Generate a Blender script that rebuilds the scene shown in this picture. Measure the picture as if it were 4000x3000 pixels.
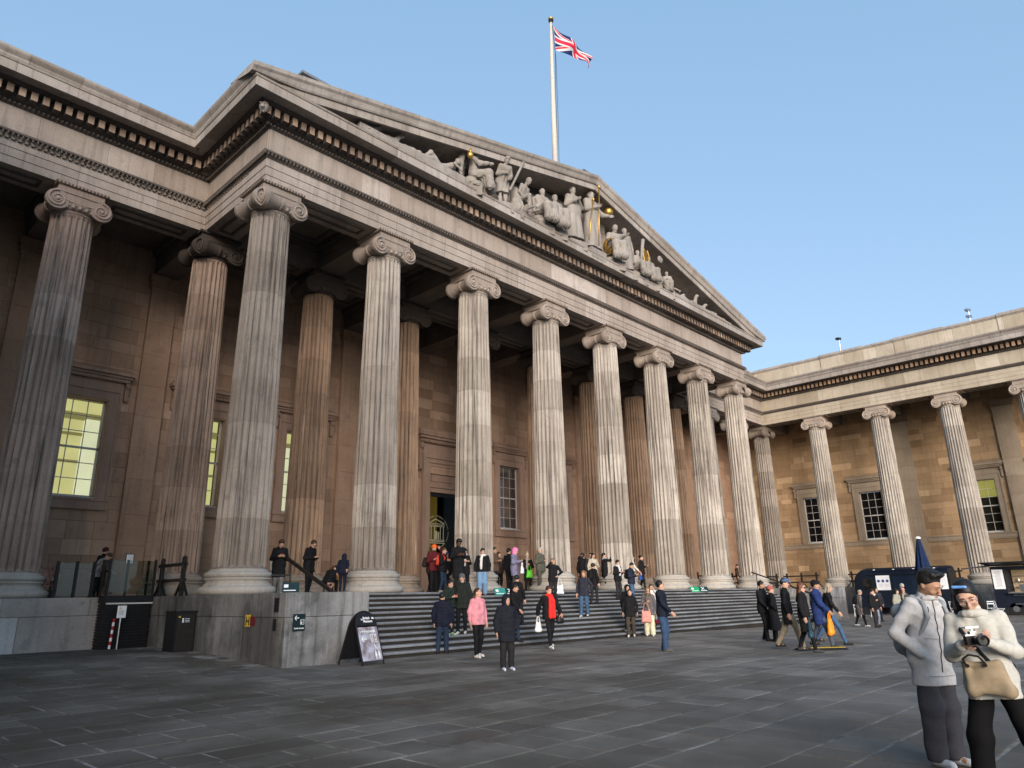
import bpy, math, random
import numpy as np
from mathutils import Vector, Matrix
R = random.Random(7)
PI = math.pi
sc = bpy.context.scene
for o in list(bpy.data.objects): bpy.data.objects.remove(o)

# ------------------------------------------------------------ camera, sky, sun, exposure
cam_d = bpy.data.cameras.new('camera'); cam = bpy.data.objects.new('camera', cam_d); sc.collection.objects.link(cam)
CX, CY, CZ = -9.90075, -20.76637, 1.49
cam.matrix_world = Matrix(((0.69428925, -0.19571898, -0.6925724, CX), (-0.71949043, -0.21175868, -0.66143161, CY),
                           (-0.0172035, 0.95752407, -0.28783971, CZ), (0, 0, 0, 1)))
cam_d.sensor_width = 36; cam_d.lens = 2752.977 / 4000 * 36
cam_d.clip_start = 0.1; cam_d.clip_end = 3000
sc.camera = cam
sc.render.resolution_x = 1024; sc.render.resolution_y = 768
world = bpy.data.worlds.new('World'); sc.world = world; world.use_nodes = True
wn = world.node_tree; wn.nodes.clear()
SUN_EL, SUN_AZ = 13.0, 222.0          # compass degrees (0 = +Y, 90 = +X): low in the west
sky = wn.nodes.new('ShaderNodeTexSky'); sky.sky_type = 'NISHITA'; sky.sun_disc = False
sky.sun_elevation = math.radians(SUN_EL); sky.sun_rotation = math.radians(SUN_AZ)
sky.air_density = 1.0; sky.dust_density = 1.5; sky.ozone_density = 2.0
bg = wn.nodes.new('ShaderNodeBackground'); bg.inputs[1].default_value = 0.15
wo = wn.nodes.new('ShaderNodeOutputWorld')
hsv = wn.nodes.new('ShaderNodeHueSaturation'); hsv.inputs['Saturation'].default_value = 0.62; hsv.inputs['Hue'].default_value = 0.515
wn.links.new(sky.outputs[0], hsv.inputs['Color']); pale = wn.nodes.new('ShaderNodeMix'); pale.data_type = 'RGBA'      # thin high haze: flattens the clear sky to an even pale blue
pale.inputs[0].default_value = 0.78; pale.inputs[7].default_value = (0.37, 0.80, 1.27, 1)
wn.links.new(hsv.outputs[0], pale.inputs[6]); wn.links.new(pale.outputs[2], bg.inputs[0]); wn.links.new(bg.outputs[0], wo.inputs[0])
sun_d = bpy.data.lights.new('sun', 'SUN'); sun = bpy.data.objects.new('sun', sun_d); sc.collection.objects.link(sun)
sun_d.energy = 1.6; sun_d.angle = math.radians(38); sun_d.color = (1.0, 0.87, 0.76)
_a = math.radians(SUN_AZ); _e = math.radians(SUN_EL)
sdir = Vector((math.sin(_a) * math.cos(_e), math.cos(_a) * math.cos(_e), math.sin(_e)))
sun.rotation_euler = sdir.to_track_quat('Z', 'Y').to_euler()
sc.view_settings.view_transform = 'Standard'; sc.view_settings.look = 'None'
sc.view_settings.gamma = 1; sc.view_settings.use_curve_mapping = False
sc.view_settings.exposure = 1.86
sc.render.engine = 'CYCLES'

# ------------------------------------------------------------ helpers
COL = sc.collection
def link(o):
    COL.objects.link(o); return o
def tag(o, label=None, cat=None, group=None, kind=None):
    if label: o['label'] = label
    if cat: o['category'] = cat
    if group: o['group'] = group
    if kind: o['kind'] = kind
    return o
def thing(name, label, cat, loc=(0, 0, 0), rz=0, group=None, kind=None):
    o = bpy.data.objects.new(name, None); o.empty_display_size = .3; link(o)
    o.location = loc; o.rotation_euler = (0, 0, rz)
    return tag(o, label, cat, group, kind)

class MB:
    """collects polygons with a material slot and a tone value each"""
    def __init__(s): s.v = []; s.f = []; s.m = []; s.t = []; s.n = 0
    def add(s, vs, fs, mi=0, tone=0.0):
        b = s.n; s.v += [tuple(p) for p in vs]; s.n += len(vs)
        s.f += [tuple(b + i for i in f) for f in fs]; s.m += [mi] * len(fs); s.t += [tone] * len(fs); return s
    def box(s, x0, x1, y0, y1, z0, z1, mi=0, tone=0.0):
        return s.add([(x0, y0, z0), (x1, y0, z0), (x1, y1, z0), (x0, y1, z0), (x0, y0, z1), (x1, y0, z1), (x1, y1, z1), (x0, y1, z1)],
                     [(0, 3, 2, 1), (4, 5, 6, 7), (0, 1, 5, 4), (1, 2, 6, 5), (2, 3, 7, 6), (3, 0, 4, 7)], mi, tone)
    def bar(s, a, b, w, h=None, mi=0, tone=0.0, up=(0, 0, 1)):
        h = h or w; a = Vector(a); b = Vector(b); d = (b - a).normalized(); u = Vector(up)
        if abs(d.dot(u)) > .98: u = Vector((0, 1, 0))
        sx = d.cross(u).normalized() * (w / 2); sz = sx.normalized().cross(d).normalized() * (h / 2)
        vs = [p + i * sx + j * sz for p in (a, b) for i, j in ((-1, -1), (1, -1), (1, 1), (-1, 1))]
        return s.add(vs, [(0, 3, 2, 1), (4, 5, 6, 7), (0, 1, 5, 4), (1, 2, 6, 5), (2, 3, 7, 6), (3, 0, 4, 7)], mi, tone)
    def tube(s, pts, r, n=8, mi=0, tone=0.0, cap=True):
        pts = [Vector(p) for p in pts]; rs = r if isinstance(r, (list, tuple)) else [r] * len(pts)
        rings = []; prev = None
        for i, p in enumerate(pts):
            d = (pts[min(i + 1, len(pts) - 1)] - pts[max(i - 1, 0)]).normalized()
            u = prev if prev is not None else (Vector((0, 0, 1)) if abs(d.z) < .9 else Vector((1, 0, 0)))
            a = d.cross(u).normalized(); b = a.cross(d).normalized(); prev = b
            rings.append([p + rs[i] * (math.cos(2 * PI * k / n) * a + math.sin(2 * PI * k / n) * b) for k in range(n)])
        vs = [q for rg in rings for q in rg]
        fs = [(i * n + k, i * n + (k + 1) % n, (i + 1) * n + (k + 1) % n, (i + 1) * n + k) for i in range(len(pts) - 1) for k in range(n)]
        if cap: fs += [tuple(range(n - 1, -1, -1)), tuple((len(pts) - 1) * n + k for k in range(n))]
        return s.add(vs, fs, mi, tone)
    def lathe(s, prof, c=(0, 0, 0), n=24, axis='z', mi=0, tone=0.0):
        vs = []
        for r, z in prof:
            for k in range(n):
                a = 2 * PI * k / n; x, y = r * math.cos(a), r * math.sin(a)
                p = (x, y, z) if axis == 'z' else ((x, z, y) if axis == 'y' else (z, x, y))
                vs.append((p[0] + c[0], p[1] + c[1], p[2] + c[2]))
        m = len(prof)
        return s.add(vs, [(i * n + k, i * n + (k + 1) % n, (i + 1) * n + (k + 1) % n, (i + 1) * n + k) for i in range(m - 1) for k in range(n)], mi, tone)
    def ball(s, c, r, n=8, mi=0, tone=0.0):
        r = r if isinstance(r, (list, tuple)) else (r, r, r)
        m = max(3, n // 2); vs = []
        for i in range(m + 1):
            t = PI * i / m
            for k in range(n):
                a = 2 * PI * k / n
                vs.append((c[0] + r[0] * math.sin(t) * math.cos(a), c[1] + r[1] * math.sin(t) * math.sin(a), c[2] + r[2] * math.cos(t)))
        return s.add(vs, [(i * n + k, (i + 1) * n + k, (i + 1) * n + (k + 1) % n, i * n + (k + 1) % n) for i in range(m) for k in range(n)], mi, tone)
    def stone(s, o, u, v, n, w, h, d, mi=0, tone=0.0, ch=.012):
        """block face: origin o, in-plane axes u, v, outward n, size w x h, depth d, chamfered edge"""
        o = Vector(o); u = Vector(u); v = Vector(v); n = Vector(n)
        def q(x0, x1, y0, y1, z): return [o + u * x0 + v * y0 + n * z, o + u * x1 + v * y0 + n * z, o + u * x1 + v * y1 + n * z, o + u * x0 + v * y1 + n * z]
        vs = q(0, w, 0, h, 0) + q(0, w, 0, h, d - ch) + q(ch, w - ch, ch, h - ch, d)
        fs = [(8, 9, 10, 11)] + [(a + i, a + (i + 1) % 4, a + 4 + (i + 1) % 4, a + 4 + i) for a in (0, 4) for i in range(4)]
        return s.add(vs, fs, mi, tone)
    def build(s, name, mats, parent=None, smooth=False, kind=None, label=None):
        me = bpy.data.meshes.new(name); me.from_pydata(s.v, [], s.f)
        mats = mats if isinstance(mats, (list, tuple)) else [mats]
        for m in mats: me.materials.append(m)
        if len(mats) > 1: me.polygons.foreach_set('material_index', s.m)
        at = me.attributes.new('tone', 'FLOAT', 'FACE'); at.data.foreach_set('value', s.t)
        if smooth: me.polygons.foreach_set('use_smooth', [True] * len(s.f))
        me.update()
        o = bpy.data.objects.new(name, me); link(o)
        if parent: o.parent = parent
        return tag(o, label, None, None, kind)

def inst(src, name, parent=None, loc=(0, 0, 0), rz=0, color=None):
    o = src.copy(); o.name = name; link(o); o.parent = parent; o.location = loc; o.rotation_euler = (0, 0, rz)
    if color: o.color = color
    return o
def copy_tree(src, parent=None, loc=None, rz=None, label=None):
    c = src.copy(); link(c); c.parent = parent
    if loc is not None: c.location = loc
    if rz is not None: c.rotation_euler = (0, 0, rz)
    if label: c['label'] = label
    for ch in list(src.children): copy_tree(ch, c)
    return c
def shade(o, flag=True):
    o.data.polygons.foreach_set('use_smooth', [flag] * len(o.data.polygons))

# ------------------------------------------------------------ materials
def nodes(name):
    m = bpy.data.materials.new(name); m.use_nodes = True; nt = m.node_tree
    return m, nt, nt.nodes['Principled BSDF']
def N(nt, t, **kw):
    n = nt.nodes.new(t)
    for k, v in kw.items():
        if k.startswith('i_'): n.inputs[int(k[2:])].default_value = v
        else: setattr(n, k, v)
    return n
def rgb(c): return (c[0], c[1], c[2], 1)
def mixc(nt, f, a, b, mode='MIX'):
    n = nt.nodes.new('ShaderNodeMix'); n.data_type = 'RGBA'; n.blend_type = mode
    for s, v in ((n.inputs[0], f), (n.inputs[6], a), (n.inputs[7], b)):
        if isinstance(v, bpy.types.NodeSocket): nt.links.new(v, s)
        elif isinstance(v, (int, float)): s.default_value = v
        else: s.default_value = rgb(v)
    return n.outputs[2]
def mathn(nt, op, a, b=0.0, c=None):
    n = nt.nodes.new('ShaderNodeMath'); n.operation = op
    for i, v in enumerate((a, b) if c is None else (a, b, c)):
        if isinstance(v, bpy.types.NodeSocket): nt.links.new(v, n.inputs[i])
        else: n.inputs[i].default_value = v
    return n.outputs[0]
def ramp(nt, src, p0, p1, c0=(0, 0, 0), c1=(1, 1, 1)):
    n = nt.nodes.new('ShaderNodeValToRGB'); nt.links.new(src, n.inputs[0])
    n.color_ramp.elements[0].position = p0; n.color_ramp.elements[0].color = rgb(c0)
    n.color_ramp.elements[1].position = p1; n.color_ramp.elements[1].color = rgb(c1)
    return n.outputs[0]
def noise(nt, vec, scale, detail=4, rough=.55, sc3=None):
    mp = nt.nodes.new('ShaderNodeMapping'); nt.links.new(vec, mp.inputs[0])
    if sc3: mp.inputs[3].default_value = sc3
    n = nt.nodes.new('ShaderNodeTexNoise'); nt.links.new(mp.outputs[0], n.inputs[0])
    n.inputs['Scale'].default_value = scale; n.inputs['Detail'].default_value = detail; n.inputs['Roughness'].default_value = rough
    return n.outputs[0]
def bump(nt, bs, h, strength=.3, dist=.02):
    b = nt.nodes.new('ShaderNodeBump'); b.inputs[0].default_value = strength; b.inputs[1].default_value = dist
    nt.links.new(h, b.inputs[2]); nt.links.new(b.outputs[0], bs.inputs['Normal'])
def stone_mat(name, c1, c2, dirt=(.05, .045, .04), streak=.45, stain=.35, pits=.3, rough=.85, tonek=1.0, light=.0, sfreq=5, contrast=0.0):
    m, nt, bs = nodes(name)
    pos = nt.nodes.new('ShaderNodeNewGeometry').outputs['Position']
    big = noise(nt, pos, .55, 5, .6); col = mixc(nt, ramp(nt, big, .35 + contrast, .68 - contrast), c1, c2)
    at = nt.nodes.new('ShaderNodeAttribute'); at.attribute_name = 'tone'
    tn = mathn(nt, 'MULTIPLY_ADD', at.outputs['Fac'], tonek, 1.0)
    hs = nt.nodes.new('ShaderNodeCombineColor')
    nt.links.new(tn, hs.inputs[0]); nt.links.new(mathn(nt, 'POWER', tn, 1.12), hs.inputs[1]); nt.links.new(mathn(nt, 'POWER', tn, 1.3), hs.inputs[2])
    col = mixc(nt, 1.0, col, hs.outputs[0], 'MULTIPLY')
    oi = nt.nodes.new('ShaderNodeObjectInfo'); col = mixc(nt, 1.0, col, oi.outputs['Color'], 'MULTIPLY')
    if sfreq > 5:        # every drum was cut from its own block
        sp = nt.nodes.new('ShaderNodeSeparateXYZ'); nt.links.new(pos, sp.inputs[0]); bd = mathn(nt, 'FLOOR', mathn(nt, 'DIVIDE', mathn(nt, 'SUBTRACT', sp.outputs[2], 2.376), 1.4475))
        cv = nt.nodes.new('ShaderNodeCombineXYZ'); nt.links.new(bd, cv.inputs[0]); nt.links.new(mathn(nt, 'MULTIPLY', oi.outputs['Random'], 97.0), cv.inputs[1])
        wn_ = nt.nodes.new('ShaderNodeTexWhiteNoise'); wn_.noise_dimensions = '2D'; nt.links.new(cv.outputs[0], wn_.inputs[0])
        col = mixc(nt, 1.0, col, ramp(nt, wn_.outputs[0], 0, 1, (.76, .74, .72), (1.16, 1.16, 1.16)), 'MULTIPLY')
    st = noise(nt, pos, 1.0, 5, .65, (sfreq, sfreq, .28)); col = mixc(nt, mathn(nt, 'MULTIPLY', ramp(nt, st, .5, .78 if sfreq == 5 else .68), streak), col, dirt)
    sn = noise(nt, pos, 1.7, 6, .7); col = mixc(nt, mathn(nt, 'MULTIPLY', ramp(nt, sn, .55, .75), stain), col, dirt)
    if light:
        ln = noise(nt, pos, 1.3, 5, .7, (7, 7, .35)); col = mixc(nt, mathn(nt, 'MULTIPLY', ramp(nt, ln, .6, .72), light), col, (.5, .47, .43))
    fine = noise(nt, pos, 22, 6, .7); col = mixc(nt, .35, col, ramp(nt, fine, .3, .7, (.55, .55, .55), (1.35, 1.35, 1.35)), 'MULTIPLY')
    pt = noise(nt, pos, 60, 3, .6); col = mixc(nt, mathn(nt, 'MULTIPLY', ramp(nt, pt, .64, .72), pits), col, dirt)
    nt.links.new(col, bs.inputs['Base Color']); bs.inputs['Roughness'].default_value = rough
    h = mathn(nt, 'ADD', fine, mathn(nt, 'MULTIPLY', pt, -.5)); bump(nt, bs, h, .35, .012)
    return m
def plain(name, c, rough=.6, metal=0.0, var=.25, sc_=14, bumps=.15, emit=None, estr=1.0, coat=0):
    m, nt, bs = nodes(name)
    pos = nt.nodes.new('ShaderNodeNewGeometry').outputs['Position']
    f = noise(nt, pos, sc_, 5, .6)
    col = mixc(nt, ramp(nt, f, .3, .7), [x * (1 - var) for x in c], [min(1, x * (1 + var)) for x in c])
    nt.links.new(col, bs.inputs['Base Color']); bs.inputs['Roughness'].default_value = rough; bs.inputs['Metallic'].default_value = metal
    if not metal: bs.inputs['Specular IOR Level'].default_value = .22
    if coat: bs.inputs['Coat Weight'].default_value = coat
    if bumps: bump(nt, bs, noise(nt, pos, sc_ * 3, 4), bumps, .01)
    if emit: bs.inputs['Emission Color'].default_value = rgb(emit); bs.inputs['Emission Strength'].default_value = estr
    return m
_fab = {}
def fabric(c, rough=.85, quilt=False):
    k = (tuple(round(x, 3) for x in c), rough)
    if k in _fab: return _fab[k]
    m, nt, bs = nodes('fabric')
    tc = nt.nodes.new('ShaderNodeTexCoord').outputs['Object']
    f = noise(nt, tc, 7, 5, .65); col = mixc(nt, ramp(nt, f, .3, .72), [x * .72 for x in c], [min(1, x * 1.22) for x in c])
    nt.links.new(col, bs.inputs['Base Color']); bs.inputs['Roughness'].default_value = rough
    w = noise(nt, tc, 12, 4, .6, (1, 1, 2.2)); bump(nt, bs, w, .5, .03); bs.inputs['Specular IOR Level'].default_value = .15
    _fab[k] = m; return m
M = {}
M['facade'] = stone_mat('facade_stone', (.285, .235, .20), (.365, .312, .272), streak=.5, stain=.4, pits=.6)
M['cornice'] = stone_mat('cornice_stone', (.25, .215, .19), (.33, .295, .265), streak=.6, stain=.4, pits=.4)
M['dentil'] = stone_mat('dentil_stone', (.29, .20, .145), (.37, .27, .205), streak=.2, stain=.3)
M['soot_shade'] = stone_mat('soot_shade_stone', (.068, .055, .047), (.125, .10, .085), streak=.3, stain=.4)  # soot plus occlusion shade under the cornices, both put into the base colour
M['shaft'] = stone_mat('shaft_stone', (.27, .25, .23), (.37, .355, .33), dirt=(.055, .042, .035), streak=1.0, stain=.5, pits=.85, light=.6, sfreq=11)
M['capital'] = stone_mat('capital_stone', (.20, .17, .15), (.295, .255, .225), dirt=(.035, .03, .028), streak=.35, stain=.5)
M['base'] = stone_mat('column_base_stone', (.33, .31, .285), (.42, .40, .37), streak=.25, stain=.4, pits=.6)
M['wall'] = stone_mat('wall_stone', (.33, .208, .14), (.42, .275, .19), dirt=(.10, .07, .05), streak=.45, stain=.4, pits=.45, tonek=.6)
M['wing_wall'] = stone_mat('wing_wall_stone', (.32, .205, .11), (.42, .28, .155), dirt=(.11, .08, .06), streak=.3, stain=.25, pits=.4)  # warm low-sun glow put into the albedo
M['trim'] = stone_mat('trim_stone', (.29, .19, .14), (.37, .25, .19), dirt=(.06, .045, .035), streak=.45, stain=.3)
M['wing_trim'] = stone_mat('wing_trim_stone', (.27, .21, .15), (.35, .28, .205), dirt=(.08, .06, .05), streak=.35, stain=.25)
M['wing'] = stone_mat('wing_stone', (.33, .275, .205), (.41, .355, .28), streak=.3, stain=.25, pits=.4)  # warmer than the facade: dusk glow carried by the base colour
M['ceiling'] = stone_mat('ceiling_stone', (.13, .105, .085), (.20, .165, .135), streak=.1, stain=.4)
M['joint'] = plain('joint_mortar', (.07, .055, .045), .95)
M['podium'] = stone_mat('podium_granite', (.10, .10, .10), (.26, .258, .255), dirt=(.02, .02, .02), streak=.9, stain=.7, pits=.7, light=.5, contrast=.06)
M['podium_left'] = stone_mat('podium_left_stone', (.29, .26, .235), (.42, .385, .355), dirt=(.045, .042, .04), streak=.35, stain=.6, pits=.5)
M['statue'] = stone_mat('statue_stone', (.20, .18, .16), (.30, .275, .25), dirt=(.05, .042, .038), streak=.4, stain=.5)
M['step'] = stone_mat('step_stone', (.060, .058, .055), (.115, .112, .107), dirt=(.02, .02, .02), streak=.2, stain=.5)
M['lead'] = plain('roof_lead', (.16, .17, .19), .5, .3, .3, 3)
M['black'] = plain('black_paint', (.012, .012, .014), .45, 0, .3, 20)
M['iron'] = plain('black_iron', (.016, .014, .013), .5, .3, .4, 12)
M['steel'] = plain('brushed_steel', (.42, .43, .45), .3, .9, .1, 30)
M['white'] = plain('white_paint', (.55, .53, .50), .5, 0, .08, 20)
M['gold'] = plain('gilding', (.62, .37, .09), .42, .9, .15, 9)
M['navy'] = plain('navy_van_paint', (.006, .010, .020), .5, 0, .2, 4, .05)
M['paper'] = plain('printed_paper', (.72, .73, .76), .6, 0, .05, 5, .02)
M['ink'] = plain('printed_ink', (.10, .12, .16), .6, 0, .1, 5, 0)
M['rubber'] = plain('tyre_rubber', (.015, .015, .016), .8)
M['teal'] = plain('teal_sign', (.03, .22, .19), .5, 0, .1, 5, .02)
M['dteal'] = plain('dark_teal_sign', (.010, .032, .036), .5, 0, .1, 5, .02)
M['signnavy'] = plain('sign_dark_green', (.008, .02, .024), .35, 0, .15, 8, .02)
M['yellow'] = plain('yellow_plate', (.65, .42, .04), .5, 0, .15, 10, .05)
M['red'] = plain('red_paint', (.38, .02, .02), .45, 0, .12, 10, .03)
M['hair'] = plain('dark_hair', (.014, .011, .010), .55, 0, .4, 40, .5)
def glass_mat(name, tint, alpha_fac, rough=.02, k=1.0):
    m, nt, bs = nodes(name)
    tr = nt.nodes.new('ShaderNodeBsdfTransparent'); tr.inputs[0].default_value = rgb(tint)
    gl = nt.nodes.new('ShaderNodeBsdfGlossy'); gl.inputs[0].default_value = (1, 1, 1, 1); gl.inputs[1].default_value = rough
    fr = nt.nodes.new('ShaderNodeFresnel'); fr.inputs[0].default_value = 1.45
    mx = nt.nodes.new('ShaderNodeMixShader')
    ge = nt.nodes.new('ShaderNodeNewGeometry'); fk = mathn(nt, 'MULTIPLY', fr.outputs[0], mathn(nt, 'SUBTRACT', 1.0, ge.outputs['Backfacing'])); nt.links.new(mathn(nt, 'MULTIPLY_ADD', fk, k, max(alpha_fac, 0)), mx.inputs[0]); nt.links.new(tr.outputs[0], mx.inputs[1]); nt.links.new(gl.outputs[0], mx.inputs[2])
    nt.links.new(mx.outputs[0], nt.nodes['Material Output'].inputs[0])
    return m
M['glass'] = glass_mat('window_glass', (.93, .95, .92), .02)
M['doorglass'] = glass_mat('door_glass', (.85, .86, .82), .0, .03, .2)
M['railglass'] = glass_mat('balustrade_glass', (.70, .74, .70), .02, .02, .6)
m, nt, bs = nodes('dark_window_glass'); bs.inputs['Base Color'].default_value = (.008, .008, .009, 1); bs.inputs['Roughness'].default_value = .06
bump(nt, bs, noise(nt, nt.nodes.new('ShaderNodeNewGeometry').outputs['Position'], 1.5, 2), .04, .05); M['darkglass'] = m
def lit(name, c, s):
    m, nt, bs = nodes(name)
    pos = nt.nodes.new('ShaderNodeNewGeometry').outputs['Position']
    f = noise(nt, pos, 1.1, 2, .5)
    nt.links.new(mixc(nt, ramp(nt, f, .3, .7), [x * .85 for x in c], c), bs.inputs['Emission Color']); bs.inputs['Base Color'].default_value = rgb([x * .12 for x in c])
    bs.inputs['Emission Strength'].default_value = s; return m
M['room'] = lit('lit_room_wall', (.86, .80, .36), .21)
M['room2'] = lit('lit_room_cornice', (.74, .66, .26), .075)
M['room3'] = lit('lit_room_beam', (.88, .88, .62), .25)
M['lobby'] = lit('dim_lobby', (.30, .21, .03), .08)
M['darkroom'] = plain('dark_room', (.02, .018, .012), .9)
M['bulb'] = lit('lamp_bulb', (1.0, .85, .55), 14.0)
M['crest'] = plain('etched_crest', (.36, .35, .26), .6, 0, .2, 10, 0)

# paving: grey sandstone, damp patches darker and glossier, pale mortar seams
m, nt, bs = nodes('paving_stone')
pos = nt.nodes.new('ShaderNodeNewGeometry').outputs['Position']
at = nt.nodes.new('ShaderNodeAttribute'); at.attribute_name = 'tone'
c = mixc(nt, ramp(nt, noise(nt, pos, .8, 6, .65), .3, .7), (.100, .091, .082), (.178, .165, .149))
tn = mathn(nt, 'MULTIPLY_ADD', at.outputs['Fac'], 1.0, 1.0); cc = nt.nodes.new('ShaderNodeCombineColor')
for i in range(3): nt.links.new(tn, cc.inputs[i])
c = mixc(nt, 1.0, c, cc.outputs[0], 'MULTIPLY')
sx = nt.nodes.new('ShaderNodeSeparateXYZ'); nt.links.new(pos, sx.inputs[0])
grp = mathn(nt, 'ADD', noise(nt, pos, .30, 5, .6), mathn(nt, 'MULTIPLY', sx.outputs[0], -.013))
moss = ramp(nt, grp, .40, .62); c = mixc(nt, mathn(nt, 'MULTIPLY', moss, .75), c, (.042, .034, .021))
wetm = ramp(nt, noise(nt, pos, .45, 5, .6, (1, 1.6, 1)), .52, .66)
c = mixc(nt, mathn(nt, 'MULTIPLY', wetm, .55), c, (.022, .021, .020))
fine = noise(nt, pos, 35, 6, .7); c = mixc(nt, .5, c, ramp(nt, fine, .25, .75, (.5, .5, .5), (1.5, 1.5, 1.5)), 'MULTIPLY')
nt.links.new(c, bs.inputs['Base Color'])
nt.links.new(mathn(nt, 'MULTIPLY_ADD', wetm, -.28, .74), bs.inputs['Roughness'])
bump(nt, bs, mathn(nt, 'ADD', fine, mathn(nt, 'MULTIPLY', noise(nt, pos, 5, 4), 1.5)), .3, .01)
M['paving'] = m
m, nt, bs = nodes('paving_mortar')
pos = nt.nodes.new('ShaderNodeNewGeometry').outputs['Position']
c = mixc(nt, ramp(nt, noise(nt, pos, 1.6, 5, .7), .42, .60), (.05, .049, .047), (.26, .255, .24))
nt.links.new(c, bs.inputs['Base Color']); bs.inputs['Roughness'].default_value = .9; M['mortar'] = m

# ------------------------------------------------------------ ground and paving
ZS = 1.656; A = 4.75; PX1 = 33.25; XR = 47.5; XL = -14.25
def sm(t): t = max(0., min(1., t)); return t * t * (3 - 2 * t)
def gz(x, y):
    z = .2 * sm((y + 5.5) / 6.0) * (1 if x < -1.1 else 0)
    return z - .12 * sm((x - 14) / 12)
gm = MB(); xs = [-400, -120, -60] + [-40 + 2 * i for i in range(19)] + [-3, -2, -1.15, -1.1] + [2 * i for i in range(0, 31)] + [100, 400]
ys = [-400, -120, -60] + [-40 + 2 * i for i in range(17)] + [-6 + .5 * i for i in range(1, 20)] + [60, 400]
vs = [(x, y, gz(x, y) - .007) for y in ys for x in xs]
W = len(xs); gm.add(vs, [(j * W + i, j * W + i + 1, (j + 1) * W + i + 1, (j + 1) * W + i) for j in range(len(ys) - 1) for i in range(W - 1)])
ground = gm.build('ground', M['mortar'], kind='structure')
# paving slabs in courses along x
slabs = []
y = -21.0; rr = random.Random(3)
while y < 3.5:
    h = rr.choice((.55, .62, .7, .8, .9))
    x = -16 + rr.random()
    while x < 46:
        w = rr.choice((.45, .55, .65, .8, .95, 1.1))
        inside = (y + h > -4.95 and x + w > -1.15 and x < 34.5) or (y + h > 3.6)
        if not inside:
            slabs.append((x, y, w, h))
        elif y < -4.95 and x + w > -1.15 and x < 34.5:
            slabs.append((x, y, w, -4.95 - y)) if -4.95 - y > .1 else None
        x += w
    y += h
def slab(mb, s):
    x, y, w, h = s; g = rr.choice((.010, .015, .022)); 
    j = [rr.uniform(-.0035, .0035) for _ in range(4)]; t = rr.uniform(-.30, .30)
    x0, x1, y0, y1 = x + g, x + w - g, y + g, y + h - g; c = .008
    zz = [gz(a, b) + k for (a, b), k in zip(((x0, y0), (x1, y0), (x1, y1), (x0, y1)), j)]
    vs = [(x0, y0, zz[0] - .03), (x1, y0, zz[1] - .03), (x1, y1, zz[2] - .03), (x0, y1, zz[3] - .03),
          (x0, y0, zz[0] - .005), (x1, y0, zz[1] - .005), (x1, y1, zz[2] - .005), (x0, y1, zz[3] - .005),
          (x0 + c, y0 + c, zz[0]), (x1 - c, y0 + c, zz[1]), (x1 - c, y1 - c, zz[2]), (x0 + c, y1 - c, zz[3])]
    mb.add(vs, [(8, 9, 10, 11)] + [(a + i, a + (i + 1) % 4, a + 4 + (i + 1) % 4, a + 4 + i) for a in (0, 4) for i in range(4)], 0, t)
camf = Vector((0.6925724, 0.66143161)); camr = Vector((0.69428925, -0.71949043))
def vis(x, y):
    d = Vector((x - CX, y - CY)); f = d.dot(camf); r = d.dot(camr)
    return f > 2.6 and abs(r) < f * .80
def key(s):
    x, y = s[0] + s[2] / 2, s[1] + s[3] / 2
    d = math.hypot(x - CX, y - CY)
    return (0 if vis(x, y) else 1, d * d / (s[2] * s[3]) ** .33)
slabs.sort(key=key)
for s in slabs[:300]:
    mb = MB(); slab(mb, s); mb.build('paving_stone', M['paving'], ground)
mb = MB()
for s in slabs[300:]: slab(mb, s)
mb.build('paving_stones', M['paving'], ground, kind='stuff')

# ------------------------------------------------------------ building
lib = []      # prototypes, removed from view by moving each to its first place
museum = thing('museum_building', 'grey stone museum front with eight-column portico, pediment and colonnade behind the steps', 'museum', (16.625, 0, 0))
wing = thing('museum_wing', 'long cream stone wing with tall columns and parapet, beyond the dark food vans', 'museum wing', (XR, -8, 0))
lwing = thing('museum_wing', 'matching colonnaded wing on the camera side, outside the left edge of the frame', 'museum wing', (XL, -8, 0))
MUS = (-16.625, 0, 0); 
def under(o, par):  # keep world coordinates for meshes written in world space
    o.location = (-par.location[0], -par.location[1], -par.location[2]); return o

# column prototypes
def shaft_mesh():
    mb = MB(); n = 24; k = 8; z0, z1 = .72, 12.30
    zs = [z0, z0 + .04, z0 + .12]; r = random.Random(5); nd = 8
    jn = [z0 + (z1 - z0) * i / nd for i in range(1, nd)]
    for j in jn: zs += [j - .02, j, j + .02]
    for i in range(nd): zs.append(z0 + (z1 - z0) * (i + .5) / nd)
    zs += [z1 - .12, z1 - .04, z1]; zs.sort()
    vs = []; tot = n * k
    for z in zs:
        t = (z - z0) / (z1 - z0); rad = .765 - .135 * (t ** 1.35)
        if z <= z0 + .001: rad += .035
        fade = sm((z - z0) / .12) * sm((z1 - z) / .12)
        js = .006 if any(abs(z - j) < .001 for j in jn) else 0
        for i in range(tot):
            a = 2 * PI * i / tot; ph = (i % k) / k
            dep = math.sin(PI * (i % k) / k) ** .6
            q = rad - js - .085 * rad / .76 * dep * fade
            vs.append((q * math.cos(a), q * math.sin(a), z))
    m = len(zs)
    mb.add(vs, [(a * tot + i, a * tot + (i + 1) % tot, (a + 1) * tot + (i + 1) % tot, (a + 1) * tot + i) for a in range(m - 1) for i in range(tot)])
    return mb
shaft_p = shaft_mesh().build('column', M['shaft']); shade(shaft_p, False)
def torus_prof(r, z0, z1, n=6, bulge=None):
    b = bulge or (z1 - z0) / 2
    return [(r - b + b * math.sin(PI * i / n), z0 + (z1 - z0) * (1 - math.cos(PI * i / n)) / 2) for i in range(n + 1)]
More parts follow.
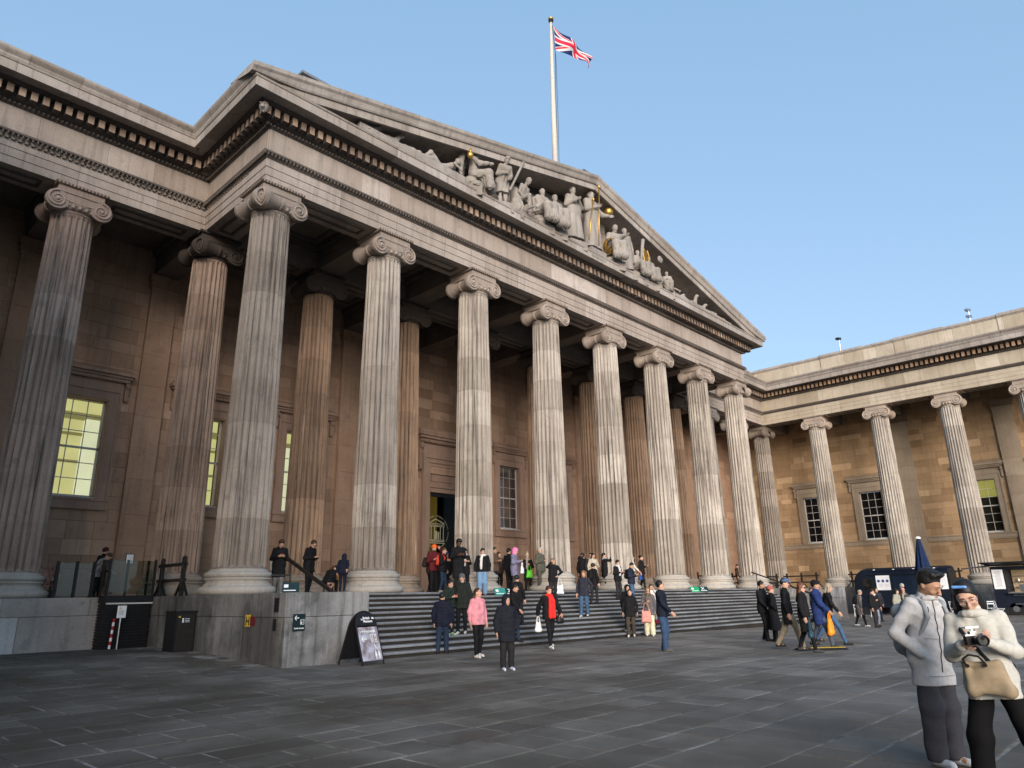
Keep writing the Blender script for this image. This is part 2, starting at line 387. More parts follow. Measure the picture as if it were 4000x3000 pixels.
bp = torus_prof(1.09, 0, .24, 8) + [(.95, .245), (.95, .275)] + [(.95 - .07 * math.sin(PI * i / 6), .28 + .16 * i / 6) for i in range(7)] + [(.93, .45), (.93, .47)] + torus_prof(.95, .475, .64, 8) + [(.845, .645), (.845, .67), (.80, .70), (.80, .722), (.5, .722)]
base_p = MB().lathe(bp, n=40).build('column_base', M['base'], smooth=True)
def capital_mesh(faces):
    """Ionic capital; faces: list of face directions (deg) that carry a pair of volutes"""
    mb = MB()
    mb.lathe([(.63, 12.30), (.66, 12.33), (.66, 12.37), (.62, 12.38), (.70, 12.44), (.78, 12.54), (.80, 12.60), (.60, 12.62)], n=32)
    for i in range(24):   # egg row
        a = 2 * PI * i / 24; mb.ball((.745 * math.cos(a), .745 * math.sin(a), 12.50), (.065, .065, .085), 6, 0, .25)
    mb.box(-.70, .70, -.70, .70, 12.94, 13.2); mb.box(-.78, .78, -.78, .78, 13.2, 13.294)
    for s in (-1, 1):     # leaf row on the abacus edge
        for i in range(15):
            q = -.77 + i * .11
            mb.ball((q, s * .78, 13.235), (.035, .035, .05), 5, 1); mb.ball((s * .78, q, 13.235), (.035, .035, .05), 5, 1)
    mb.box(-.62, .62, -.62, .62, 12.6, 12.96)
    for ang in faces:
        a = math.radians(ang); tmp = MB(); zc = 12.63; rv = .345; xc = .66; yo = -.70
        for s in (-1, 1):
            tmp.lathe([(.01, yo), (rv * .97, yo), (rv, yo + .02), (rv, yo + .14), (rv * .8, yo + .2)], c=(s * xc, 0, zc), n=24, axis='y')
            pts = []; rs = []
            for i in range(46):
                th = i / 45 * 2.6 * 2 * PI; r_ = rv * .93 * math.exp(-.115 * th)
                pts.append((s * (xc + r_ * math.sin(th)) if True else 0, yo - .022, zc + r_ * math.cos(th))); rs.append(.040 * math.exp(-.07 * th) + .005)
            tmp.tube(pts, rs, 5, 0, .18)
            tmp.ball((s * xc, yo - .03, zc), (.062, .05, .062), 10, 0, .25)
            # bolster running back
            pr = [(rv, yo + .12), (.30, yo + .24), (.24, yo + .45), (.215, -.08), (.24, -.06), (.24, 0)]
            tmp.lathe(pr, c=(s * xc, 0, zc), n=20, axis='y')
        # sagging channel between the volutes
        top, bot = [], []
        for i in range(13):
            x = -xc + 2 * xc * i / 12; sag = .07 * (1 - (x / xc) ** 2)
            top.append((x, zc + rv - .01)); bot.append((x, zc + .10 - sag))
        vs = [(x, yo + .02, z) for x, z in top + bot]; tmp.add(vs, [(i, i + 1, 13 + i + 1, 13 + i) for i in range(12)])
        tmp.tube([(x, yo + .005, z) for x, z in bot], .026, 5, 0, .2); tmp.tube([(x, yo + .005, z) for x, z in top], .026, 5, 0, .2)
        tmp.box(-xc, xc, yo + .03, yo + .15, zc + .12, zc + rv - .02)
        ca, sa = math.cos(a), math.sin(a)
        mb.add([(x * ca - y * sa, x * sa + y * ca, z) for x, y, z in tmp.v], tmp.f)
        mb.t[-len(tmp.f):] = tmp.t
    return mb
cap_p = capital_mesh([0, 180]).build('capital', [M['capital'], M['soot_shade']])
cap_corner_p = capital_mesh([0, 180, 270]).build('capital', [M['capital'], M['soot_shade']])
cap_corner_r = capital_mesh([0, 180, 90]).build('capital', [M['capital'], M['soot_shade']])
for _o in (cap_p, cap_corner_p, cap_corner_r):
    pass
protos = [shaft_p, base_p, cap_p, cap_corner_p, cap_corner_r]
used = {}
def take(src, name, parent, loc, rz=0, color=None):
    """first use moves the prototype itself, later ones copy it"""
    if src not in used:
        used[src] = 1; o = src; o.parent = parent; o.location = loc; o.rotation_euler = (0, 0, rz)
    else: o = src.copy(); link(o); o.name = name; o.parent = parent; o.location = loc; o.rotation_euler = (0, 0, rz)
    if color: o.color = (*color, 1)
    return o
def column(par, x, y, rz=0, cap=None, col=(1, 1, 1), capcol=None, basecol=None, label=None):
    s = take(shaft_p, 'column', par, (x - par.location[0], y - par.location[1], ZS), 0, col)
    take(base_p, 'column_base', s, (0, 0, 0), 0, basecol or col)
    take(cap or cap_p, 'capital', s, (0, 0, 0), rz, capcol or col)
    if label: s['label'] = label
    return s
# front row, second row, recessed colonnades, wing colonnades
tints = [(.92, .84, .78), (.96, .90, .85), (1.06, 1.0, .94), (1.1, 1.05, 1.0), (1.1, 1.05, 1.0), (1.12, 1.07, 1.01), (1.12, 1.07, 1.01), (1.12, 1.06, .99)]
for i in range(8):
    t = tints[i]; k = 1.12
    column(museum, i * A, 0, 0, cap_corner_p if i == 0 else (cap_corner_r if i == 7 else None), t, (1.12, 1.06, 1.0), (1.05, 1.02, .98), label=('dark grey weathered corner column' if i == 0 else None))
for i in range(8):
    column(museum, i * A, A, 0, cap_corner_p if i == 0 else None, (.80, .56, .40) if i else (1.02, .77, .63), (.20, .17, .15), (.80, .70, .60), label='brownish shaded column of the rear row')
for i in (-2, -1): column(museum, i * A, A, 0, None, (1.28, 1.0, .87), (1.3, 1.12, 1.02), (1.1, 1.05, .98))
for i in (8, 9): column(museum, i * A, A, 0, None, (.95, .92, .88), (1.0, 1, 1))
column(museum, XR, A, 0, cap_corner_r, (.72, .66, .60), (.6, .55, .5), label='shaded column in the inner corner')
for j in range(1, 6): column(wing, XR, A - j * A, PI / 2 * 3, None, (1.10, 1.05, .98), (1.3, 1.22, 1.12), (1.0, .96, .9))
for j in range(1, 6): column(lwing, XL, A - j * A, PI / 2, None, (1, .95, .9))

# entablature, swept along the colonnade line
PATH = [(XL, -25.0), (XL, A), (0, A), (0, 0), (PX1, 0), (PX1, A), (XR, A), (XR, -21.0)]  # left wing, out of view, is cut to a length chosen for its shade
def offs(i, e):
    p = Vector(PATH[i]); ns = []
    if i > 0: d = (Vector(PATH[i]) - Vector(PATH[i - 1])).normalized(); ns.append(Vector((d.y, -d.x)))
    if i < len(PATH) - 1: d = (Vector(PATH[i + 1]) - Vector(PATH[i])).normalized(); ns.append(Vector((d.y, -d.x)))
    n = ns[0] + ns[1] if len(ns) == 2 else ns[0]
    return p + n * e
def sweep(mb, prof, i0, i1, mi=0, tone=0.0, sub=0):
    for i in range(i0, i1):
        a = [offs(i, e) for e, z in prof]; b = [offs(i + 1, e) for e, z in prof]
        vs = [(p.x, p.y, z) for p, (e, z) in zip(a, prof)] + [(p.x, p.y, z) for p, (e, z) in zip(b, prof)]; n = len(prof)
        mb.add(vs, [(k, k + 1, n + k + 1, n + k) for k in range(n - 1)], mi, tone)
P_ARCH = [(-.62, 14.95), (.60, 14.95), (.60, 15.23), (.625, 15.235), (.625, 15.53), (.65, 15.535), (.65, 15.83)]
P_TAE = [(.65, 15.83), (.67, 15.84), (.68, 15.95), (.80, 16.00), (.80, 16.07), (.64, 16.08)]
P_FRZ = [(.60, 16.075), (.60, 17.02)]
P_BED = [(.64, 17.0), (.67, 17.02), (.74, 17.13), (.80, 17.15)]
P_DENT = [(.80, 17.15), (.84, 17.17), (.84, 17.50), (1.16, 17.505), (1.22, 17.53), (1.26, 17.60)]
P_COR = [(1.26, 17.60), (1.66, 17.55), (1.68, 17.53), (1.74, 17.54), (1.74, 17.86), (1.77, 17.87), (1.80, 17.93)]
P_CYM = [(1.78, 17.93), (1.80, 17.96), (1.82, 18.02), (1.90, 18.10), (1.94, 18.15), (1.96, 18.22), (1.0, 18.30), (-.6, 18.6)]
def pieces(par, name, prof, i0, i1, length, mat, seed=1, amp=.12):
    r = random.Random(seed)
    for i in range(i0, i1):
        d = (Vector(PATH[i + 1]) - Vector(PATH[i])).normalized(); A_ = [offs(i, e) for e, z in prof]; B_ = [offs(i + 1, e) for e, z in prof]; n = len(prof)
        L = (Vector(PATH[i + 1]) - Vector(PATH[i])).length; k = max(1, round(L / length)); cuts = [0] + [L * (j + r.uniform(-.15, .15)) / k for j in range(1, k)] + [L]
        for j in range(k):
            p0 = A_ if j == 0 else [Vector(PATH[i]) + Vector((d.y, -d.x)) * e + d * (cuts[j] + .004) for e, z in prof]
            p1 = B_ if j == k - 1 else [Vector(PATH[i]) + Vector((d.y, -d.x)) * e + d * (cuts[j + 1] - .004) for e, z in prof]
            vs = [(p.x, p.y, z) for p, (e, z) in zip(p0, prof)] + [(p.x, p.y, z) for p, (e, z) in zip(p1, prof)]
            under(MB().add(vs, [(q, q + 1, n + q + 1, n + q) for q in range(n - 1)], 0, r.choice((-1, -.5, 0, 0, .3, .6, 1.0)) * amp).build(name, mat, par), par)
def stones_along(par, seg, z0, z1, e, length, mat, mind=None, name='frieze_block', seed=1, maxn=300, mats=None):
    r = random.Random(seed); i = seg
    a = Vector(PATH[i]); b = Vector(PATH[i + 1]); d = (b - a).normalized(); n = Vector((d.y, -d.x))
    a = offs(i, e); b = offs(i + 1, e); L = (b - a).length; x = 0.0
    while x < L - .01:
        w = min(length * r.uniform(.7, 1.35), L - x)
        if L - x - w < .4: w = L - x
        mb = MB(); o = a + d * x; mb.stone((o.x - n.x * .03, o.y - n.y * .03, z0), (d.x, d.y, 0), (0, 0, 1), (n.x, n.y, 0), w - .006, z1 - z0, .07, 0, r.choice((-.15, -.06, 0, 0, .05, .12, .3 if r.random() < .25 else 0)), .006)
        under(mb.build(name, mat, par), par); x += w
def entab(par, segs, m_arch, m_frz, m_cor, pediment=(), dcol=None, eggs=True):
    i0, i1 = segs
    pieces(par, 'architrave_stone', P_ARCH, i0, i1, 2.375, m_arch, i0)
    mb = MB(); sweep(mb, P_TAE, i0, i1); tae = under(mb.build('taenia_moulding', M['soot_shade'], par), par)
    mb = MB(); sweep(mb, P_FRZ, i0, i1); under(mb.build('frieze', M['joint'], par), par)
    mb = MB(); sweep(mb, P_BED, i0, i1); under(mb.build('bed_moulding', M['soot_shade'], par), par)
    mb = MB(); sweep(mb, P_DENT, i0, i1); under(mb.build('dentil_band', M['soot_shade'], par), par)
    pieces(par, 'cornice_stone', P_COR, i0, i1, 1.9, m_cor, i0 + 3, .16)
    em = MB(); dproto = None; cnt = 0; dl = []
    for i in range(i0, i1):
        d = (Vector(PATH[i + 1]) - Vector(PATH[i])).normalized(); n = Vector((d.y, -d.x))
        a = offs(i, .80); b = offs(i + 1, .80); L = (b - a).length; k = int(L / .135)
        for j in range(k + 1):
            p = a + d * (L * j / k); em.ball((p.x - n.x * .015, p.y - n.y * .015, 15.935), (.045, .045, .065), 5)
            em.ball((p.x - n.x * .035, p.y - n.y * .035, 17.075), (.045, .045, .06), 5)
        a = offs(i, 1.14); b = offs(i + 1, 1.14); L = (b - a).length; k = int(L / .33)
        for j in range(k):
            p = a + d * (L * (j + .5) / k); dl.append((p, math.atan2(-n.x, n.y) + PI))
        a = offs(i, 1.22); b = offs(i + 1, 1.22); L = (b - a).length; k = int(L / .15)
        for j in range(k + 1):
            p = a + d * (L * j / k); em.ball((p.x, p.y, 17.55), (.035, .035, .045), 4)
        for e_, z_ in ():
            pass
    under(em.build('egg_moulding', M['soot_shade'], par, kind='stuff'), par)
    # dentil: pale front face, sides dark with soot and recess shade, long enough to reach the band
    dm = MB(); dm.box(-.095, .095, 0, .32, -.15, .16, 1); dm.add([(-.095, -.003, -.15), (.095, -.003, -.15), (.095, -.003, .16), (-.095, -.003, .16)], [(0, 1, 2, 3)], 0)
    me = None; rd = random.Random(i0 * 7 + 1)
    for p, rz in dl[:300]:
        if me is None: o = dm.build('dentil', [M['dentil'], M['soot_shade']], par); me = o.data
        else: o = bpy.data.objects.new('dentil', me); link(o); o.parent = par
        o.location = (p.x - par.location[0], p.y - par.location[1], 17.32 - par.location[2]); o.rotation_euler = (0, 0, rz)
        q = rd.uniform(.6, .95) if rd.random() < .85 else rd.uniform(1.0, 1.35)
        o.color = (q * (dcol or (1, 1, 1))[0], q * (dcol or (1, 1, 1))[1], q * (dcol or (1, 1, 1))[2], 1)
entab(museum, (1, 6), M['facade'], M['facade'], M['cornice'])
pieces(museum, 'gutter_stone', P_CYM, 1, 3, 1.9, M['cornice'], 31, .16)
pieces(museum, 'gutter_stone', P_CYM, 4, 6, 1.9, M['cornice'], 32, .16)
for sg, ln in ((1, 2.2), (2, 2.3), (3, 1.75), (4, 2.3), (5, 1.9)): stones_along(museum, sg, 16.085, 17.0, .60, ln, M['facade'], seed=sg)
entab(wing, (6, 7), M['wing'], M['wing'], M['cornice'], dcol=(1.1, 1.0, .85))
pieces(wing, 'gutter_stone', P_CYM, 6, 7, 1.9, M['cornice'], 33, .16)
stones_along(wing, 6, 16.085, 17.0, .60, 1.7, M['wing'], seed=9)
mb = MB()
for P_ in (P_ARCH, P_TAE, P_FRZ, P_BED, P_DENT, P_COR, P_CYM): sweep(mb, P_, 0, 1)
under(mb.build('entablature', M['wing'], lwing), lwing)

# corner lion mask under the portico corner
mb = MB(); c_ = (-1.12, -1.12, 17.34)
mb.ball(c_, (.17, .17, .19), 12); mb.ball((c_[0] - .10, c_[1] - .10, c_[2] - .07), (.08, .08, .07), 8)
for k in range(10):
    a = 2 * PI * k / 10; mb.ball((c_[0] + .1 * math.sin(a) * .7, c_[1] - .1 * math.sin(a) * .7, c_[2] + .16 * math.cos(a)), (.07, .07, .06), 6)
for s in (-1, 1): mb.ball((c_[0] - .13 + s * .05, c_[1] - .13 - s * .05, c_[2] + .04), .03, 6)
under(mb.build('lion_mask', M['cornice'], museum, smooth=True), museum)

# pediment
AX = 16.625; SL = .2285
def rk(x, zt): return zt - SL * abs(x - AX)
mb = MB()      # flat cornice top (no gutter under the pediment)
mb.add([(-1.8, -1.8, 17.93), (35.05, -1.8, 17.93), (35.05, .4, 17.97), (-1.8, .4, 17.97)], [(0, 1, 2, 3)])
under(mb.build('cornice_shelf', M['cornice'], museum), museum)
mb = MB(); x0, x1 = -.3, 33.55
under(MB().add([(x0, -.15, 17.96), (x1, -.15, 17.96), (AX, -.15, 22.0)], [(0, 1, 2)]).build('tympanum_backing', M['joint'], museum), museum)
rr = random.Random(12); z = 17.97
while z < 21.75:      # tympanum stones clipped under the rake
    h = .55; hw = (21.9 - (z + h)) / SL; x = AX - max(hw, 0) + rr.uniform(0, .6)
    while x < AX + hw - .4:
        w = min(rr.uniform(1.0, 1.9), AX + hw - x)
        under(MB().stone((x, -.15, z), (1, 0, 0), (0, 0, 1), (0, -1, 0), w - .008, h - .008, .06, 0, rr.uniform(-.15, .15)).build('tympanum_stone', M['facade'], museum), museum)
        x += w
    z += h
RAKE_A = [(-.10, -.58), (-1.52, -.58), (-1.60, -.64), (-1.62, -.74), (-1.70, -.73), (-1.70, -.42), (-1.60, -.40)]
RAKE_B = [(-1.60, -.42), (-1.76, -.42), (-1.80, -.36), (-1.82, -.30), (-1.86, -.20), (-1.93, -.12), (-1.96, 0), (-1.7, .03), (-.2, .10)]
for s in (-1, 1):
    mb = MB()
    for RK, he in ((RAKE_A, 18.30), (RAKE_B, 18.583)):
        n = len(RK); kk = 11; rq = random.Random(int(he * 9) + s); xe = AX + s * 18.583
        for q in range(kk):
            h0, h1 = he * q / kk + (.004 if q else 0), he * (q + 1) / kk - (.004 if q < kk - 1 else 0); mb = MB()
            a = [(AX + s * h0, y, 22.45 + dz - SL * h0) for y, dz in RK]; b = [(AX + s * h1, y, max(22.45 + dz - SL * h1, 17.5 if RK is RAKE_A else 17.935)) for y, dz in RK]
            mb.add(a + b, [(k, k + 1, n + k + 1, n + k) for k in range(n - 1)], 0, rq.uniform(-.13, .13))
            if q == kk - 1: mb.add(b, [tuple(range(n))])
            under(mb.build('raking_cornice_stone', M['cornice'], museum), museum)
    rf = MB(); rf.add([(AX, -1.72, 22.49), (AX, 12, 22.49), (xe, 12, 18.22), (xe, -1.72, 18.22)], [(0, 1, 2, 3)])
    for k in range(1, 24):
        t = k / 24; xx = AX + (xe - AX) * t; rf.bar((xx, -1.7, 22.47 - 4.24 * t), (xx, 12, 22.47 - 4.24 * t), .05, .04)
    rf = under(rf.build('roof', M['lead'], museum), museum)
mb = MB(); mb.box(-.9, .75, .2, 1.6, 18.4, 19.95); mb.box(-1.0, .85, .1, 1.7, 19.95, 20.15)
# small upstands showing over the rake
under(MB().box(.15, 1.5, -1.2, 1.4, 18.6, 19.35).box(.05, 1.6, -1.3, 1.5, 19.35, 19.45).build('roof_plinth', M['lead'], museum), museum)
under(MB().box(16.1, 17.15, -1.4, .2, 22.3, 22.72).box(16.0, 17.25, -1.5, .3, 22.72, 22.80).build('roof_plinth', M['lead'], museum), museum)

# ceilings, inner beams, soffit panels
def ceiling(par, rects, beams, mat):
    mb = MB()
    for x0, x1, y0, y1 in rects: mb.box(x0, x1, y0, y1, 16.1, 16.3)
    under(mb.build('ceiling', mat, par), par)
    for (x0, x1, y0, y1) in beams:
        mb = MB(); mb.box(x0, x1, y0, y1, 14.99, 15.5); mb.box(x0 - .03, x1 + .03, y0 - .03, y1 + .03, 15.5, 15.8); mb.box(x0 - .13, x1 + .13, y0 - .13, y1 + .13, 15.84, 16.12)
        em = MB()
        if (x1 - x0) > (y1 - y0):
            k = int((x1 - x0) / .18)
            for s, yy in ((-1, y0 - .12), (1, y1 + .12)):
                for j in range(k): mb.box(x0 + j * .18, x0 + j * .18 + .1, min(yy, yy + s * .06), max(yy, yy + s * .06), 15.78, 15.95)
        else:
            k = int((y1 - y0) / .18)
            for s, xx in ((-1, x0 - .12), (1, x1 + .12)):
                for j in range(k): mb.box(min(xx, xx + s * .06), max(xx, xx + s * .06), y0 + j * .18, y0 + j * .18 + .1, 15.78, 15.95)
        under(mb.build('ceiling_beam', mat, par), par)
    for (x0, x1, y0, y1) in rects: pass
bm = [(-13.6, 46.9, A - .55, A + .55)]
for i in range(8): bm.append((i * A - .5, i * A + .5, .62, A - .6))
for i in range(-2, 11): bm.append((i * A - .5, i * A + .5, A + .6, 9.4))
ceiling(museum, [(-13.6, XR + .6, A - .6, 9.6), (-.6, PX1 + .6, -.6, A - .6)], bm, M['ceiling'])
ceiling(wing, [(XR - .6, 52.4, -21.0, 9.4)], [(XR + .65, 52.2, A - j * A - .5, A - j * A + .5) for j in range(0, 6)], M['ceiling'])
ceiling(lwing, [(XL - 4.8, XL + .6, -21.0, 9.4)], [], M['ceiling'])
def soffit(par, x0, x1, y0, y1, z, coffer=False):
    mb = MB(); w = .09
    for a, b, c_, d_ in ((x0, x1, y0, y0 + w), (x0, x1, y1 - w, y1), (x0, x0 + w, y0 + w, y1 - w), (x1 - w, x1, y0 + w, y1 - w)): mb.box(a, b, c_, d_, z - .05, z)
    under(mb.build('soffit_panel', M['soot_shade'], par), par)
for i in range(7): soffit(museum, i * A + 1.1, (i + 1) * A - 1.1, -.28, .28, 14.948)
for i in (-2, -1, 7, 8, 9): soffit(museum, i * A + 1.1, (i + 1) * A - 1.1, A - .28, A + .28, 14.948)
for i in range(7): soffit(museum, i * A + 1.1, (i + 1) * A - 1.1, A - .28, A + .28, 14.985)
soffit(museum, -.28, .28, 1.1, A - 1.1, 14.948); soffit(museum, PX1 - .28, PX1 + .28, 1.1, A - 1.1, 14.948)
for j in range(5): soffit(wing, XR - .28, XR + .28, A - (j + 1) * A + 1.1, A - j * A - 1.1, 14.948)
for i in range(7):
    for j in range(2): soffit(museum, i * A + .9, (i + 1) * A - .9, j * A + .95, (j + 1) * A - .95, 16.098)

# walls: courses of ashlar round openings
def wall(par, ori, a0, a1, plane, openings, mat, seed, course=.58, z0=ZS, z1=16.1, near=None, name='wall'):
    """ori 'x': wall along x facing -y at y=plane; ori 'y': wall along y facing -x at x=plane"""
    r = random.Random(seed)
    cuts = sorted({a0, a1} | {v for o in openings for v in (o[0], o[1])}); zc = sorted({z0, z1} | {v for o in openings for v in (o[2], o[3])})
    mb = MB()
    for i in range(len(cuts) - 1):
        for j in range(len(zc) - 1):
            cx, cz = (cuts[i] + cuts[i + 1]) / 2, (zc[j] + zc[j + 1]) / 2
            if any(o[0] < cx < o[1] and o[2] < cz < o[3] for o in openings): continue
            if ori == 'x': mb.box(cuts[i], cuts[i + 1], plane + .02, plane + .7, zc[j], zc[j + 1])
            else: mb.box(plane + .02, plane + .7, cuts[i], cuts[i + 1], zc[j], zc[j + 1])
    w = under(mb.build(name, M['joint'], par), par)
    blocks = []; z = z0
    while z < z1 - .05:
        h = min(course * r.choice((.85, 1, 1, 1.15)), z1 - z); x = a0 - r.uniform(0, .8)
        while x < a1:
            bw = r.uniform(.8, 1.7); s, e = max(x, a0), min(x + bw, a1); x += bw
            if e - s < .05: continue
            pieces = [(s, e, z, z + h)]
            for o in openings:
                nx = []
                for (p, q, t, u) in pieces:
                    if q <= o[0] or p >= o[1] or u <= o[2] or t >= o[3]: nx.append((p, q, t, u)); continue
                    if p < o[0]: nx.append((p, o[0], t, u))
                    if q > o[1]: nx.append((o[1], q, t, u))
                    pm, qm = max(p, o[0]), min(q, o[1])
                    if t < o[2]: nx.append((pm, qm, t, o[2]))
                    if u > o[3]: nx.append((pm, qm, o[3], u))
                pieces = nx
            blocks += [b for b in pieces if b[1] - b[0] > .04 and b[3] - b[2] > .04]
        z += h
    def area(b):
        cx, cz = (b[0] + b[1]) / 2, (b[2] + b[3]) / 2
        p = (cx, plane) if ori == 'x' else (plane, cx)
        return -(b[1] - b[0]) * (b[3] - b[2]) / ((p[0] - CX) ** 2 + (p[1] - CY) ** 2 + cz * cz) * (1 if near is None or near(b) else .02)
    blocks.sort(key=area); rest = MB()
    for k, b in enumerate(blocks):
        t = r.choice((-.28, -.16, -.08, -.04, 0, 0, .04, .08, .14, .22)) + r.uniform(-.04, .04)
        if r.random() < .03: t = .5
        mb = MB() if k < 300 else rest
        if ori == 'x': mb.stone((b[0], plane + .03, b[2]), (1, 0, 0), (0, 0, 1), (0, -1, 0), b[1] - b[0] - .007, b[3] - b[2] - .007, .03 + r.uniform(0, .004), 0, t, .006)
        else: mb.stone((plane + .03, b[1], b[2]), (0, -1, 0), (0, 0, 1), (-1, 0, 0), b[1] - b[0] - .007, b[3] - b[2] - .007, .03 + r.uniform(0, .004), 0, t, .006)
        if k < 300: mb.build('wall_stone', mat, w)
    if rest.n: rest.build('wall_stones', mat, w, kind='stuff')
    return w
WIN = dict(hw=.9, z0=5.32, z1=9.2)
YW = 9.5; XW = 52.25
wx = [-7.125, -2.375, 2.375, 7.125, 11.875, 21.375, 26.125, 30.875, 35.625, 40.375]
ops = [(x - .9, x + .9, 5.32, 9.2) for x in wx] + [(15.05, 18.2, ZS, 8.1)]
wall(museum, 'x', -13.6, XW, YW, ops, M['wall'], 4, near=lambda b: b[0] < 26)
wy = [2.9, -1.75, -9.6, -14.3, -19]
wall(wing, 'y', -21.0, 9.5, XW, [(y - .9, y + .9, 5.32, 9.2) for y in wy], M['wing_wall'], 8, .47, near=lambda b: -14 < b[0] < 6)
wall(lwing, 'y', -21.0, 9.5, XL - 5.5, [], M['wing_wall'], 9, 1.2)

# pilasters on the walls
def pilaster(par, ori, c, plane, mat, hw=.52):
    mb = MB(); r = random.Random(int(c * 10) + 99); z = ZS + .7; d = .2
    def bx(m_, a, b, dd, z0, z1, t=0):
        if ori == 'x': m_.box(a, b, plane - dd, plane + .02, z0, z1, 0, t)
        else: m_.box(plane - dd, plane + .02, a, b, z0, z1, 0, t)
    bx(mb, c - hw - .12, c + hw + .12, d + .10, ZS, ZS + .3); bx(mb, c - hw - .06, c + hw + .06, d + .05, ZS + .3, ZS + .7)
    while z < 13.9:
        h = min(r.uniform(1.1, 1.5), 14.3 - z)
        if 14.3 - z - h < .5: h = 14.3 - z
        bx(mb, c - hw, c + hw, d, z, z + h - .008, r.uniform(-.1, .1)); z += h
    bx(mb, c - hw - .03, c + hw + .03, d + .03, 14.3, 14.4); bx(mb, c - hw - .08, c + hw + .08, d + .08, 14.4, 14.65, -.5); bx(mb, c - hw - .14, c + hw + .14, d + .14, 14.65, 14.95, -.4)
    p = under(mb.build('pilaster', mat, par), par)
for i in (-2, -1, 0, 1, 2, 5, 6, 7, 8, 9, 10):
    pilaster(museum, 'x', i * A, YW, M['wall'])
for yc in (-4.75, -11.9): pilaster(wing, 'y', yc, XW, M['wing_trim'], .62)
# string course on the wing wall
for a, b in ((9.4, -4.1), (-5.4, -21)):
    mb = MB(); mb.box(XW - .10, XW + .02, b, a, 4.95, 5.22); mb.box(XW - .16, XW + .02, b, a, 5.22, 5.30); mb.box(XW - .06, XW + .02, b, a, 4.87, 4.95)
    under(mb.build('string_course', M['wing_trim'], wing), wing)

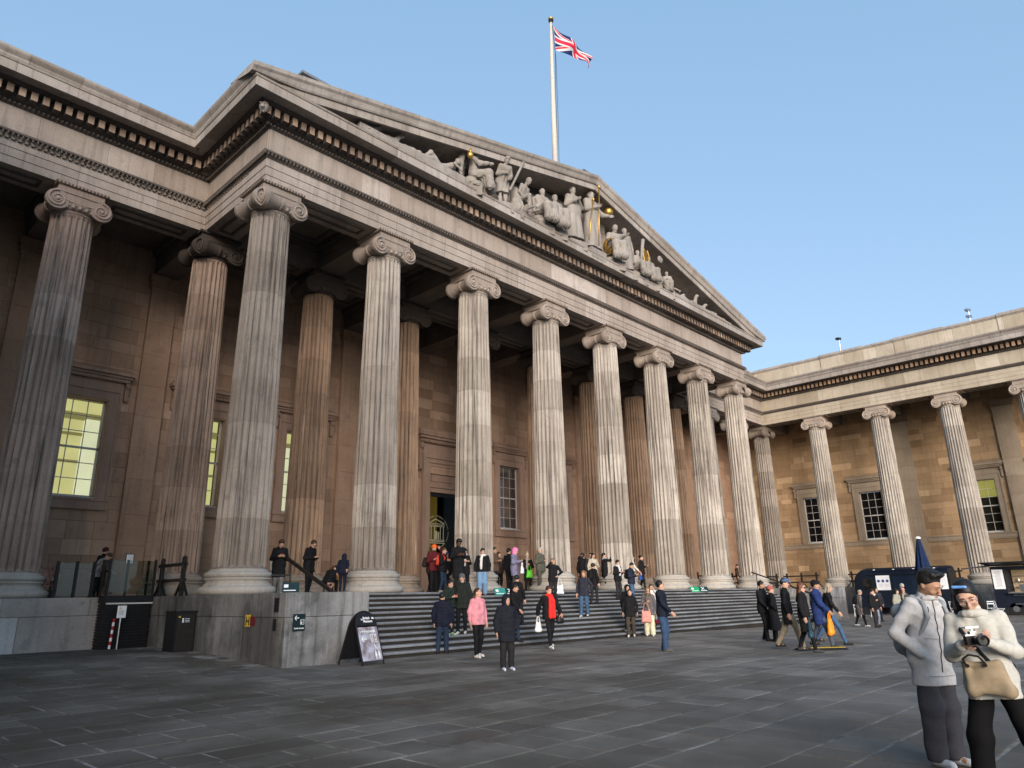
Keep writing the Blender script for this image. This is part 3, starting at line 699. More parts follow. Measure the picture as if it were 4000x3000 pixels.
# windows
def window(par, ori, c, plane, mat, glass, pane_room=None, cols=3, band=True):
    """frame etc. built facing -y around x=0 then placed; returns part 'window'"""
    hw, z0, z1 = .9, 5.32, 9.2
    root_m = MB()
    # stone surround
    root_m.box(-hw - .34, -hw, -.10, .03, z0, z1 + .34); root_m.box(hw, hw + .34, -.10, .03, z0, z1 + .34); root_m.box(-hw, hw, -.10, .03, z1, z1 + .34)
    root_m.box(-hw - .42, -hw - .34, -.14, .03, z0, z1 + .42); root_m.box(hw + .34, hw + .42, -.14, .03, z0, z1 + .42); root_m.box(-hw - .34, hw + .34, -.14, .03, z1 + .34, z1 + .42)
    root_m.box(-hw - .42, hw + .42, -.09, .03, z1 + .42, z1 + .78)
    root_m.box(-hw, -hw + .03, -.08, .5, z0, z1); root_m.box(hw - .03, hw, -.08, .5, z0, z1); root_m.box(-hw, hw, -.08, .5, z1 - .03, z1)
    if band:
        root_m.box(-hw - .44, hw + .44, -.16, .03, z0 - .1, z0); root_m.box(-hw - .40, hw + .40, -.12, .03, z0 - .35, z0 - .1); root_m.box(-hw - .44, hw + .44, -.15, .03, z0 - .43, z0 - .35)
    w = root_m.build('window', mat, par)
    if ori == 'x': w.location = (c - par.location[0], plane - par.location[1], 0)
    else: w.location = (plane - par.location[0], c - par.location[1], 0); w.rotation_euler = (0, 0, -PI / 2)
    mb = MB()   # hood cornice
    mb.box(-hw - .68, hw + .68, -.30, .03, z1 + .92, z1 + 1.02); mb.box(-hw - .74, hw + .74, -.40, .03, z1 + 1.02, z1 + 1.15); mb.box(-hw - .60, hw + .60, -.22, .03, z1 + .78, z1 + .92)
    for k in range(22): mb.box(-hw - .5 + k * .135, -hw - .5 + k * .135 + .07, -.265, -.2, z1 + .80, z1 + .90)
    mb.add([(-hw - .74, -.40, z1 + 1.15), (hw + .74, -.40, z1 + 1.15), (hw + .6, .02, z1 + 1.38), (-hw - .6, .02, z1 + 1.38), (-hw - .74, .02, z1 + 1.15), (hw + .74, .02, z1 + 1.15)], [(0, 1, 2, 3), (0, 3, 4), (1, 5, 2)])
    mb.build('window_cornice', mat, w)
    for s in (-1, 1):
        mb = MB(); x = s * (hw + .56)
        mb.lathe([(.001, -.07), (.13, -.07), (.13, .07), (.001, .07)], c=(x, -.13, z1 + .66), n=12, axis='x'); mb.lathe([(.001, -.06), (.085, -.06), (.085, .06), (.001, .06)], c=(x, -.09, z1 + .1), n=12, axis='x')
        mb.box(x - .065, x + .065, -.17, .03, z1 + .12, z1 + .66); mb.build('console', mat, w)
    # sash
    mb = MB(); f = .07; y = .22
    for a, b, c0, d0 in ((-hw, -hw + f + .03, z0, z1), (hw - f - .03, hw, z0, z1), (-hw, hw, z0, z0 + f + .06), (-hw, hw, z1 - f, z1), (-hw, hw, (z0 + z1) / 2 - .04, (z0 + z1) / 2 + .03)): mb.box(a, b, y, y + .07, c0, d0)
    mb.box(-hw, hw, -.02, y, z0, z0 + .05); mb.build('window_frame', M['white'], w)
    X0, X1, Z0, Z1 = -hw + .1, hw - .1, z0 + .13, z1 - .07
    rows = 6
    mb = MB()
    for i in range(1, cols): x = X0 + (X1 - X0) * i / cols; mb.box(x - .014, x + .014, y + .01, y + .05, Z0, Z1)
    for j in range(1, rows):
        z = Z0 + (Z1 - Z0) * j / rows; mb.box(X0, X1, y + .01, y + .05, z - .014, z + .014)
    mb.build('glazing_bars', M['white'], w)
    for i in range(cols):
        for j in range(rows):
            a, b = X0 + (X1 - X0) * i / cols + .012, X0 + (X1 - X0) * (i + 1) / cols - .012; c0, d0 = Z0 + (Z1 - Z0) * j / rows + .012, Z0 + (Z1 - Z0) * (j + 1) / rows - .012
            MB().box(a, b, y + .026, y + .034, c0, d0).build('pane', glass, w)
    if pane_room == 'lit':
        mb = MB(); mb.add([(-2.2, .75, 3.5), (3.6, .75, 3.5), (3.6, 4.2, 3.5), (-2.2, 4.2, 3.5), (-2.2, .75, 10.6), (3.6, .75, 10.6), (3.6, 4.2, 10.6), (-2.2, 4.2, 10.6)], [(0, 1, 2, 3), (4, 7, 6, 5), (1, 5, 6, 2), (2, 6, 7, 3), (0, 3, 7, 4)], 0)
        mb.box(-2.2, 3.55, 4.0, 4.19, 9.2, 9.5, 1); mb.box(-2.2, 3.55, 4.08, 4.19, 8.5, 8.62, 1); mb.box(3.35, 3.58, .8, 4.1, 9.2, 9.5, 1); mb.box(3.47, 3.58, .8, 4.1, 8.5, 8.62, 1); mb.box(-2.2, 3.55, 4.1, 4.19, 7.3, 7.42, 1)
        mb.box(1.2, 1.9, 3.75, 4.15, 3.6, 9.2, 2); mb.box(-2.2, 3.5, 1.7, 2.1, 10.2, 10.58, 2); mb.box(-2.2, 3.5, 3.0, 3.3, 10.2, 10.58, 2); mb.box(.8, 1.1, .8, 4.1, 10.3, 10.58, 1)
        mb.build('room', [M['room'], M['room2'], M['room3']], w)
    elif pane_room == 'halflit':
        mb = MB(); mb.box(-.85, .85, .42, .5, 7.9, 9.15, 0); mb.box(-.85, .85, .45, .5, 5.3, 7.9, 1); mb.build('room', [M['lobby2'], M['darkroom']], w)
    return w
M['lobby2'] = lit('yellow_lit_room', (.55, .5, .12), .18)
m_, nt_, bs_ = nodes('reflecting_window_glass'); bs_.inputs['Base Color'].default_value = (.05, .035, .033, 1); bs_.inputs['Roughness'].default_value = .04; bs_.inputs['Specular IOR Level'].default_value = 1.0
bump(nt_, bs_, noise(nt_, nt_.nodes.new('ShaderNodeNewGeometry').outputs['Position'], 1.2, 2), .15, .08); M['reflglass'] = m_
for x in wx:
    l_ = x < 8
    window(museum, 'x', x, YW, M['trim'], M['glass'] if l_ else (M['reflglass'] if x < 24 else M['darkglass']), 'lit' if l_ else None)
for y in wy: window(wing, 'y', y, XW, M['wing_trim'], M['glass'] if y == -9.6 else M['darkglass'], 'halflit' if y == -9.6 else None, band=False)

# main door
dx0, dx1, dz = 15.05, 18.2, 7.1
mb = MB()
for a, b, d in ((0, .18, .05), (.18, .42, .12), (.42, .62, .2)):
    mb.box(dx0 - b, dx0 - a, YW - d, YW + .03, ZS, 8.5 + b); mb.box(dx1 + a, dx1 + b, YW - d, YW + .03, ZS, 8.5 + b); mb.box(dx0 - a, dx1 + a, YW - d, YW + .03, 8.5 + a, 8.5 + b)
mb.box(dx0, dx1, YW + .1, YW + .4, dz, 7.35); mb.box(dx0, dx1, YW + .02, YW + .4, 7.35, 7.5); mb.box(dx0, dx1, YW + .15, YW + .4, 7.5, 8.5); mb.box(dx0 + .2, dx1 - .2, YW + .1, YW + .2, 7.7, 8.35)
mb.box(dx0 - .62, dx1 + .62, YW - .14, YW + .03, 9.12, 9.75)
door = under(mb.build('entrance_door', M['trim'], museum), museum)
mb = MB(); mb.box(dx0 - 1.05, dx1 + 1.05, YW - .5, YW + .03, 9.95, 10.1); mb.box(dx0 - 1.15, dx1 + 1.15, YW - .6, YW + .03, 10.1, 10.42); mb.box(dx0 - .95, dx1 + .95, YW - .35, YW + .03, 9.75, 9.95)
for k in range(38): mb.box(dx0 - .9 + k * .13, dx0 - .9 + k * .13 + .07, YW - .41, YW - .34, 9.78, 9.9); mb.ball((dx0 - 1.1 + k * .145, YW - .6, 10.28), (.06, .05, .1), 6)
mb.build('door_cornice', M['trim'], door)
for s, x in ((-1, dx0 - .85), (1, dx1 + .85)):
    mb = MB(); mb.lathe([(.001, -.12), (.2, -.12), (.2, .12), (.001, .12)], c=(x, YW - .2, 9.55), n=14, axis='x'); mb.lathe([(.001, -.1), (.12, -.1), (.12, .1), (.001, .1)], c=(x, YW - .13, 8.3), n=14, axis='x'); mb.box(x - .1, x + .1, YW - .25, YW + .03, 8.3, 9.6); mb.build('console', M['trim'], door)
mb = MB(); mb.box(dx0, dx0 + .12, YW + .2, YW + .34, ZS, dz); mb.box(dx1 - .55, dx1, YW + .2, YW + .34, ZS, dz); mb.box(dx0, dx1, YW + .2, YW + .34, dz - .22, dz); mb.box(dx0, dx1, YW + .2, YW + .34, ZS, 3.62); mb.build('door_frame', M['black'], door)
MB().box(dx0 + .12, dx1 - .55, YW + .26, YW + .28, 3.62, dz - .22).build('door_pane', M['doorglass'], door)
mb = MB(); mb.box(dx0 - 1, dx1 + 1, YW + 3.4, YW + 3.5, ZS, 8.5, 1); mb.box(dx0 - 1.1, dx0 - 1, YW + .71, YW + 3.5, ZS, 8.5, 1); mb.box(dx1 + 1, dx1 + 1.1, YW + .71, YW + 3.5, ZS, 8.5, 1); mb.box(dx0 - 1, dx1 + 1, YW + .71, YW + 3.5, 8.5, 8.6, 1); mb.box(dx0 + .9, dx0 + 1.9, YW + 1.6, YW + 1.7, ZS, 8, 0); mb.box(dx0 + .2, dx0 + .9, YW + 2.0, YW + 2.1, 2, 5.5, 1); mb.build('lobby', [M['lobby'], M['darkroom']], door)
# seal on the door glass: ring of small strokes round a little temple
mb = MB(); cx_, cz_, yy = dx0 + .72, 4.95, YW + .252
def st(a, b, w=.03): mb.bar((cx_ + a[0], yy, cz_ + a[1]), (cx_ + b[0], yy, cz_ + b[1]), .004, w, up=(0, 0, 1)) if abs(a[0] - b[0]) > .001 else mb.box(cx_ + a[0] - w / 2, cx_ + a[0] + w / 2, yy - .002, yy + .002, cz_ + min(a[1], b[1]), cz_ + max(a[1], b[1]))
for k in range(56):
    if k % 7 == 6: continue
    a = 2 * PI * k / 56; st((.84 * math.sin(a), .84 * math.cos(a)), (.90 * math.sin(a) + .002, .90 * math.cos(a)), .045)
for x in (-.36, -.12, .30, .42 + .1): st((x, -.42), (x, .28), .05)
for z in (.30, .36, .44, -.44, -.5, -.6): st((-.55, z), (.6, z), .03 if z > -.5 else .05)
st((-.5, .46), (-.05, .70), .05); st((-.05, .70), (.6, .46), .05); st((-.02, -.40), (-.02, .05), .18); st((.16, -.4), (.16, 0), .1)
mb.build('door_crest', M['crest'], door)
MB().add([(17.05, YW + .195, 2.95), (17.11, YW + .195, 2.95), (17.11, YW + .195, 3.12), (17.15, YW + .195, 3.12), (17.08, YW + .195, 3.22), (17.01, YW + .195, 3.12), (17.05, YW + .195, 3.12)], [(0, 1, 2, 3, 4, 5, 6)]).build('arrow_mark', M['white'], door)

# parapet over the wing and recess
def parapet(par, ori, a0, a1, p, seed):
    r = random.Random(seed); x = a0; k = 0; mb0 = MB()
    if ori == 'y': mb0.box(p + .03, p + .6, a0, a1, 18.2, 20.0)
    else: mb0.box(a0, a1, p + .03, p + .6, 18.2, 20.0)
    under(mb0.build('parapet', M['joint'], par), par)
    while x < a1 - .1:
        w = min(r.choice((2.3, 3.4, 4.2)), a1 - x); up = (k % 2) * .05; mb = MB(); y = x
        while y < x + w - .05:
            bw = min(r.uniform(1.2, 2.0), x + w - y)
            if ori == 'y': mb.stone((p + .03, y + bw, 18.2), (0, -1, 0), (0, 0, 1), (-1, 0, 0), bw - .008, 1.68, .05 + up, 0, r.uniform(-.12, .18))
            else: mb.stone((y, p + .03, 18.2), (1, 0, 0), (0, 0, 1), (0, -1, 0), bw - .008, 1.68, .05 + up, 0, r.uniform(-.12, .18))
            y += bw
        under(mb.build('parapet_stone', M['wing'], par), par)
        mb = MB()
        if ori == 'y': mb.box(p - .14 - up, p + .7, x, x + w - .006, 19.9, 20.05 + up * .8); mb.box(p - .08 - up, p + .7, x, x + w - .006, 19.82, 19.9)
        else: mb.box(x, x + w - .006, p - .14 - up, p + .7, 19.9, 20.05 + up * .8); mb.box(x, x + w - .006, p - .08 - up, p + .7, 19.82, 19.9)
        under(mb.build('coping_stone', M['cornice'], par), par); x += w; k += 1
parapet(wing, 'y', -21, A + .4, XR + .35, 5)
parapet(museum, 'x', PX1 + 2.2, XR + .35, A + .35, 6)
under(MB().box(XR + .9, XR + 9, -21, 12, 18.5, 18.9).build('roof', M['lead'], wing), wing)
under(MB().box(PX1, XR + .9, A + .9, 12, 18.3, 18.7).box(-13.6, 0, A + .9, 12, 18.1, 18.2).build('roof', M['lead'], museum), museum)
under(MB().box(XL - 9, XL + .4, -21, 12, 18.2, 18.6).build('roof', M['lead'], lwing), lwing)

# terrace floor, steps, flanking blocks, podium walls
mb = MB(); mb.box(-1.12, PX1 + 1.12, -1.24, A, 0, ZS - .006); mb.box(-30, 60, 3.66, 11, 0, ZS - .002); mb.box(46.35, 60, -40, 3.62, -.3, ZS - .003); mb.box(-30, -13.1, -40, 3.62, 0, ZS - .003)
M['floor'] = stone_mat('terrace_floor_stone', (.30, .285, .26), (.38, .36, .335), streak=.1, stain=.3); terr = mb.build('terrace', M['floor'], kind='structure')
steps = thing('stone_steps', None, None, (AX, -3, 0)); steps['kind'] = 'structure'; steps.pop('label', None)
r = random.Random(21); NR = 12; RH = ZS / NR; TR = .33
for j in range(0, 12):
    zt = ZS - RH * j; yf = -1.3 - TR * j; x = 1.17; last = 32.1
    while x < last - .05:
        w = min(r.uniform(1.6, 3.0), last - x)
        if last - x - w < .7: w = last - x
        mb = MB(); t = r.uniform(-.15, .2); n_ = .035; x1 = x + w - .008
        prof = [(yf, zt - RH - .2 * (j == 11)), (yf, zt - .065), (yf - n_, zt - .06), (yf - n_ - .008, zt - .025), (yf - n_ + .005, zt - .003), (yf + .01, zt), (yf + .45, zt)]
        prof = [(a, b + r.uniform(-.001, .001)) for a, b in prof]
        vs = [(x, a, b) for a, b in prof] + [(x1, a, b) for a, b in prof]; n = len(prof)
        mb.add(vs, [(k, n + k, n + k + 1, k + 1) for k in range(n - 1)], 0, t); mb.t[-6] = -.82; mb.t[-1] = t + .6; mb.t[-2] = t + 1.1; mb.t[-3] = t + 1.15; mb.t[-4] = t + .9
        mb.add([vs[k] for k in range(n)] + [(x, yf + .45, zt - RH)], [tuple(range(n + 1))], 0, t); mb.add([vs[n + k] for k in range(n)] + [(x1, yf + .45, zt - RH)], [tuple(range(n, -1, -1))], 0, t)
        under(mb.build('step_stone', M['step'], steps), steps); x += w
def block_wall(name, label, cat, x0, x1, y0, y1, zb, faces, lens, mat, courses=(1.08,), top=ZS, seed=1, grp=None):
    t = thing(name, label, cat, ((x0 + x1) / 2, (y0 + y1) / 2, 0), 0, grp); r = random.Random(seed)
    under(MB().box(x0 + .03, x1 - .03, y0 + .03, y1 - .03, zb - .2, top - .03).build('wall_core', M['joint'], t), t)
    zsn = [zb - .2] + list(courses) + [top]
    for k in range(len(zsn) - 1):
        za, zb_ = zsn[k], zsn[k + 1]
        for fc in faces:
            if fc == 'y-': o, u, n, L = (x0, y0), (1, 0), (0, -1), x1 - x0
            elif fc == 'x-': o, u, n, L = (x0, y1), (0, -1), (-1, 0), y1 - y0
            elif fc == 'x+': o, u, n, L = (x1, y0), (0, 1), (1, 0), y1 - y0
            s = 0
            while s < L - .01:
                w = lens * r.uniform(.75, 1.4) if lens < L else L
                if L - s - w < .5: w = L - s
                mb = MB(); mb.stone((o[0] + u[0] * s - n[0] * .06, o[1] + u[1] * s - n[1] * .06, za), (u[0], u[1], 0), (0, 0, 1), (n[0], n[1], 0), w - .006, zb_ - za - .008, .06 + r.uniform(0, .006) + (.012 if k == len(zsn) - 2 else 0), 0, r.uniform(-.22, .22) - (.1 if fc == 'x-' else -.12), .01)  # left-facing stones toned darker: the side's shade is put into the tone
                under(mb.build('podium_stone', mat, t), t); s += w
    mb = MB(); mb.box(x0, x1, y0, y1, top - .03, top); under(mb.build('capstone', mat, t), t)
    return t
block_wall('podium_block', 'big grey granite block flanking the left end of the steps, below the dark corner column', 'stone block', -1.15, 1.15, -5.0, 3.6, 0, ('y-', 'x-', 'x+'), 2.4, M['podium'], (1.10,), ZS + .001, 3)
block_wall('podium_block', 'grey granite block flanking the far right end of the steps', 'stone block', 32.1, 34.4, -5.0, 3.6, -.12, ('y-', 'x-', 'x+'), 2.4, M['podium'], (1.10,), ZS + .001, 4)
block_wall('podium_wall', 'pale stone podium wall with damp stains at the far left', 'podium wall', -13.1, -1.16, 3.58, 4.4, .2, ('y-',), 2.6, M['podium_left'], (1.15,), ZS + .002, 5)
block_wall('podium_wall', 'low grey podium wall running behind the food vans', 'podium wall', 46.33, 47.0, -21, 3.58, -.12, ('x-',), 1.8, M['podium'], (1.1,), ZS + .002, 6)
block_wall('podium_wall', 'short grey podium wall in the far right corner, beside the steps', 'podium wall', 34.41, 46.3, 3.59, 4.2, -.12, ('y-',), 2.0, M['podium'], (1.1,), ZS + .002, 7)

# ------------------------------------------------------------ sculpted bodies: smooth-union volumes turned into one skin
def smin(d, n, k):
    h = np.clip(.5 + .5 * (d - n) / k, 0, 1); return d * (1 - h) + n * h - k * h * (1 - h)
class Body:
    def __init__(s, res=.02, k=.03, folds=0.0, quilt=0.0, seed=0):
        s.p = []; s.cut = []; s.res = res; s.k = k; s.folds = folds; s.quilt = quilt; s.seed = seed
    def cone(s, a, b, r1, r2=None, k=None):
        r2 = r1 if r2 is None else r2; a = np.array(a, float); b = np.array(b, float)
        s.p.append(('c', a, b, r1, r2, s.k if k is None else k)); return s
    def chain(s, pts, rs, k=None):
        for i in range(len(pts) - 1): s.cone(pts[i], pts[i + 1], rs[i], rs[i + 1], k)
        return s
    def ell(s, c, r, k=None, rot=None):
        s.p.append(('e', np.array(c, float), np.array(r, float), rot, None, s.k if k is None else k)); return s
    def below(s, z, tilt=(0, 0)): s.cut.append(('z', z, tilt)); return s     # remove everything below z
    def above(s, z, tilt=(0, 0)): s.cut.append(('Z', z, tilt)); return s
    def hole(s, c, r): s.cut.append(('e', np.array(c, float), np.array(r, float))); return s
    def mesh(s):
        res = s.res; lo = np.full(3, 1e9); hi = -lo; bbs = []
        for q in s.p:
            if q[0] == 'c': r = max(q[3], q[4]); l = np.minimum(q[1], q[2]) - r; h = np.maximum(q[1], q[2]) + r
            else: r = q[2].max() if q[3] is not None else q[2]; l = q[1] - r; h = q[1] + r
            bbs.append((l, h)); lo = np.minimum(lo, l); hi = np.maximum(hi, h)
        lo = lo - 3 * res; n = np.ceil((hi + 3 * res - lo) / res).astype(int) + 1
        D = np.full(n, 1.0, np.float32); ax = [lo[i] + res * np.arange(n[i]) for i in range(3)]
        for q, (l, h) in zip(s.p, bbs):
            k = q[5]; m = k + 2.5 * res
            i0 = np.maximum(np.floor((l - m - lo) / res).astype(int), 0); i1 = np.minimum(np.ceil((h + m - lo) / res).astype(int) + 1, n)
            X = ax[0][i0[0]:i1[0], None, None]; Y = ax[1][None, i0[1]:i1[1], None]; Z = ax[2][None, None, i0[2]:i1[2]]
            if q[0] == 'c':
                a, b, r1, r2 = q[1:5]; ba = b - a; L = float(ba @ ba) + 1e-9
                t = np.clip(((X - a[0]) * ba[0] + (Y - a[1]) * ba[1] + (Z - a[2]) * ba[2]) / L, 0, 1)
                d = np.sqrt((X - a[0] - t * ba[0]) ** 2 + (Y - a[1] - t * ba[1]) ** 2 + (Z - a[2] - t * ba[2]) ** 2) - (r1 + (r2 - r1) * t)
            else:
                c, r, rot = q[1:4]; x, y, z = X - c[0], Y - c[1], Z - c[2]
                if rot is not None:
                    Mx = np.array(rot); x, y, z = (Mx[0, j] * x + Mx[1, j] * y + Mx[2, j] * z for j in range(3))
                k0 = np.sqrt((x / r[0]) ** 2 + (y / r[1]) ** 2 + (z / r[2]) ** 2); k1 = np.sqrt((x / r[0] ** 2) ** 2 + (y / r[1] ** 2) ** 2 + (z / r[2] ** 2) ** 2) + 1e-6
                d = k0 * (k0 - 1) / k1
            sl = D[i0[0]:i1[0], i0[1]:i1[1], i0[2]:i1[2]]
            D[i0[0]:i1[0], i0[1]:i1[1], i0[2]:i1[2]] = smin(sl, d, k) if k > 0 else np.minimum(sl, d)
        X, Y, Z = ax[0][:, None, None], ax[1][None, :, None], ax[2][None, None, :]
        if s.folds:
            p = s.seed * 1.7
            if s.folds > .011:      # draped stone: running vertical pleats that scale with the figure
                g = 1.75 / max(hi[2] - lo[2], .5); A_ = np.sin(34 * g * X + 3.0 * np.sin(3.1 * g * Z + p) + p) * np.cos(9 * g * Y)
                fz = np.clip((1.25 / g - (Z - lo[2])) * 4 * g, 0, 1); D += s.folds * fz * (A_ + .5 * np.sin(21 * g * X - 8 * g * Z + 2 * p))
            elif s.folds > .0085:   # creased shell jacket
                D += s.folds * (np.abs(np.sin(15 * Z + 6 * X + p + 1.8 * np.sin(6 * X + 5 * Y + p))) + .7 * np.abs(np.sin(24 * Z - 10 * X + 4 * Y + 1.5 * np.sin(9 * Y + 4 * Z))) - .7)
            else: D += s.folds * (np.sin(23 * X + 9 * Z + p) * np.sin(17 * Y - 13 * Z + p) + .7 * np.sin(31 * Z + 14 * X + 6 * Y + 2 * p) * np.sin(12 * X - 19 * Y + p))
        if s.quilt: D -= s.quilt * np.abs(np.sin(math.pi * (Z + .015 * np.sin(12 * X)) / .085))
        for c in s.cut:
            if c[0] == 'z': D = np.maximum(D, c[1] + c[2][0] * X + c[2][1] * Y - Z)
            elif c[0] == 'Z': D = np.maximum(D, Z - c[1] - c[2][0] * X - c[2][1] * Y)
            else:
                k0 = np.sqrt(((X - c[1][0]) / c[2][0]) ** 2 + ((Y - c[1][1]) / c[2][1]) ** 2 + ((Z - c[1][2]) / c[2][2]) ** 2); D = np.maximum(D, (1 - k0) * c[2].min())
        I = D < 0
        S = I[:-1, :-1, :-1].astype(np.int8)
        for dx, dy, dz in ((1, 0, 0), (0, 1, 0), (1, 1, 0), (0, 0, 1), (1, 0, 1), (0, 1, 1), (1, 1, 1)):
            S = S + I[dx:n[0] - 1 + dx, dy:n[1] - 1 + dy, dz:n[2] - 1 + dz]
        act = (S > 0) & (S < 8); idx = np.full(act.shape, -1, np.int32); cells = np.argwhere(act); idx[act] = np.arange(len(cells))
        P = np.zeros((len(cells), 3)); C = np.zeros(len(cells))
        corners = [(0, 0, 0), (1, 0, 0), (0, 1, 0), (1, 1, 0), (0, 0, 1), (1, 0, 1), (0, 1, 1), (1, 1, 1)]
        vals = [D[cells[:, 0] + a, cells[:, 1] + b, cells[:, 2] + c] for a, b, c in corners]
        for i in range(8):
            for j in range(i + 1, 8):
                if sum(abs(corners[i][q] - corners[j][q]) for q in range(3)) != 1: continue
                v0, v1 = vals[i], vals[j]; mk = (v0 < 0) != (v1 < 0); t = np.where(mk, v0 / np.where(mk, v0 - v1, 1), 0)
                for q in range(3): P[:, q] += np.where(mk, corners[i][q] + t * (corners[j][q] - corners[i][q]), 0)
                C += mk
        P = (P / np.maximum(C, 1)[:, None] + cells) * res + lo
        F = []
        for a in range(3):
            b, c = (a + 1) % 3, (a + 2) % 3
            A0 = [slice(None)] * 3; A1 = [slice(None)] * 3; A0[a] = slice(0, n[a] - 1); A1[a] = slice(1, n[a])
            i0, i1 = I[tuple(A0)], I[tuple(A1)]; e = np.argwhere(i0 != i1)
            e = e[(e[:, b] > 0) & (e[:, c] > 0) & (e[:, b] < n[b] - 1) & (e[:, c] < n[c] - 1)]
            if not len(e): continue
            sgn = i0[tuple(e.T)]
            def g(db, dc): q = e.copy(); q[:, b] -= db; q[:, c] -= dc; return idx[tuple(q.T)]
            q = np.stack([g(1, 1), g(0, 1), g(0, 0), g(1, 0)], 1); q[~sgn] = q[~sgn][:, ::-1]; F.append(q)
        return P, np.concatenate(F)
def skin(name, parts, parent, extra=None):
    """parts: list of (P, F, material); one mesh with smooth shading"""
    vs = []; fs = []; mi = []; mats = []; b = 0
    for P, F, m in parts:
        if m not in mats: mats.append(m)
        vs.append(P); fs.append(F + b); mi.append(np.full(len(F), mats.index(m))); b += len(P)
    V = np.concatenate(vs); F = np.concatenate(fs); mi = np.concatenate(mi)
    me = bpy.data.meshes.new(name); me.vertices.add(len(V)); me.vertices.foreach_set('co', V.astype(np.float32).ravel())
    me.loops.add(F.size); me.loops.foreach_set('vertex_index', F.ravel().astype(np.int32)); me.polygons.add(len(F))
    me.polygons.foreach_set('loop_start', np.arange(len(F), dtype=np.int32) * 4); me.polygons.foreach_set('use_smooth', np.ones(len(F), bool)); me.polygons.foreach_set('material_index', mi.astype(np.int32))
    for m in mats: me.materials.append(m)
    me.update(calc_edges=True)
    o = bpy.data.objects.new(name, me); link(o); o.parent = parent; return o

def hand_body(curl, res):
    """right hand pointing down -z from the wrist at the origin, palm facing -y... fingers curl by angle curl"""
    h = Body(res, .008); h.cone((0, 0, .01), (0, 0, -.03), .024, .026); h.ell((0, 0, -.055), (.04, .017, .045))
    for i, (x, l, r) in enumerate(((-.030, .068, .0088), (-.010, .078, .0092), (.010, .074, .009), (.029, .058, .0082))):
        p = np.array((x, 0, -.088)); a = curl * .4; pts = [p]
        for q in range(3):
            p = p + l * (.45, .32, .26)[q] * np.array((x * .6, math.sin(a) * 1.0, -math.cos(a))); a += curl * .55; pts.append(p)
        h.chain(pts, [r, r * .95, r * .88, r * .75], .004)
    h.chain([(-.032, .006, -.035), (-.055, .02, -.062), (-.058, .032, -.088)], [.013, .011, .009], .008)
    return h.mesh()
HANDS = {c: hand_body(c, .0075) for c in (.35, 1.0)}
HANDS_FINE = {c: hand_body(c, .004) for c in (.35, 1.15)}
def place_hand(src, wrist, dirv, palm, side, s=1.0):
    P, F = src; z = -np.array(dirv, float); z /= np.linalg.norm(z)
    y = np.array(palm, float); y -= z * (y @ z); y /= np.linalg.norm(y) + 1e-9; x = np.cross(y, z)
    Q = P * s
    if side < 0: Q = Q * np.array((-1, 1, 1)); F = F[:, ::-1]
    return Q[:, :1] * x + Q[:, 1:2] * y + Q[:, 2:] * z + np.array(wrist), F

ARMS = {  # elbow, wrist, relative to a 1.75 m body; x outward
    'down': ((.265, -.03, 1.15), (.275, .03, .90)), 'phone': ((.25, .00, 1.14), (.10, .26, 1.20)), 'pocket': ((.33, -.08, 1.16), (.235, .07, .98)),
    'up': ((.27, .24, 1.40), (.10, .34, 1.60)), 'ear': ((.28, .20, 1.22), (.11, .13, 1.50)), 'swingf': ((.25, .10, 1.17), (.23, .28, .98)),
    'swingb': ((.26, -.16, 1.19), (.26, -.26, .95)), 'chest': ((.25, .06, 1.13), (.04, .20, 1.22)), 'out': ((.30, .16, 1.20), (.26, .42, 1.22)),
    'hip': ((.37, -.10, 1.20), (.20, .06, 1.06)), 'wide': ((.42, .02, 1.22), (.60, .10, 1.25)), 'lap': ((.25, .06, 1.16), (.10, .26, 1.02))}
def mirror(p, s): return (p[0] * s, p[1], p[2])
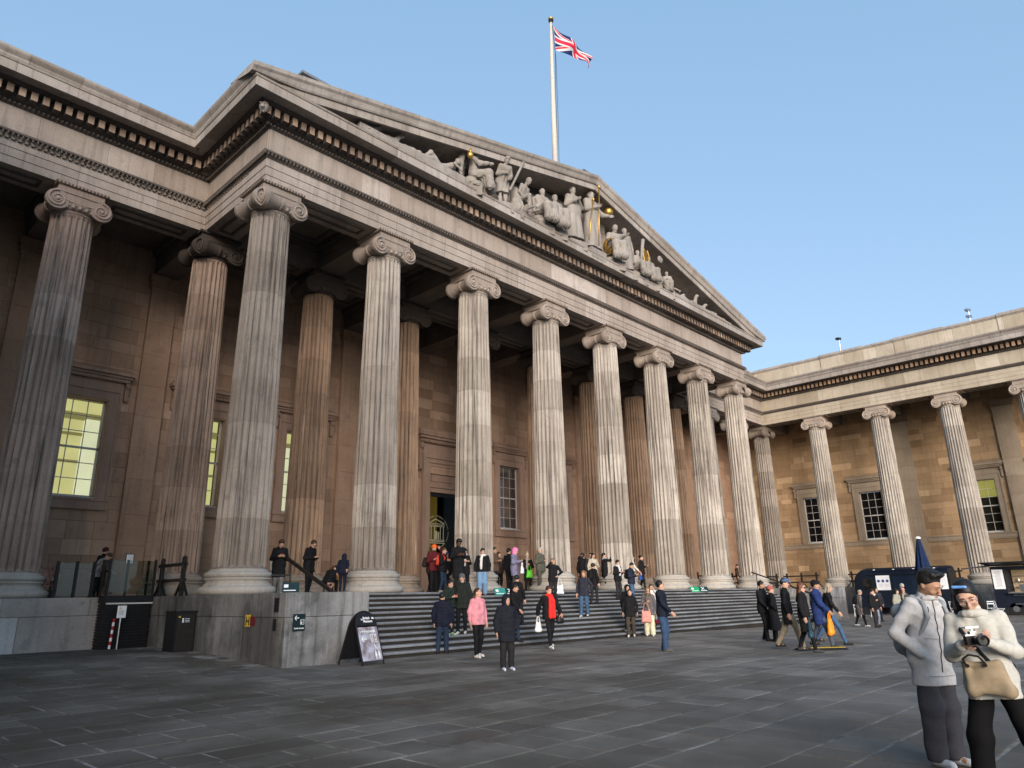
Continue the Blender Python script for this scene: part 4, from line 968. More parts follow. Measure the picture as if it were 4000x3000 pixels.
def pose(spec):
    S = spec.get('h', 1.72) / 1.75; J = {}
    J['head'] = (0, .02, 1.635); J['neck0'] = (0, -.005, 1.44); J['neck1'] = (0, .01, 1.55); J['chest'] = (0, 0, 1.34); J['waist'] = (0, .005, 1.10); J['hip'] = (0, 0, .95)
    al, ar = spec.get('arms', ('down', 'down'))
    for s, a in ((-1, al), (1, ar)):
        J['sh', s] = (s * .172, -.01, 1.425); e, w = ARMS[a] if isinstance(a, str) else a; J['el', s] = mirror(e, s); J['wr', s] = mirror(w, s)
    q = spec.get('stride', spec.get('_q', 0.0))
    for s in (-1, 1):
        J['hp', s] = (s * .09, 0, .92)
        if spec.get('sit'):
            J['kn', s] = (s * .13, .43, .95); J['an', s] = (s * .13, .44, .56)
        else:
            k = q * s; up = .05 * max(0, -k) if q else 0
            spd = spec.get('spread', 0); J['kn', s] = (s * (.10 + spd * .55), .02 + .24 * k + (.05 if k < 0 else 0), .49 + .02 * abs(k)); J['an', s] = (s * (.105 + spd), .40 * k, .085 + up * 1.8)
        J['an', s] = (J['an', s][0], J['an', s][1], J['an', s][2])
    dz = -.47 if spec.get('sit') else 0
    bend = math.radians(spec.get('bend', 0)); hp = math.radians(spec.get('nod', 0)); hy = math.radians(spec.get('turn', 0)); lean = math.radians(spec.get('lean', 0))
    up_keys = [k for k in J if (k in ('head', 'neck0', 'neck1', 'chest', 'waist')) or (isinstance(k, tuple) and k[0] in ('sh', 'el', 'wr'))]
    for k in up_keys:
        x, y, z = J[k]; z -= .95; y, z = y * math.cos(bend) + z * math.sin(bend), -y * math.sin(bend) + z * math.cos(bend)
        x, z = x + z * math.sin(lean), z * math.cos(lean); J[k] = (x, y, z + .95)
    n0 = np.array(J['neck1']); h = np.array(J['head']) - n0; ha = hp
    h = np.array((h[0], h[1] * math.cos(ha) + h[2] * math.sin(ha), -h[1] * math.sin(ha) + h[2] * math.cos(ha))); J['head'] = tuple(n0 + h)
    for k in J: J[k] = np.array(((J[k][0]) * S, J[k][1] * S, (J[k][2] + dz) * S))
    cy, sy = math.cos(hy), math.sin(hy); a = bend + hp; ca, sa = math.cos(a), math.sin(a)
    Rz = np.array(((cy, -sy, 0), (sy, cy, 0), (0, 0, 1))); Rx = np.array(((1, 0, 0), (0, ca, sa), (0, -sa, ca)))
    J['R'] = Rx @ Rz; J['S'] = S; return J
SKIN = {'l': plain('skin_light', (.50, .30, .22), .5, 0, .12, 12, .1), 'm': plain('skin_medium', (.40, .23, .15), .5, 0, .12, 12, .1), 'd': plain('skin_dark', (.11, .055, .035), .45, 0, .15, 12, .1)}
HAIR = {'k': (.010, .009, .009), 'b': (.045, .024, .014), 'l': (.16, .10, .05), 'r': (.10, .04, .022), 'g': (.30, .29, .28), 'w': (.25, .21, .16)}
EYE = plain('eye_dark', (.02, .015, .012), .25, 0, .1, 30, 0); LIP = plain('lip', (.30, .11, .09), .5, 0, .1, 30, 0); EYEW = plain('eye_white', (.55, .52, .5), .3, 0, .05, 30, 0)
_hm = {}
def hair_mat(c):
    if c in _hm: return _hm[c]
    m, nt, bs = nodes('hair'); tc = nt.nodes.new('ShaderNodeTexCoord').outputs['Object']; w = noise(nt, tc, 9, 5, .7, (9, 9, 1.2))
    nt.links.new(mixc(nt, ramp(nt, w, .35, .7), [x * .5 for x in c], [min(1, x * 1.9) for x in c]), bs.inputs['Base Color']); bs.inputs['Roughness'].default_value = .5; bs.inputs['Specular IOR Level'].default_value = .3
    bump(nt, bs, w, .9, .02); _hm[c] = m; return m
_ny = {}
def nylon(c):
    c = tuple(c)
    if c in _ny: return _ny[c]
    m, nt, bs = nodes('creased_cloth'); tc = nt.nodes.new('ShaderNodeTexCoord').outputs['Object']
    a = mathn(nt, 'ABSOLUTE', mathn(nt, 'SUBTRACT', noise(nt, tc, 5.5, 3, .6, (1, 1, 1.7)), .5)); b = mathn(nt, 'ABSOLUTE', mathn(nt, 'SUBTRACT', noise(nt, tc, 13, 3, .6, (1, 1, 1.5)), .5))
    h = mathn(nt, 'ADD', mathn(nt, 'MULTIPLY', a, 2.2), b); f = noise(nt, tc, 30, 4, .7)
    nt.links.new(mixc(nt, ramp(nt, f, .3, .7), [x * .86 for x in c], [min(1, x * 1.1) for x in c]), bs.inputs['Base Color']); bs.inputs['Roughness'].default_value = .85; bs.inputs['Specular IOR Level'].default_value = .12
    bump(nt, bs, h, 1.0, .035); _ny[c] = m; return m
def person(pos, face, spec, label, group=None, name='person', cat='person', res=None, fine=False, stone=None):
    """face: degrees turned from the camera towards the right of the picture; pos: feet"""
    hd = math.atan2(CY - pos[1], CX - pos[0]) + math.radians(face)
    t = thing(name, label, cat, pos, hd - PI / 2, group)
    sd = sum(ord(c) for c in label) % 50
    if not stone and not fine: spec['_q'] = ((sd % 9) - 4) * .045; spec.setdefault('turn', (sd * 7 % 41) - 20); spec.setdefault('lean', (sd % 5 - 2) * 1.3); spec.setdefault('nod', (sd % 4) * 5)
    J = pose(spec); S = J['S']; res = res or .02; sd = sum(ord(c) for c in label) % 50
    sk = stone or SKIN[spec.get('skin', 'l')]
    H = J['head']; Rm = J['R']
    hk = S * spec.get('hs', 1.06 if not stone else 1.0)
    def hl(x, y, z): return H + Rm @ (np.array((x, y, z)) * hk)
    sc_ = spec.get('fat', 1.0)
    # --- body: one continuous skin
    b = Body(res * .9 if not fine else .0085, .03 * S)
    b.ell(hl(0, -.012, .018), np.array((.077, .096, .105)) * hk, rot=Rm.T); b.ell(hl(0, .022, -.05), np.array((.056, .066, .064)) * hk, rot=Rm.T)
    b.ell(hl(0, .058, -.095), np.array((.026, .024, .02)) * hk, .02 * S)
    b.cone(hl(0, .088, .012), hl(0, .112, -.028), .009 * S, .015 * S, .008 * S)
    for s in (-1, 1):
        b.ell(hl(s * .078, -.01, -.008), np.array((.012, .02, .032)) * S, .006 * S)
        if fine:
            b.ell(hl(s * .014, .103, -.033), np.array((.010, .010, .008)) * S, .006); b.ell(hl(s * .045, .068, -.028), np.array((.024, .02, .02)) * S, .02); b.ell(hl(s * .033, .083, .036), np.array((.028, .010, .007)) * S, .012)
            b.ell(hl(s * .033, .078, .010), np.array((.017, .012, .010)) * S, .005)
    if fine: b.ell(hl(0, .093, -.060), np.array((.022, .010, .006)) * S, .005); b.ell(hl(0, .090, -.071), np.array((.018, .010, .007)) * S, .005)
    b.cone(J['neck0'], J['neck1'] , .062 * S, .052 * S)
    b.cone(J['neck1'], hl(0, -.01, -.03), .052 * S, .055 * S)
    ch, wa, hi_ = J['chest'], J['waist'], J['hip']
    for s in (-1, 1):
        b.chain([ch + (s * .085 * S, 0, 0), wa + (s * .06 * S, 0, 0), hi_ + (s * .075 * S, 0, 0)], [.105 * S, .095 * S, .105 * S], .06 * S)
        b.cone(ch + (s * .06 * S, -.01, .03), J['sh', s], .085 * S, .055 * S); b.chain([J['sh', s], J['el', s], J['wr', s]], [.052 * S, .040 * S, .026 * S])
        b.chain([J['hp', s], J['kn', s], J['an', s]], [.085 * S, .055 * S, .036 * S]); b.cone(J['an', s] + (0, -.03 * S, -.035 * S), J['an', s] + (0, .12 * S, -.045 * S), .034 * S, .028 * S)
    parts = [(*b.mesh(), sk)]
    gl = spec.get('gloves')
    for s in (-1, 1):
        a = spec.get('arms', ('down', 'down'))[0 if s < 0 else 1]
        if (a == 'pocket' and not fine) or spec.get('nohands'): continue
        fwd = J['wr', s] - J['el', s]; c = 1.0 if a in ('phone', 'up', 'chest', 'ear') else .35
        palm = (-s * .9, .2, .1) if a in ('down', 'swingf', 'swingb') else ((-s * .5, -.3, .8) if a in ('phone', 'lap') else (-s * .4, .8, .1))
        if fine and 'palms' in spec: palm = spec['palms'][0 if s < 0 else 1]; c = 1.15
        hd_ = spec.get('hdir', {}).get(s, fwd)
        hs = HANDS_FINE if fine else HANDS
        if c not in hs: c = min(hs, key=lambda q: abs(q - c))
        P, F = place_hand(hs[c], J['wr', s], hd_, palm, s, S * .95 * (1.12 if not fine else 1.0)); parts.append((P, F, sk))
    body = skin('body', parts, t)
    # face marks
    if not stone:
        mb = MB(); e = .008 if not fine else .0068
        for s in (-1, 1):
            if fine:
                mb.ball(hl(s * .033, .083, .010), (e * 1.9, e * .9, e * .55), 10, 1); mb.ball(hl(s * .033, .0895, .0095), (e * .7, e * .5, e * .45), 8, 0)
                mb.tube([hl(s * .016, .096, .030), hl(s * .034, .093, .036), hl(s * .052, .078, .030)], .0035, 5, 0)
                mb.tube([hl(s * .018, .092, .014), hl(s * .033, .095, .0165), hl(s * .048, .083, .012)], .0016, 5, 0)
                mb.tube([hl(s * .019, .092, -.068), hl(0, .101, -.0645)], .0024, 5, 2)
            else: mb.ball(hl(s * .032, .082, .010), (e, e, e * .8), 6, 0); mb.bar(hl(s * .018, .089, .032), hl(s * .050, .078, .030), .007, .007, 0)
        if not fine: mb.bar(hl(-.022, .092, -.064), hl(.022, .092, -.064), .008, .007, 2)
        mb.build('face_features', [EYE, EYEW, LIP], t)
        if spec.get('specs'):
            mb = MB()
            for s in (-1, 1):
                pts = [hl(s * (.036 + .026 * math.cos(a)), .108 - .012 * abs(math.cos(a)), .004 + .022 * math.sin(a)) for a in [2 * PI * i / 14 for i in range(15)]]
                mb.tube(pts, .0016 if fine else .004, 5); mb.tube([hl(s * .062, .098, .008), hl(s * .082, .0, .006)], .0016 if fine else .004, 5)
            mb.tube([hl(-.011, .110, .008), hl(.011, .110, .008)], .0016 if fine else .004, 5); mb.build('glasses', M['steel'] if fine else M['black'], t)
    # --- clothes
    tm = stone or (nylon if fine else fabric)(spec.get('top', (.02, .02, .022))); th = spec.get('thick', .022) * S * (.5 if not stone else .8); hem = spec.get('hem', .80)
    f = spec.get('folds', .004 if not stone else .016); c = Body(res if not fine else .010, .04 * S, f * S, spec.get('quilt', 0) * S, sd)
    sw = spec.get('flare', .0)
    hz = hem * S + (-.47 * S if spec.get('sit') else 0)
    for s in (-1, 1):
        pts = [ch + (s * .085 * S, 0, .02), wa + (s * .068 * S, 0, 0), hi_ + (s * .075 * S, 0, 0)]; rs = [.104 * S * sc_ + th, .100 * S * sc_ + th, .110 * S * sc_ + th]
        if hem < .93 and not spec.get('sit'):
            mid = (J['kn', s] + J['kn', -s]) / 2; zt_ = hem * S
            lo_ = np.array((s * (.085 + sw) * S, mid[1] * .6, zt_)); pts.append(lo_); rs.append(.115 * S * sc_ + th + sw * .5)
        c.chain(pts, rs, .07 * S)
        c.cone(ch + (s * .06 * S, -.01, .03), J['sh', s], .085 * S + th, .050 * S + th, .05 * S)
        c.chain([J['sh', s], J['el', s], J['wr', s] + (J['el', s] - J['wr', s]) * .06], [.052 * S + th, .046 * S + th, (.034 if not spec.get('quilt') else .040) * S + th * .8], .03 * S)
    c.cone(J['neck0'], J['neck0'] * .45 + J['neck1'] * .55, .078 * S + th * .6, .066 * S + th * .5, .03)
    if spec.get('hooddown'):
        c.ell(J['neck0'] + (0, -.085 * S, .0 * S), np.array((.11, .055, .075)) * S, .03)
        for s in (-1, 1): c.cone(J['neck0'] + (s * .10 * S, -.03 * S, .02 * S), J['neck0'] + (s * .05 * S, .085 * S, -.005 * S), .03 * S, .022 * S, .03)
    c.below(hz)
    o = skin('coat' if hem < .85 else 'jacket', [(*c.mesh(), tm)], t)
    if not spec.get('robe'):
        tr = Body(res if not fine else .011, .035 * S, min(f * 1.2, .0055 if not stone else 1) * S, 0, sd + 3); w = spec.get('leg', .0)
        for s in (-1, 1):
            tr.chain([J['hp', s] + (0, 0, -.02 if fine else .04 * S), J['kn', s], J['an', s] + (0, -.005, -.01)], [((.085 if fine else .098) * sc_ + .4 * w) * S, (.066 + w * .8) * S, (.050 + w) * S])
        tr.cone(hi_ + (-.05 * S, 0, 0), hi_ + (.05 * S, 0, 0), (.095 if fine else .112) * S * sc_)
        tr.below(max(0.02, min(J['an', 1][2], J['an', -1][2]) - .045 * S))
        skin('trousers', [(*tr.mesh(), stone or (nylon if fine else fabric)(spec.get('legs', (.015, .015, .017))))], t)
        for s in (-1, 1):
            sh = Body(min(res, .014), .015)
            a = J['an', s]; z0 = a[2] - .085 * S; tilt = .0
            sh.cone(a + (0, -.035 * S, -.045 * S), a + (s * .01, .15 * S, -.05 * S), .042 * S, .034 * S); sh.cone(a + (0, -.02 * S, -.03 * S), a + (0, .04 * S, -.035 * S), .045 * S, .04 * S)
            sh.cone(a + (0, -.05 * S, -.07 * S), a + (s * .012, .17 * S, -.07 * S), .025 * S, .027 * S, .01)
            sh.below(a[2] - .085 * S)
            skin('shoe', [(*sh.mesh(), stone or fabric(spec.get('shoes', (.02, .02, .02)), .6))], t)
    # --- hair and hats
    hc = HAIR.get(spec.get('hair', 'k')); hm = stone or hair_mat(hc); style = spec.get('style', 'short'); hat = spec.get('hat')
    if hat != 'hood':
        hb = Body(min(res, .014) if not fine else .0075, .02 * S, .0025 if not stone else .006, 0, sd)
        hb.ell(hl(0, -.024, .036), np.array((.086, .103, .100)) * hk, rot=Rm.T)
        if style in ('long', 'bob', 'tail'):
            e = {'long': -.34, 'bob': -.13, 'tail': -.05}[style]
            if style != 'tail':
                for s in (-1, 1): hb.cone(hl(s * .065, -.02, .0), hl(s * .085, -.03, e), .04 * S, .032 * S)
                hb.cone(hl(0, -.07, 0), hl(0, -.09, e), .06 * S, .05 * S)
            else: hb.chain([hl(0, -.11, .03), hl(.03, -.13, -.1), hl(.05, -.10, -.34)], [.035 * S, .035 * S, .02 * S])
        if style == 'bun': hb.ell(hl(0, -.10, .08), (.045, .045, .04), .02)
        if style == 'curly': hb.ell(hl(0, -.01, .075), np.array((.10, .11, .075)) * S, .03)
        if spec.get('spiky'):
            rg = random.Random(5)
            for _ in range(46):
                a_, b_ = rg.uniform(-.07, .07), rg.uniform(-.08, .045); z_ = .115 - 4.2 * a_ * a_ - 3.0 * b_ * b_; hb.cone(hl(a_, b_, z_), hl(a_ * 1.1, b_ + .018, z_ + .030), .012, .004, .008)
            hb.ell(hl(0, .005, .095), np.array((.070, .080, .036)) * hk)
        if spec.get('fringe'): hb.ell(hl(0, .065, .085), np.array((.07, .04, .04)) * S, .02)
        hb.hole(hl(0, .088, -.025), np.array((.078, .075, .09)) * hk); hb.hole(hl(0, .10, .035), np.array((.066, .05, .04)) * S)
        if style == 'short' or style == 'bun' or style == 'tail':
            for s in (-1, 1): hb.hole(hl(s * .10, .015, -.03), np.array((.05, .045, .055)) * S)
        if style in ('short', 'curly', 'bun', 'tail'): hb.hole(hl(0, .03, -.115), np.array((.11, .10, .085)) * S)
        skin('hair', [(*hb.mesh(), hm)], t)
        if spec.get('beard'):
            bb = Body(.012 if not fine else .008, .01); bb.ell(hl(0, .045, -.085), np.array((.055, .05, .04)) * S); skin('beard', [(*bb.mesh(), hm)], t)
    if hat in ('beanie', 'hood', 'cap', 'flat', 'pom'):
        hcol = stone or fabric(spec.get('hatc', (.02, .02, .02)))
        hb = Body(min(res, .014), .02 * S, .002, 0, sd)
        if hat == 'hood':
            hb.ell(hl(0, -.03, .02), np.array((.118, .132, .135)) * S, rot=Rm.T); hb.cone(hl(0, -.03, -.05), J['neck0'], .10 * S, .11 * S, .04); hb.hole(hl(0, .115, -.01), np.array((.072, .10, .10)) * S); part = 'hood'
        elif hat in ('beanie', 'pom'):
            hb.ell(hl(0, -.018, .052), np.array((.098, .112, .10)) * S, rot=Rm.T)
            if hat == 'pom': hb.ell(hl(0, -.02, .175), (.045, .045, .045), .005)
            hb.hole(hl(0, .07, -.05), np.array((.12, .12, .085)) * S); hb.hole(hl(0, -.02, -.10), np.array((.14, .15, .105)) * S); part = 'beanie'
        else:
            hb.ell(hl(0, -.01, .075), np.array((.10, .115, .06)) * S, rot=Rm.T); hb.ell(hl(0, .10, .05), np.array((.065, .055, .014)) * S, .02); part = 'cap'
        skin(part, [(*hb.mesh(), hcol)], t)
    if spec.get('scarf'):
        sf = Body(min(res, .014), .02, .006, 0, sd); n0, n1 = J['neck0'], J['neck1']
        for i in range(8):
            a0, a1 = 2 * PI * i / 8, 2 * PI * (i + 1) / 8; m_ = n0 * .35 + n1 * .65
            sf.cone(m_ + (.085 * math.cos(a0), .08 * math.sin(a0), -.02 + .01 * math.sin(a0)), m_ + (.085 * math.cos(a1), .08 * math.sin(a1), -.02 + .01 * math.sin(a1)), .04, .04)
        L = spec.get('scarfl', .35)
        for s in ((1,) if not spec.get('scarf2') else (-1, 1)): sf.chain([m_ + (s * .03, .09, -.03), ch + (s * .05, .16 * sc_ + th, .0), ch + (s * .06, .17 + th, -L + .1)], [.045, .05, .06 if spec.get('scarf2') else .045])
        skin('scarf', [(*sf.mesh(), stone or fabric(spec['scarf']))], t)
    if spec.get('backpack'):
        bp_ = Body(.018, .03, .004, 0, sd); bp_.ell(ch + (0, -.21 * S, -.08), np.array((.15, .09, .22)) * S); bp_.ell(ch + (0, -.27 * S, -.16), np.array((.11, .06, .11)) * S)
        for s in (-1, 1): bp_.chain([ch + (s * .10 * S, -.13 * S, .10), ch + (s * .115 * S, .02, .15), ch + (s * .115 * S, .135 * S + th, .0), ch + (s * .13 * S, .06, -.18)], [.02] * 4, .01)
        skin('backpack', [(*bp_.mesh(), fabric(spec['backpack']))], t)
    t['_j'] = 0; del t['_j']
    W = Matrix.Translation(Vector(pos)) @ Matrix.Rotation(hd - PI / 2, 4, 'Z')
    return t, {k: W @ Vector(v) for k, v in J.items() if isinstance(k, tuple)}, W, J
def bag(p, w, h, d, mat, label, handle=.14, name='carrier_bag', cat='bag', hm=None, rz=0, bulge=.02):
    t = thing(name, label, cat, (p[0], p[1], p[2] - handle - h), rz)
    b = Body(.014, .03, .006, 0, int(w * 100)); 
    for s in (-1, 1): b.cone((s * (w / 2 - d / 2), 0, d / 2), (s * (w / 2 - d / 2 - .01), 0, h - d * .3), d / 2, d * .3, .06)
    b.cone((-(w / 2 - d / 2), 0, d / 2), (w / 2 - d / 2, 0, d / 2), d / 2 + bulge * .3, None, .06); b.ell((0, 0, h * .45), (w * .42, d * .55 + bulge, h * .42), .05)
    skin('bag_body', [(*b.mesh(), mat)], t)
    mb = MB()
    for s in (-1, 1): mb.tube([(-w * .25, s * d * .2, h - .02), (-w * .18, s * .01, h + handle * .8), (0, 0, h + handle), (w * .18, s * .01, h + handle * .8), (w * .25, s * d * .2, h - .02)], .009, 6)
    mb.build('bag_handle', hm or mat, t); return t
def phone(W, J, label, c=None, side=None):
    p = (J['wr', 1] + J['wr', -1]) / 2 if side is None else J['wr', side]; q = W @ Vector((p[0], p[1] + .09, p[2] + .04))
    o = MB().box(-.037, .037, -.004, .004, -.07, .07, 0).box(-.034, .034, -.0055, -.004, -.066, .066, 1).build('phone', [c or M['black'], M['paper'] if False else M['darkglass']])
    o.location = q; o.rotation_euler = (math.radians(-50), 0, W.to_euler().z); tag(o, label, 'phone'); return o

# ------------------------------------------------------------ flagpole and flag
t = thing('flagpole', 'tall white flagpole with a gilded cap rising behind the pediment', 'flagpole', (16.66, .95, 22.2))
mb = MB(); mb.tube([(0, 0, 0), (.02, 0, 5.5), (.06, 0, 9), (.12, 0, 12.25)], [.165, .15, .115, .075], 14); mb.build('pole', plain('pole_cream_paint', (.46, .42, .37), .5, 0, .08, 6), t, smooth=True)
MB().ball((.13, 0, 12.48), (.17, .17, .10), 14).build('finial', M['gold'], t, smooth=True)
MB().lathe([(.09, 12.2), (.15, 12.3), (.15, 12.4), (.05, 12.42)], c=(.13, 0, 0), n=14).build('truck', M['black'], t)
mb = MB(); mb.tube([(.24, 0, 12.2), (.42, 0, 10.2), (.30, 0, 7), (.22, 0, 1)], .016, 5); mb.tube([(.30, .02, 12.1), (.47, 0, 9.8), (.42, 0, 5), (.30, 0, 1)], .013, 5); mb.build('halyard', M['black'], t)
top = [(17.02, 34.3), (17.96, 34.38), (18.86, 34.44), (19.77, 34.36), (20.52, 34.05)]; bot = [(17.11, 32.63), (18.09, 32.91), (19.22, 33.40), (19.84, 33.38), (20.29, 33.18)]
def crv(c, s):
    s *= 4; i = min(int(s), 3); f = s - i; p = [c[max(i - 1, 0)], c[i], c[i + 1], c[min(i + 2, 4)]]
    return [.5 * (2 * p[1][k] + (p[2][k] - p[0][k]) * f + (2 * p[0][k] - 5 * p[1][k] + 4 * p[2][k] - p[3][k]) * f * f + (3 * p[1][k] - p[0][k] - 3 * p[2][k] + p[3][k]) * f ** 3) for k in (0, 1)]
FW, FH = 120, 64; vs = []
for j in range(FH + 1):
    for i in range(FW + 1):
        s, q = i / FW, j / FH; a, b = crv(top, s), crv(bot, s)
        vs.append((a[0] + (b[0] - a[0]) * q + .02 * math.sin(9 * s + 3 * q), .95 + .16 * s ** .5 * math.sin(11 * s + 2.2 * q) + .10 * s * math.sin(7 * q + 5 * s), a[1] + (b[1] - a[1]) * q))
def jack(u, v):      # u 0..2, v 0..1 ; 0 blue 1 white 2 red
    x, y = u - 1, v - .5
    if abs(x) < .1 or abs(y) < .1: return 2
    if abs(x) < 1 / 6 or abs(y) < 1 / 6: return 1
    L = math.sqrt(5) / 2; d1 = (x * .5 - y) / L; d2 = (x * .5 + y) / L      # distances from the two diagonals
    for d, sgn in ((d1, 1 if x < 0 else -1), (d2, -1 if x < 0 else 1)):
        if abs(d) < .1: return 2 if 0 < d * sgn < 1 / 15 + .01 else 1
    return 0
mb = MB(); mb.v = vs; mb.n = len(vs)
for j in range(FH):
    for i in range(FW):
        mb.f.append((j * (FW + 1) + i, j * (FW + 1) + i + 1, (j + 1) * (FW + 1) + i + 1, (j + 1) * (FW + 1) + i)); mb.m.append(jack(2 * (i + .5) / FW, (j + .5) / FH)); mb.t.append(0)
fl = mb.build('flag', [plain('flag_blue', (.010, .018, .085), .8), plain('flag_white', (.55, .53, .52), .8, 0, .08), plain('flag_red', (.60, .02, .05), .8)], smooth=True)
tag(fl, 'red, white and blue union flag blowing from the pole above the pediment', 'flag')

# ------------------------------------------------------------ roof cameras
for (y, z, n, lab) in ((-2.4, 21.45, 1, 'thin roof camera on a pole on the wing parapet, nearer the portico'), (-11.7, 21.2, 2, 'twin-headed roof camera on the wing parapet at the upper right')):
    t = thing('security_camera', lab, 'camera', (48.7, y, 20.0)); h = z - 20
    MB().tube([(0, 0, 0), (0, 0, h)], .05, 8).build('post', M['steel'], t)
    for k in range(n): mb = MB(); mb.bar((-.32, .1, h - .05 - k * .5), (.12, -.05, h + .0 - k * .5), .2, .18); mb.ball((-.33, .1, h - .05 - k * .5), .09, 8); mb.build('camera_head', M['steel'] if n == 2 else M['black'], t)

# ------------------------------------------------------------ pediment sculptures
ST = M['statue']; SZ = 18.0
def statue(x, zf, hgt, spec, label, face=0, y=-1.38):
    x -= .28 * (x + 9.9) / 19.66; zf -= .26; hgt *= .985
    spec = dict(spec); spec.setdefault('fat', 1.15); sit = spec.get('sit'); spec['h'] = hgt; s_ = spec['h'] / 1.75
    t, JW, W, J = person((x, y, zf), face, spec, label, None, 'pediment_statue', 'statue', res=.02 * s_ * .8, stone=ST)
    t.rotation_euler = (0, 0, PI + math.radians(-face)); 
    pl = MB(); w = .5 * s_ * .6
    e_ = (x * 7.3 % 1) * .06; pl.box(-w, w, -.45 - e_, .32 + e_, -.42 - e_, .03 + e_ * .3, 0, -.1).build('plinth', ST, t)
    if sit:
        k = .47 * s_; q = Body(.05, .1, .04, 0, 3); q.ell((0, -.12 * s_, k * .45), (.26 * s_, .24 * s_, k * .55)); q.ell((.1, .1, .1), (.3 * s_, .2 * s_, .12 * s_)); skin('rock_seat', [(*q.mesh(), ST)], t)
    return t, J
def drape(t, s_, sit, seed=1):
    b = Body(.035 * s_ * .55, .06 * s_, .030, 0, seed)
    if sit:
        for s in (-1, 1): b.chain([(s * .10 * s_, 0, .48 * s_), (s * .13 * s_, .42 * s_, .50 * s_), (s * .12 * s_, .46 * s_, .08 * s_)], [.15 * s_, .12 * s_, .12 * s_])
        b.cone((0, .25 * s_, .42 * s_), (0, .45 * s_, .12 * s_), .13 * s_, .12 * s_); b.cone((-.13 * s_, .42 * s_, .50 * s_), (.13 * s_, .42 * s_, .50 * s_), .11 * s_); b.cone((-.15 * s_, .47 * s_, .1 * s_), (.15 * s_, .47 * s_, .1 * s_), .10 * s_)
    else:
        for s in (-1, 1): b.chain([(s * .08 * s_, 0, 1.0 * s_), (s * .12 * s_, .03, .1 * s_)], [.14 * s_, .15 * s_])
        b.cone((.05 * s_, .06 * s_, 1.0 * s_), (0, .1 * s_, .1 * s_), .13 * s_, .15 * s_)
    skin('drapery', [(*b.mesh(), ST)], t)
STANDR = dict(hem=.12, robe=1, thick=.025, flare=.03, folds=.016, style='bun')
SEAT = dict(sit=1, hem=.86, robe=1, thick=.035, folds=.012, style='bun')
zf = 18.42
t1, _ = statue(15.45, zf, 3.2, dict(STANDR, arms=('chest', 'phone')), 'standing robed statue holding a slim gold staff, left of the gilded-sceptre figure', 12)
t2, _ = statue(16.95, zf, 3.6, dict(STANDR, arms=('wide', 'chest'), hem=.10), 'tallest statue at the centre of the pediment, with gold sceptre and gold orb', 0)
for x, zt_, zb_, dx, lab, par, rt in ((16.05, 21.0, 18.5, .55, 'staff', t1, 1), (16.75, 22.0, 18.5, .3, 'sceptre', t2, 1)):
    mb = MB(); mb.tube([(0, 0, 0), (dx, .0, zt_ - zb_)], .03, 8); mb.ball((dx, 0, zt_ - zb_), (.08, .08, .10), 8)
    o = mb.build(lab, M['gold'], par, smooth=True); Wp = par.matrix_world.copy(); o.matrix_local = (Matrix.Translation(par.location) @ par.rotation_euler.to_matrix().to_4x4()).inverted() @ Matrix.Translation((x - dx * .5, -1.75, zb_))
def child_at(o, par, p): o.matrix_local = (Matrix.Translation(par.location) @ par.rotation_euler.to_matrix().to_4x4()).inverted() @ Matrix.Translation(p)
o = MB().ball((0, 0, 0), .25, 14).build('orb', M['gold'], t2, smooth=True); child_at(o, t2, (18.2, -1.35, 21.2))
o = MB().tube([(0, 0, 0), (.6, -.1, -.1), (1.15, -.15, -.05)], [.16, .12, .08], 8).build('outstretched_arm', ST, t2, smooth=True); child_at(o, t2, (17.15, -1.2, 20.95))
sts = [(13.0, 2.75, SEAT, ('lap', 'hip'), 'seated draped woman statue, left one of the seated pair left of the centre', 10), (13.95, 2.85, SEAT, ('lap', 'lap'), 'seated draped woman statue, right one of the seated pair, leaning on her neighbour', 20),
       (18.75, 3.0, SEAT, ('phone', 'lap'), 'seated bearded statue leaning forward behind the gold armillary sphere', 25), (21.05, 2.35, SEAT, ('lap', 'chest'), 'seated statue playing a small lyre, right of the standing figure with a club', 12),
       (22.2, 2.35, SEAT, ('lap', 'out'), 'seated statue holding up a round theatre mask', 25), (24.1, 1.95, SEAT, ('lap', 'phone'), 'small seated crowned statue turned away, near the right slope', 50)]
for k, (x, h, sp, ar, lab, fc) in enumerate(sts):
    t_, _ = statue(x, 18.30 if x > 20 else 18.4, h * 1.28 if False else h / 1.28 * 1.28, dict(sp, arms=ar, bend=14 if 'forward' in lab else 3, beard='bearded' in lab, nod=20 if 'forward' in lab else 0), lab, fc)
    drape(t_, h / 1.75, True, k)
    if 'lyre' in lab:
        mb = MB(); mb.tube([(-.2, 0, 0), (-.28, 0, .5), (-.15, 0, .8)], .05, 6); mb.tube([(.2, 0, 0), (.28, 0, .5), (.15, 0, .8)], .05, 6)
        for q in range(4): mb.bar((-.12 + q * .08, 0, 0), (-.12 + q * .08, 0, .75), .02)
        o = mb.build('lyre', M['gold'], t_); child_at(o, t_, (x - .1, -1.75, 19.0))
    if 'mask' in lab: o = MB().lathe([(.01, -.05), (.14, -.05), (.22, 0), (.22, .06), (.01, .1)], n=14, axis='y').build('mask', ST, t_); child_at(o, t_, (x + .28, -1.75, 19.75))
t3, _ = statue(19.95, 18.25, 2.75, dict(STANDR, arms=('down', 'out')), 'slim standing robed statue holding a long club, right of the armillary sphere', 20)
o = MB().tube([(0, 0, 0), (.45, 0, 1.9)], [.05, .11], 8).build('club', ST, t3, smooth=True); child_at(o, t3, (20.4, -1.7, 18.5))
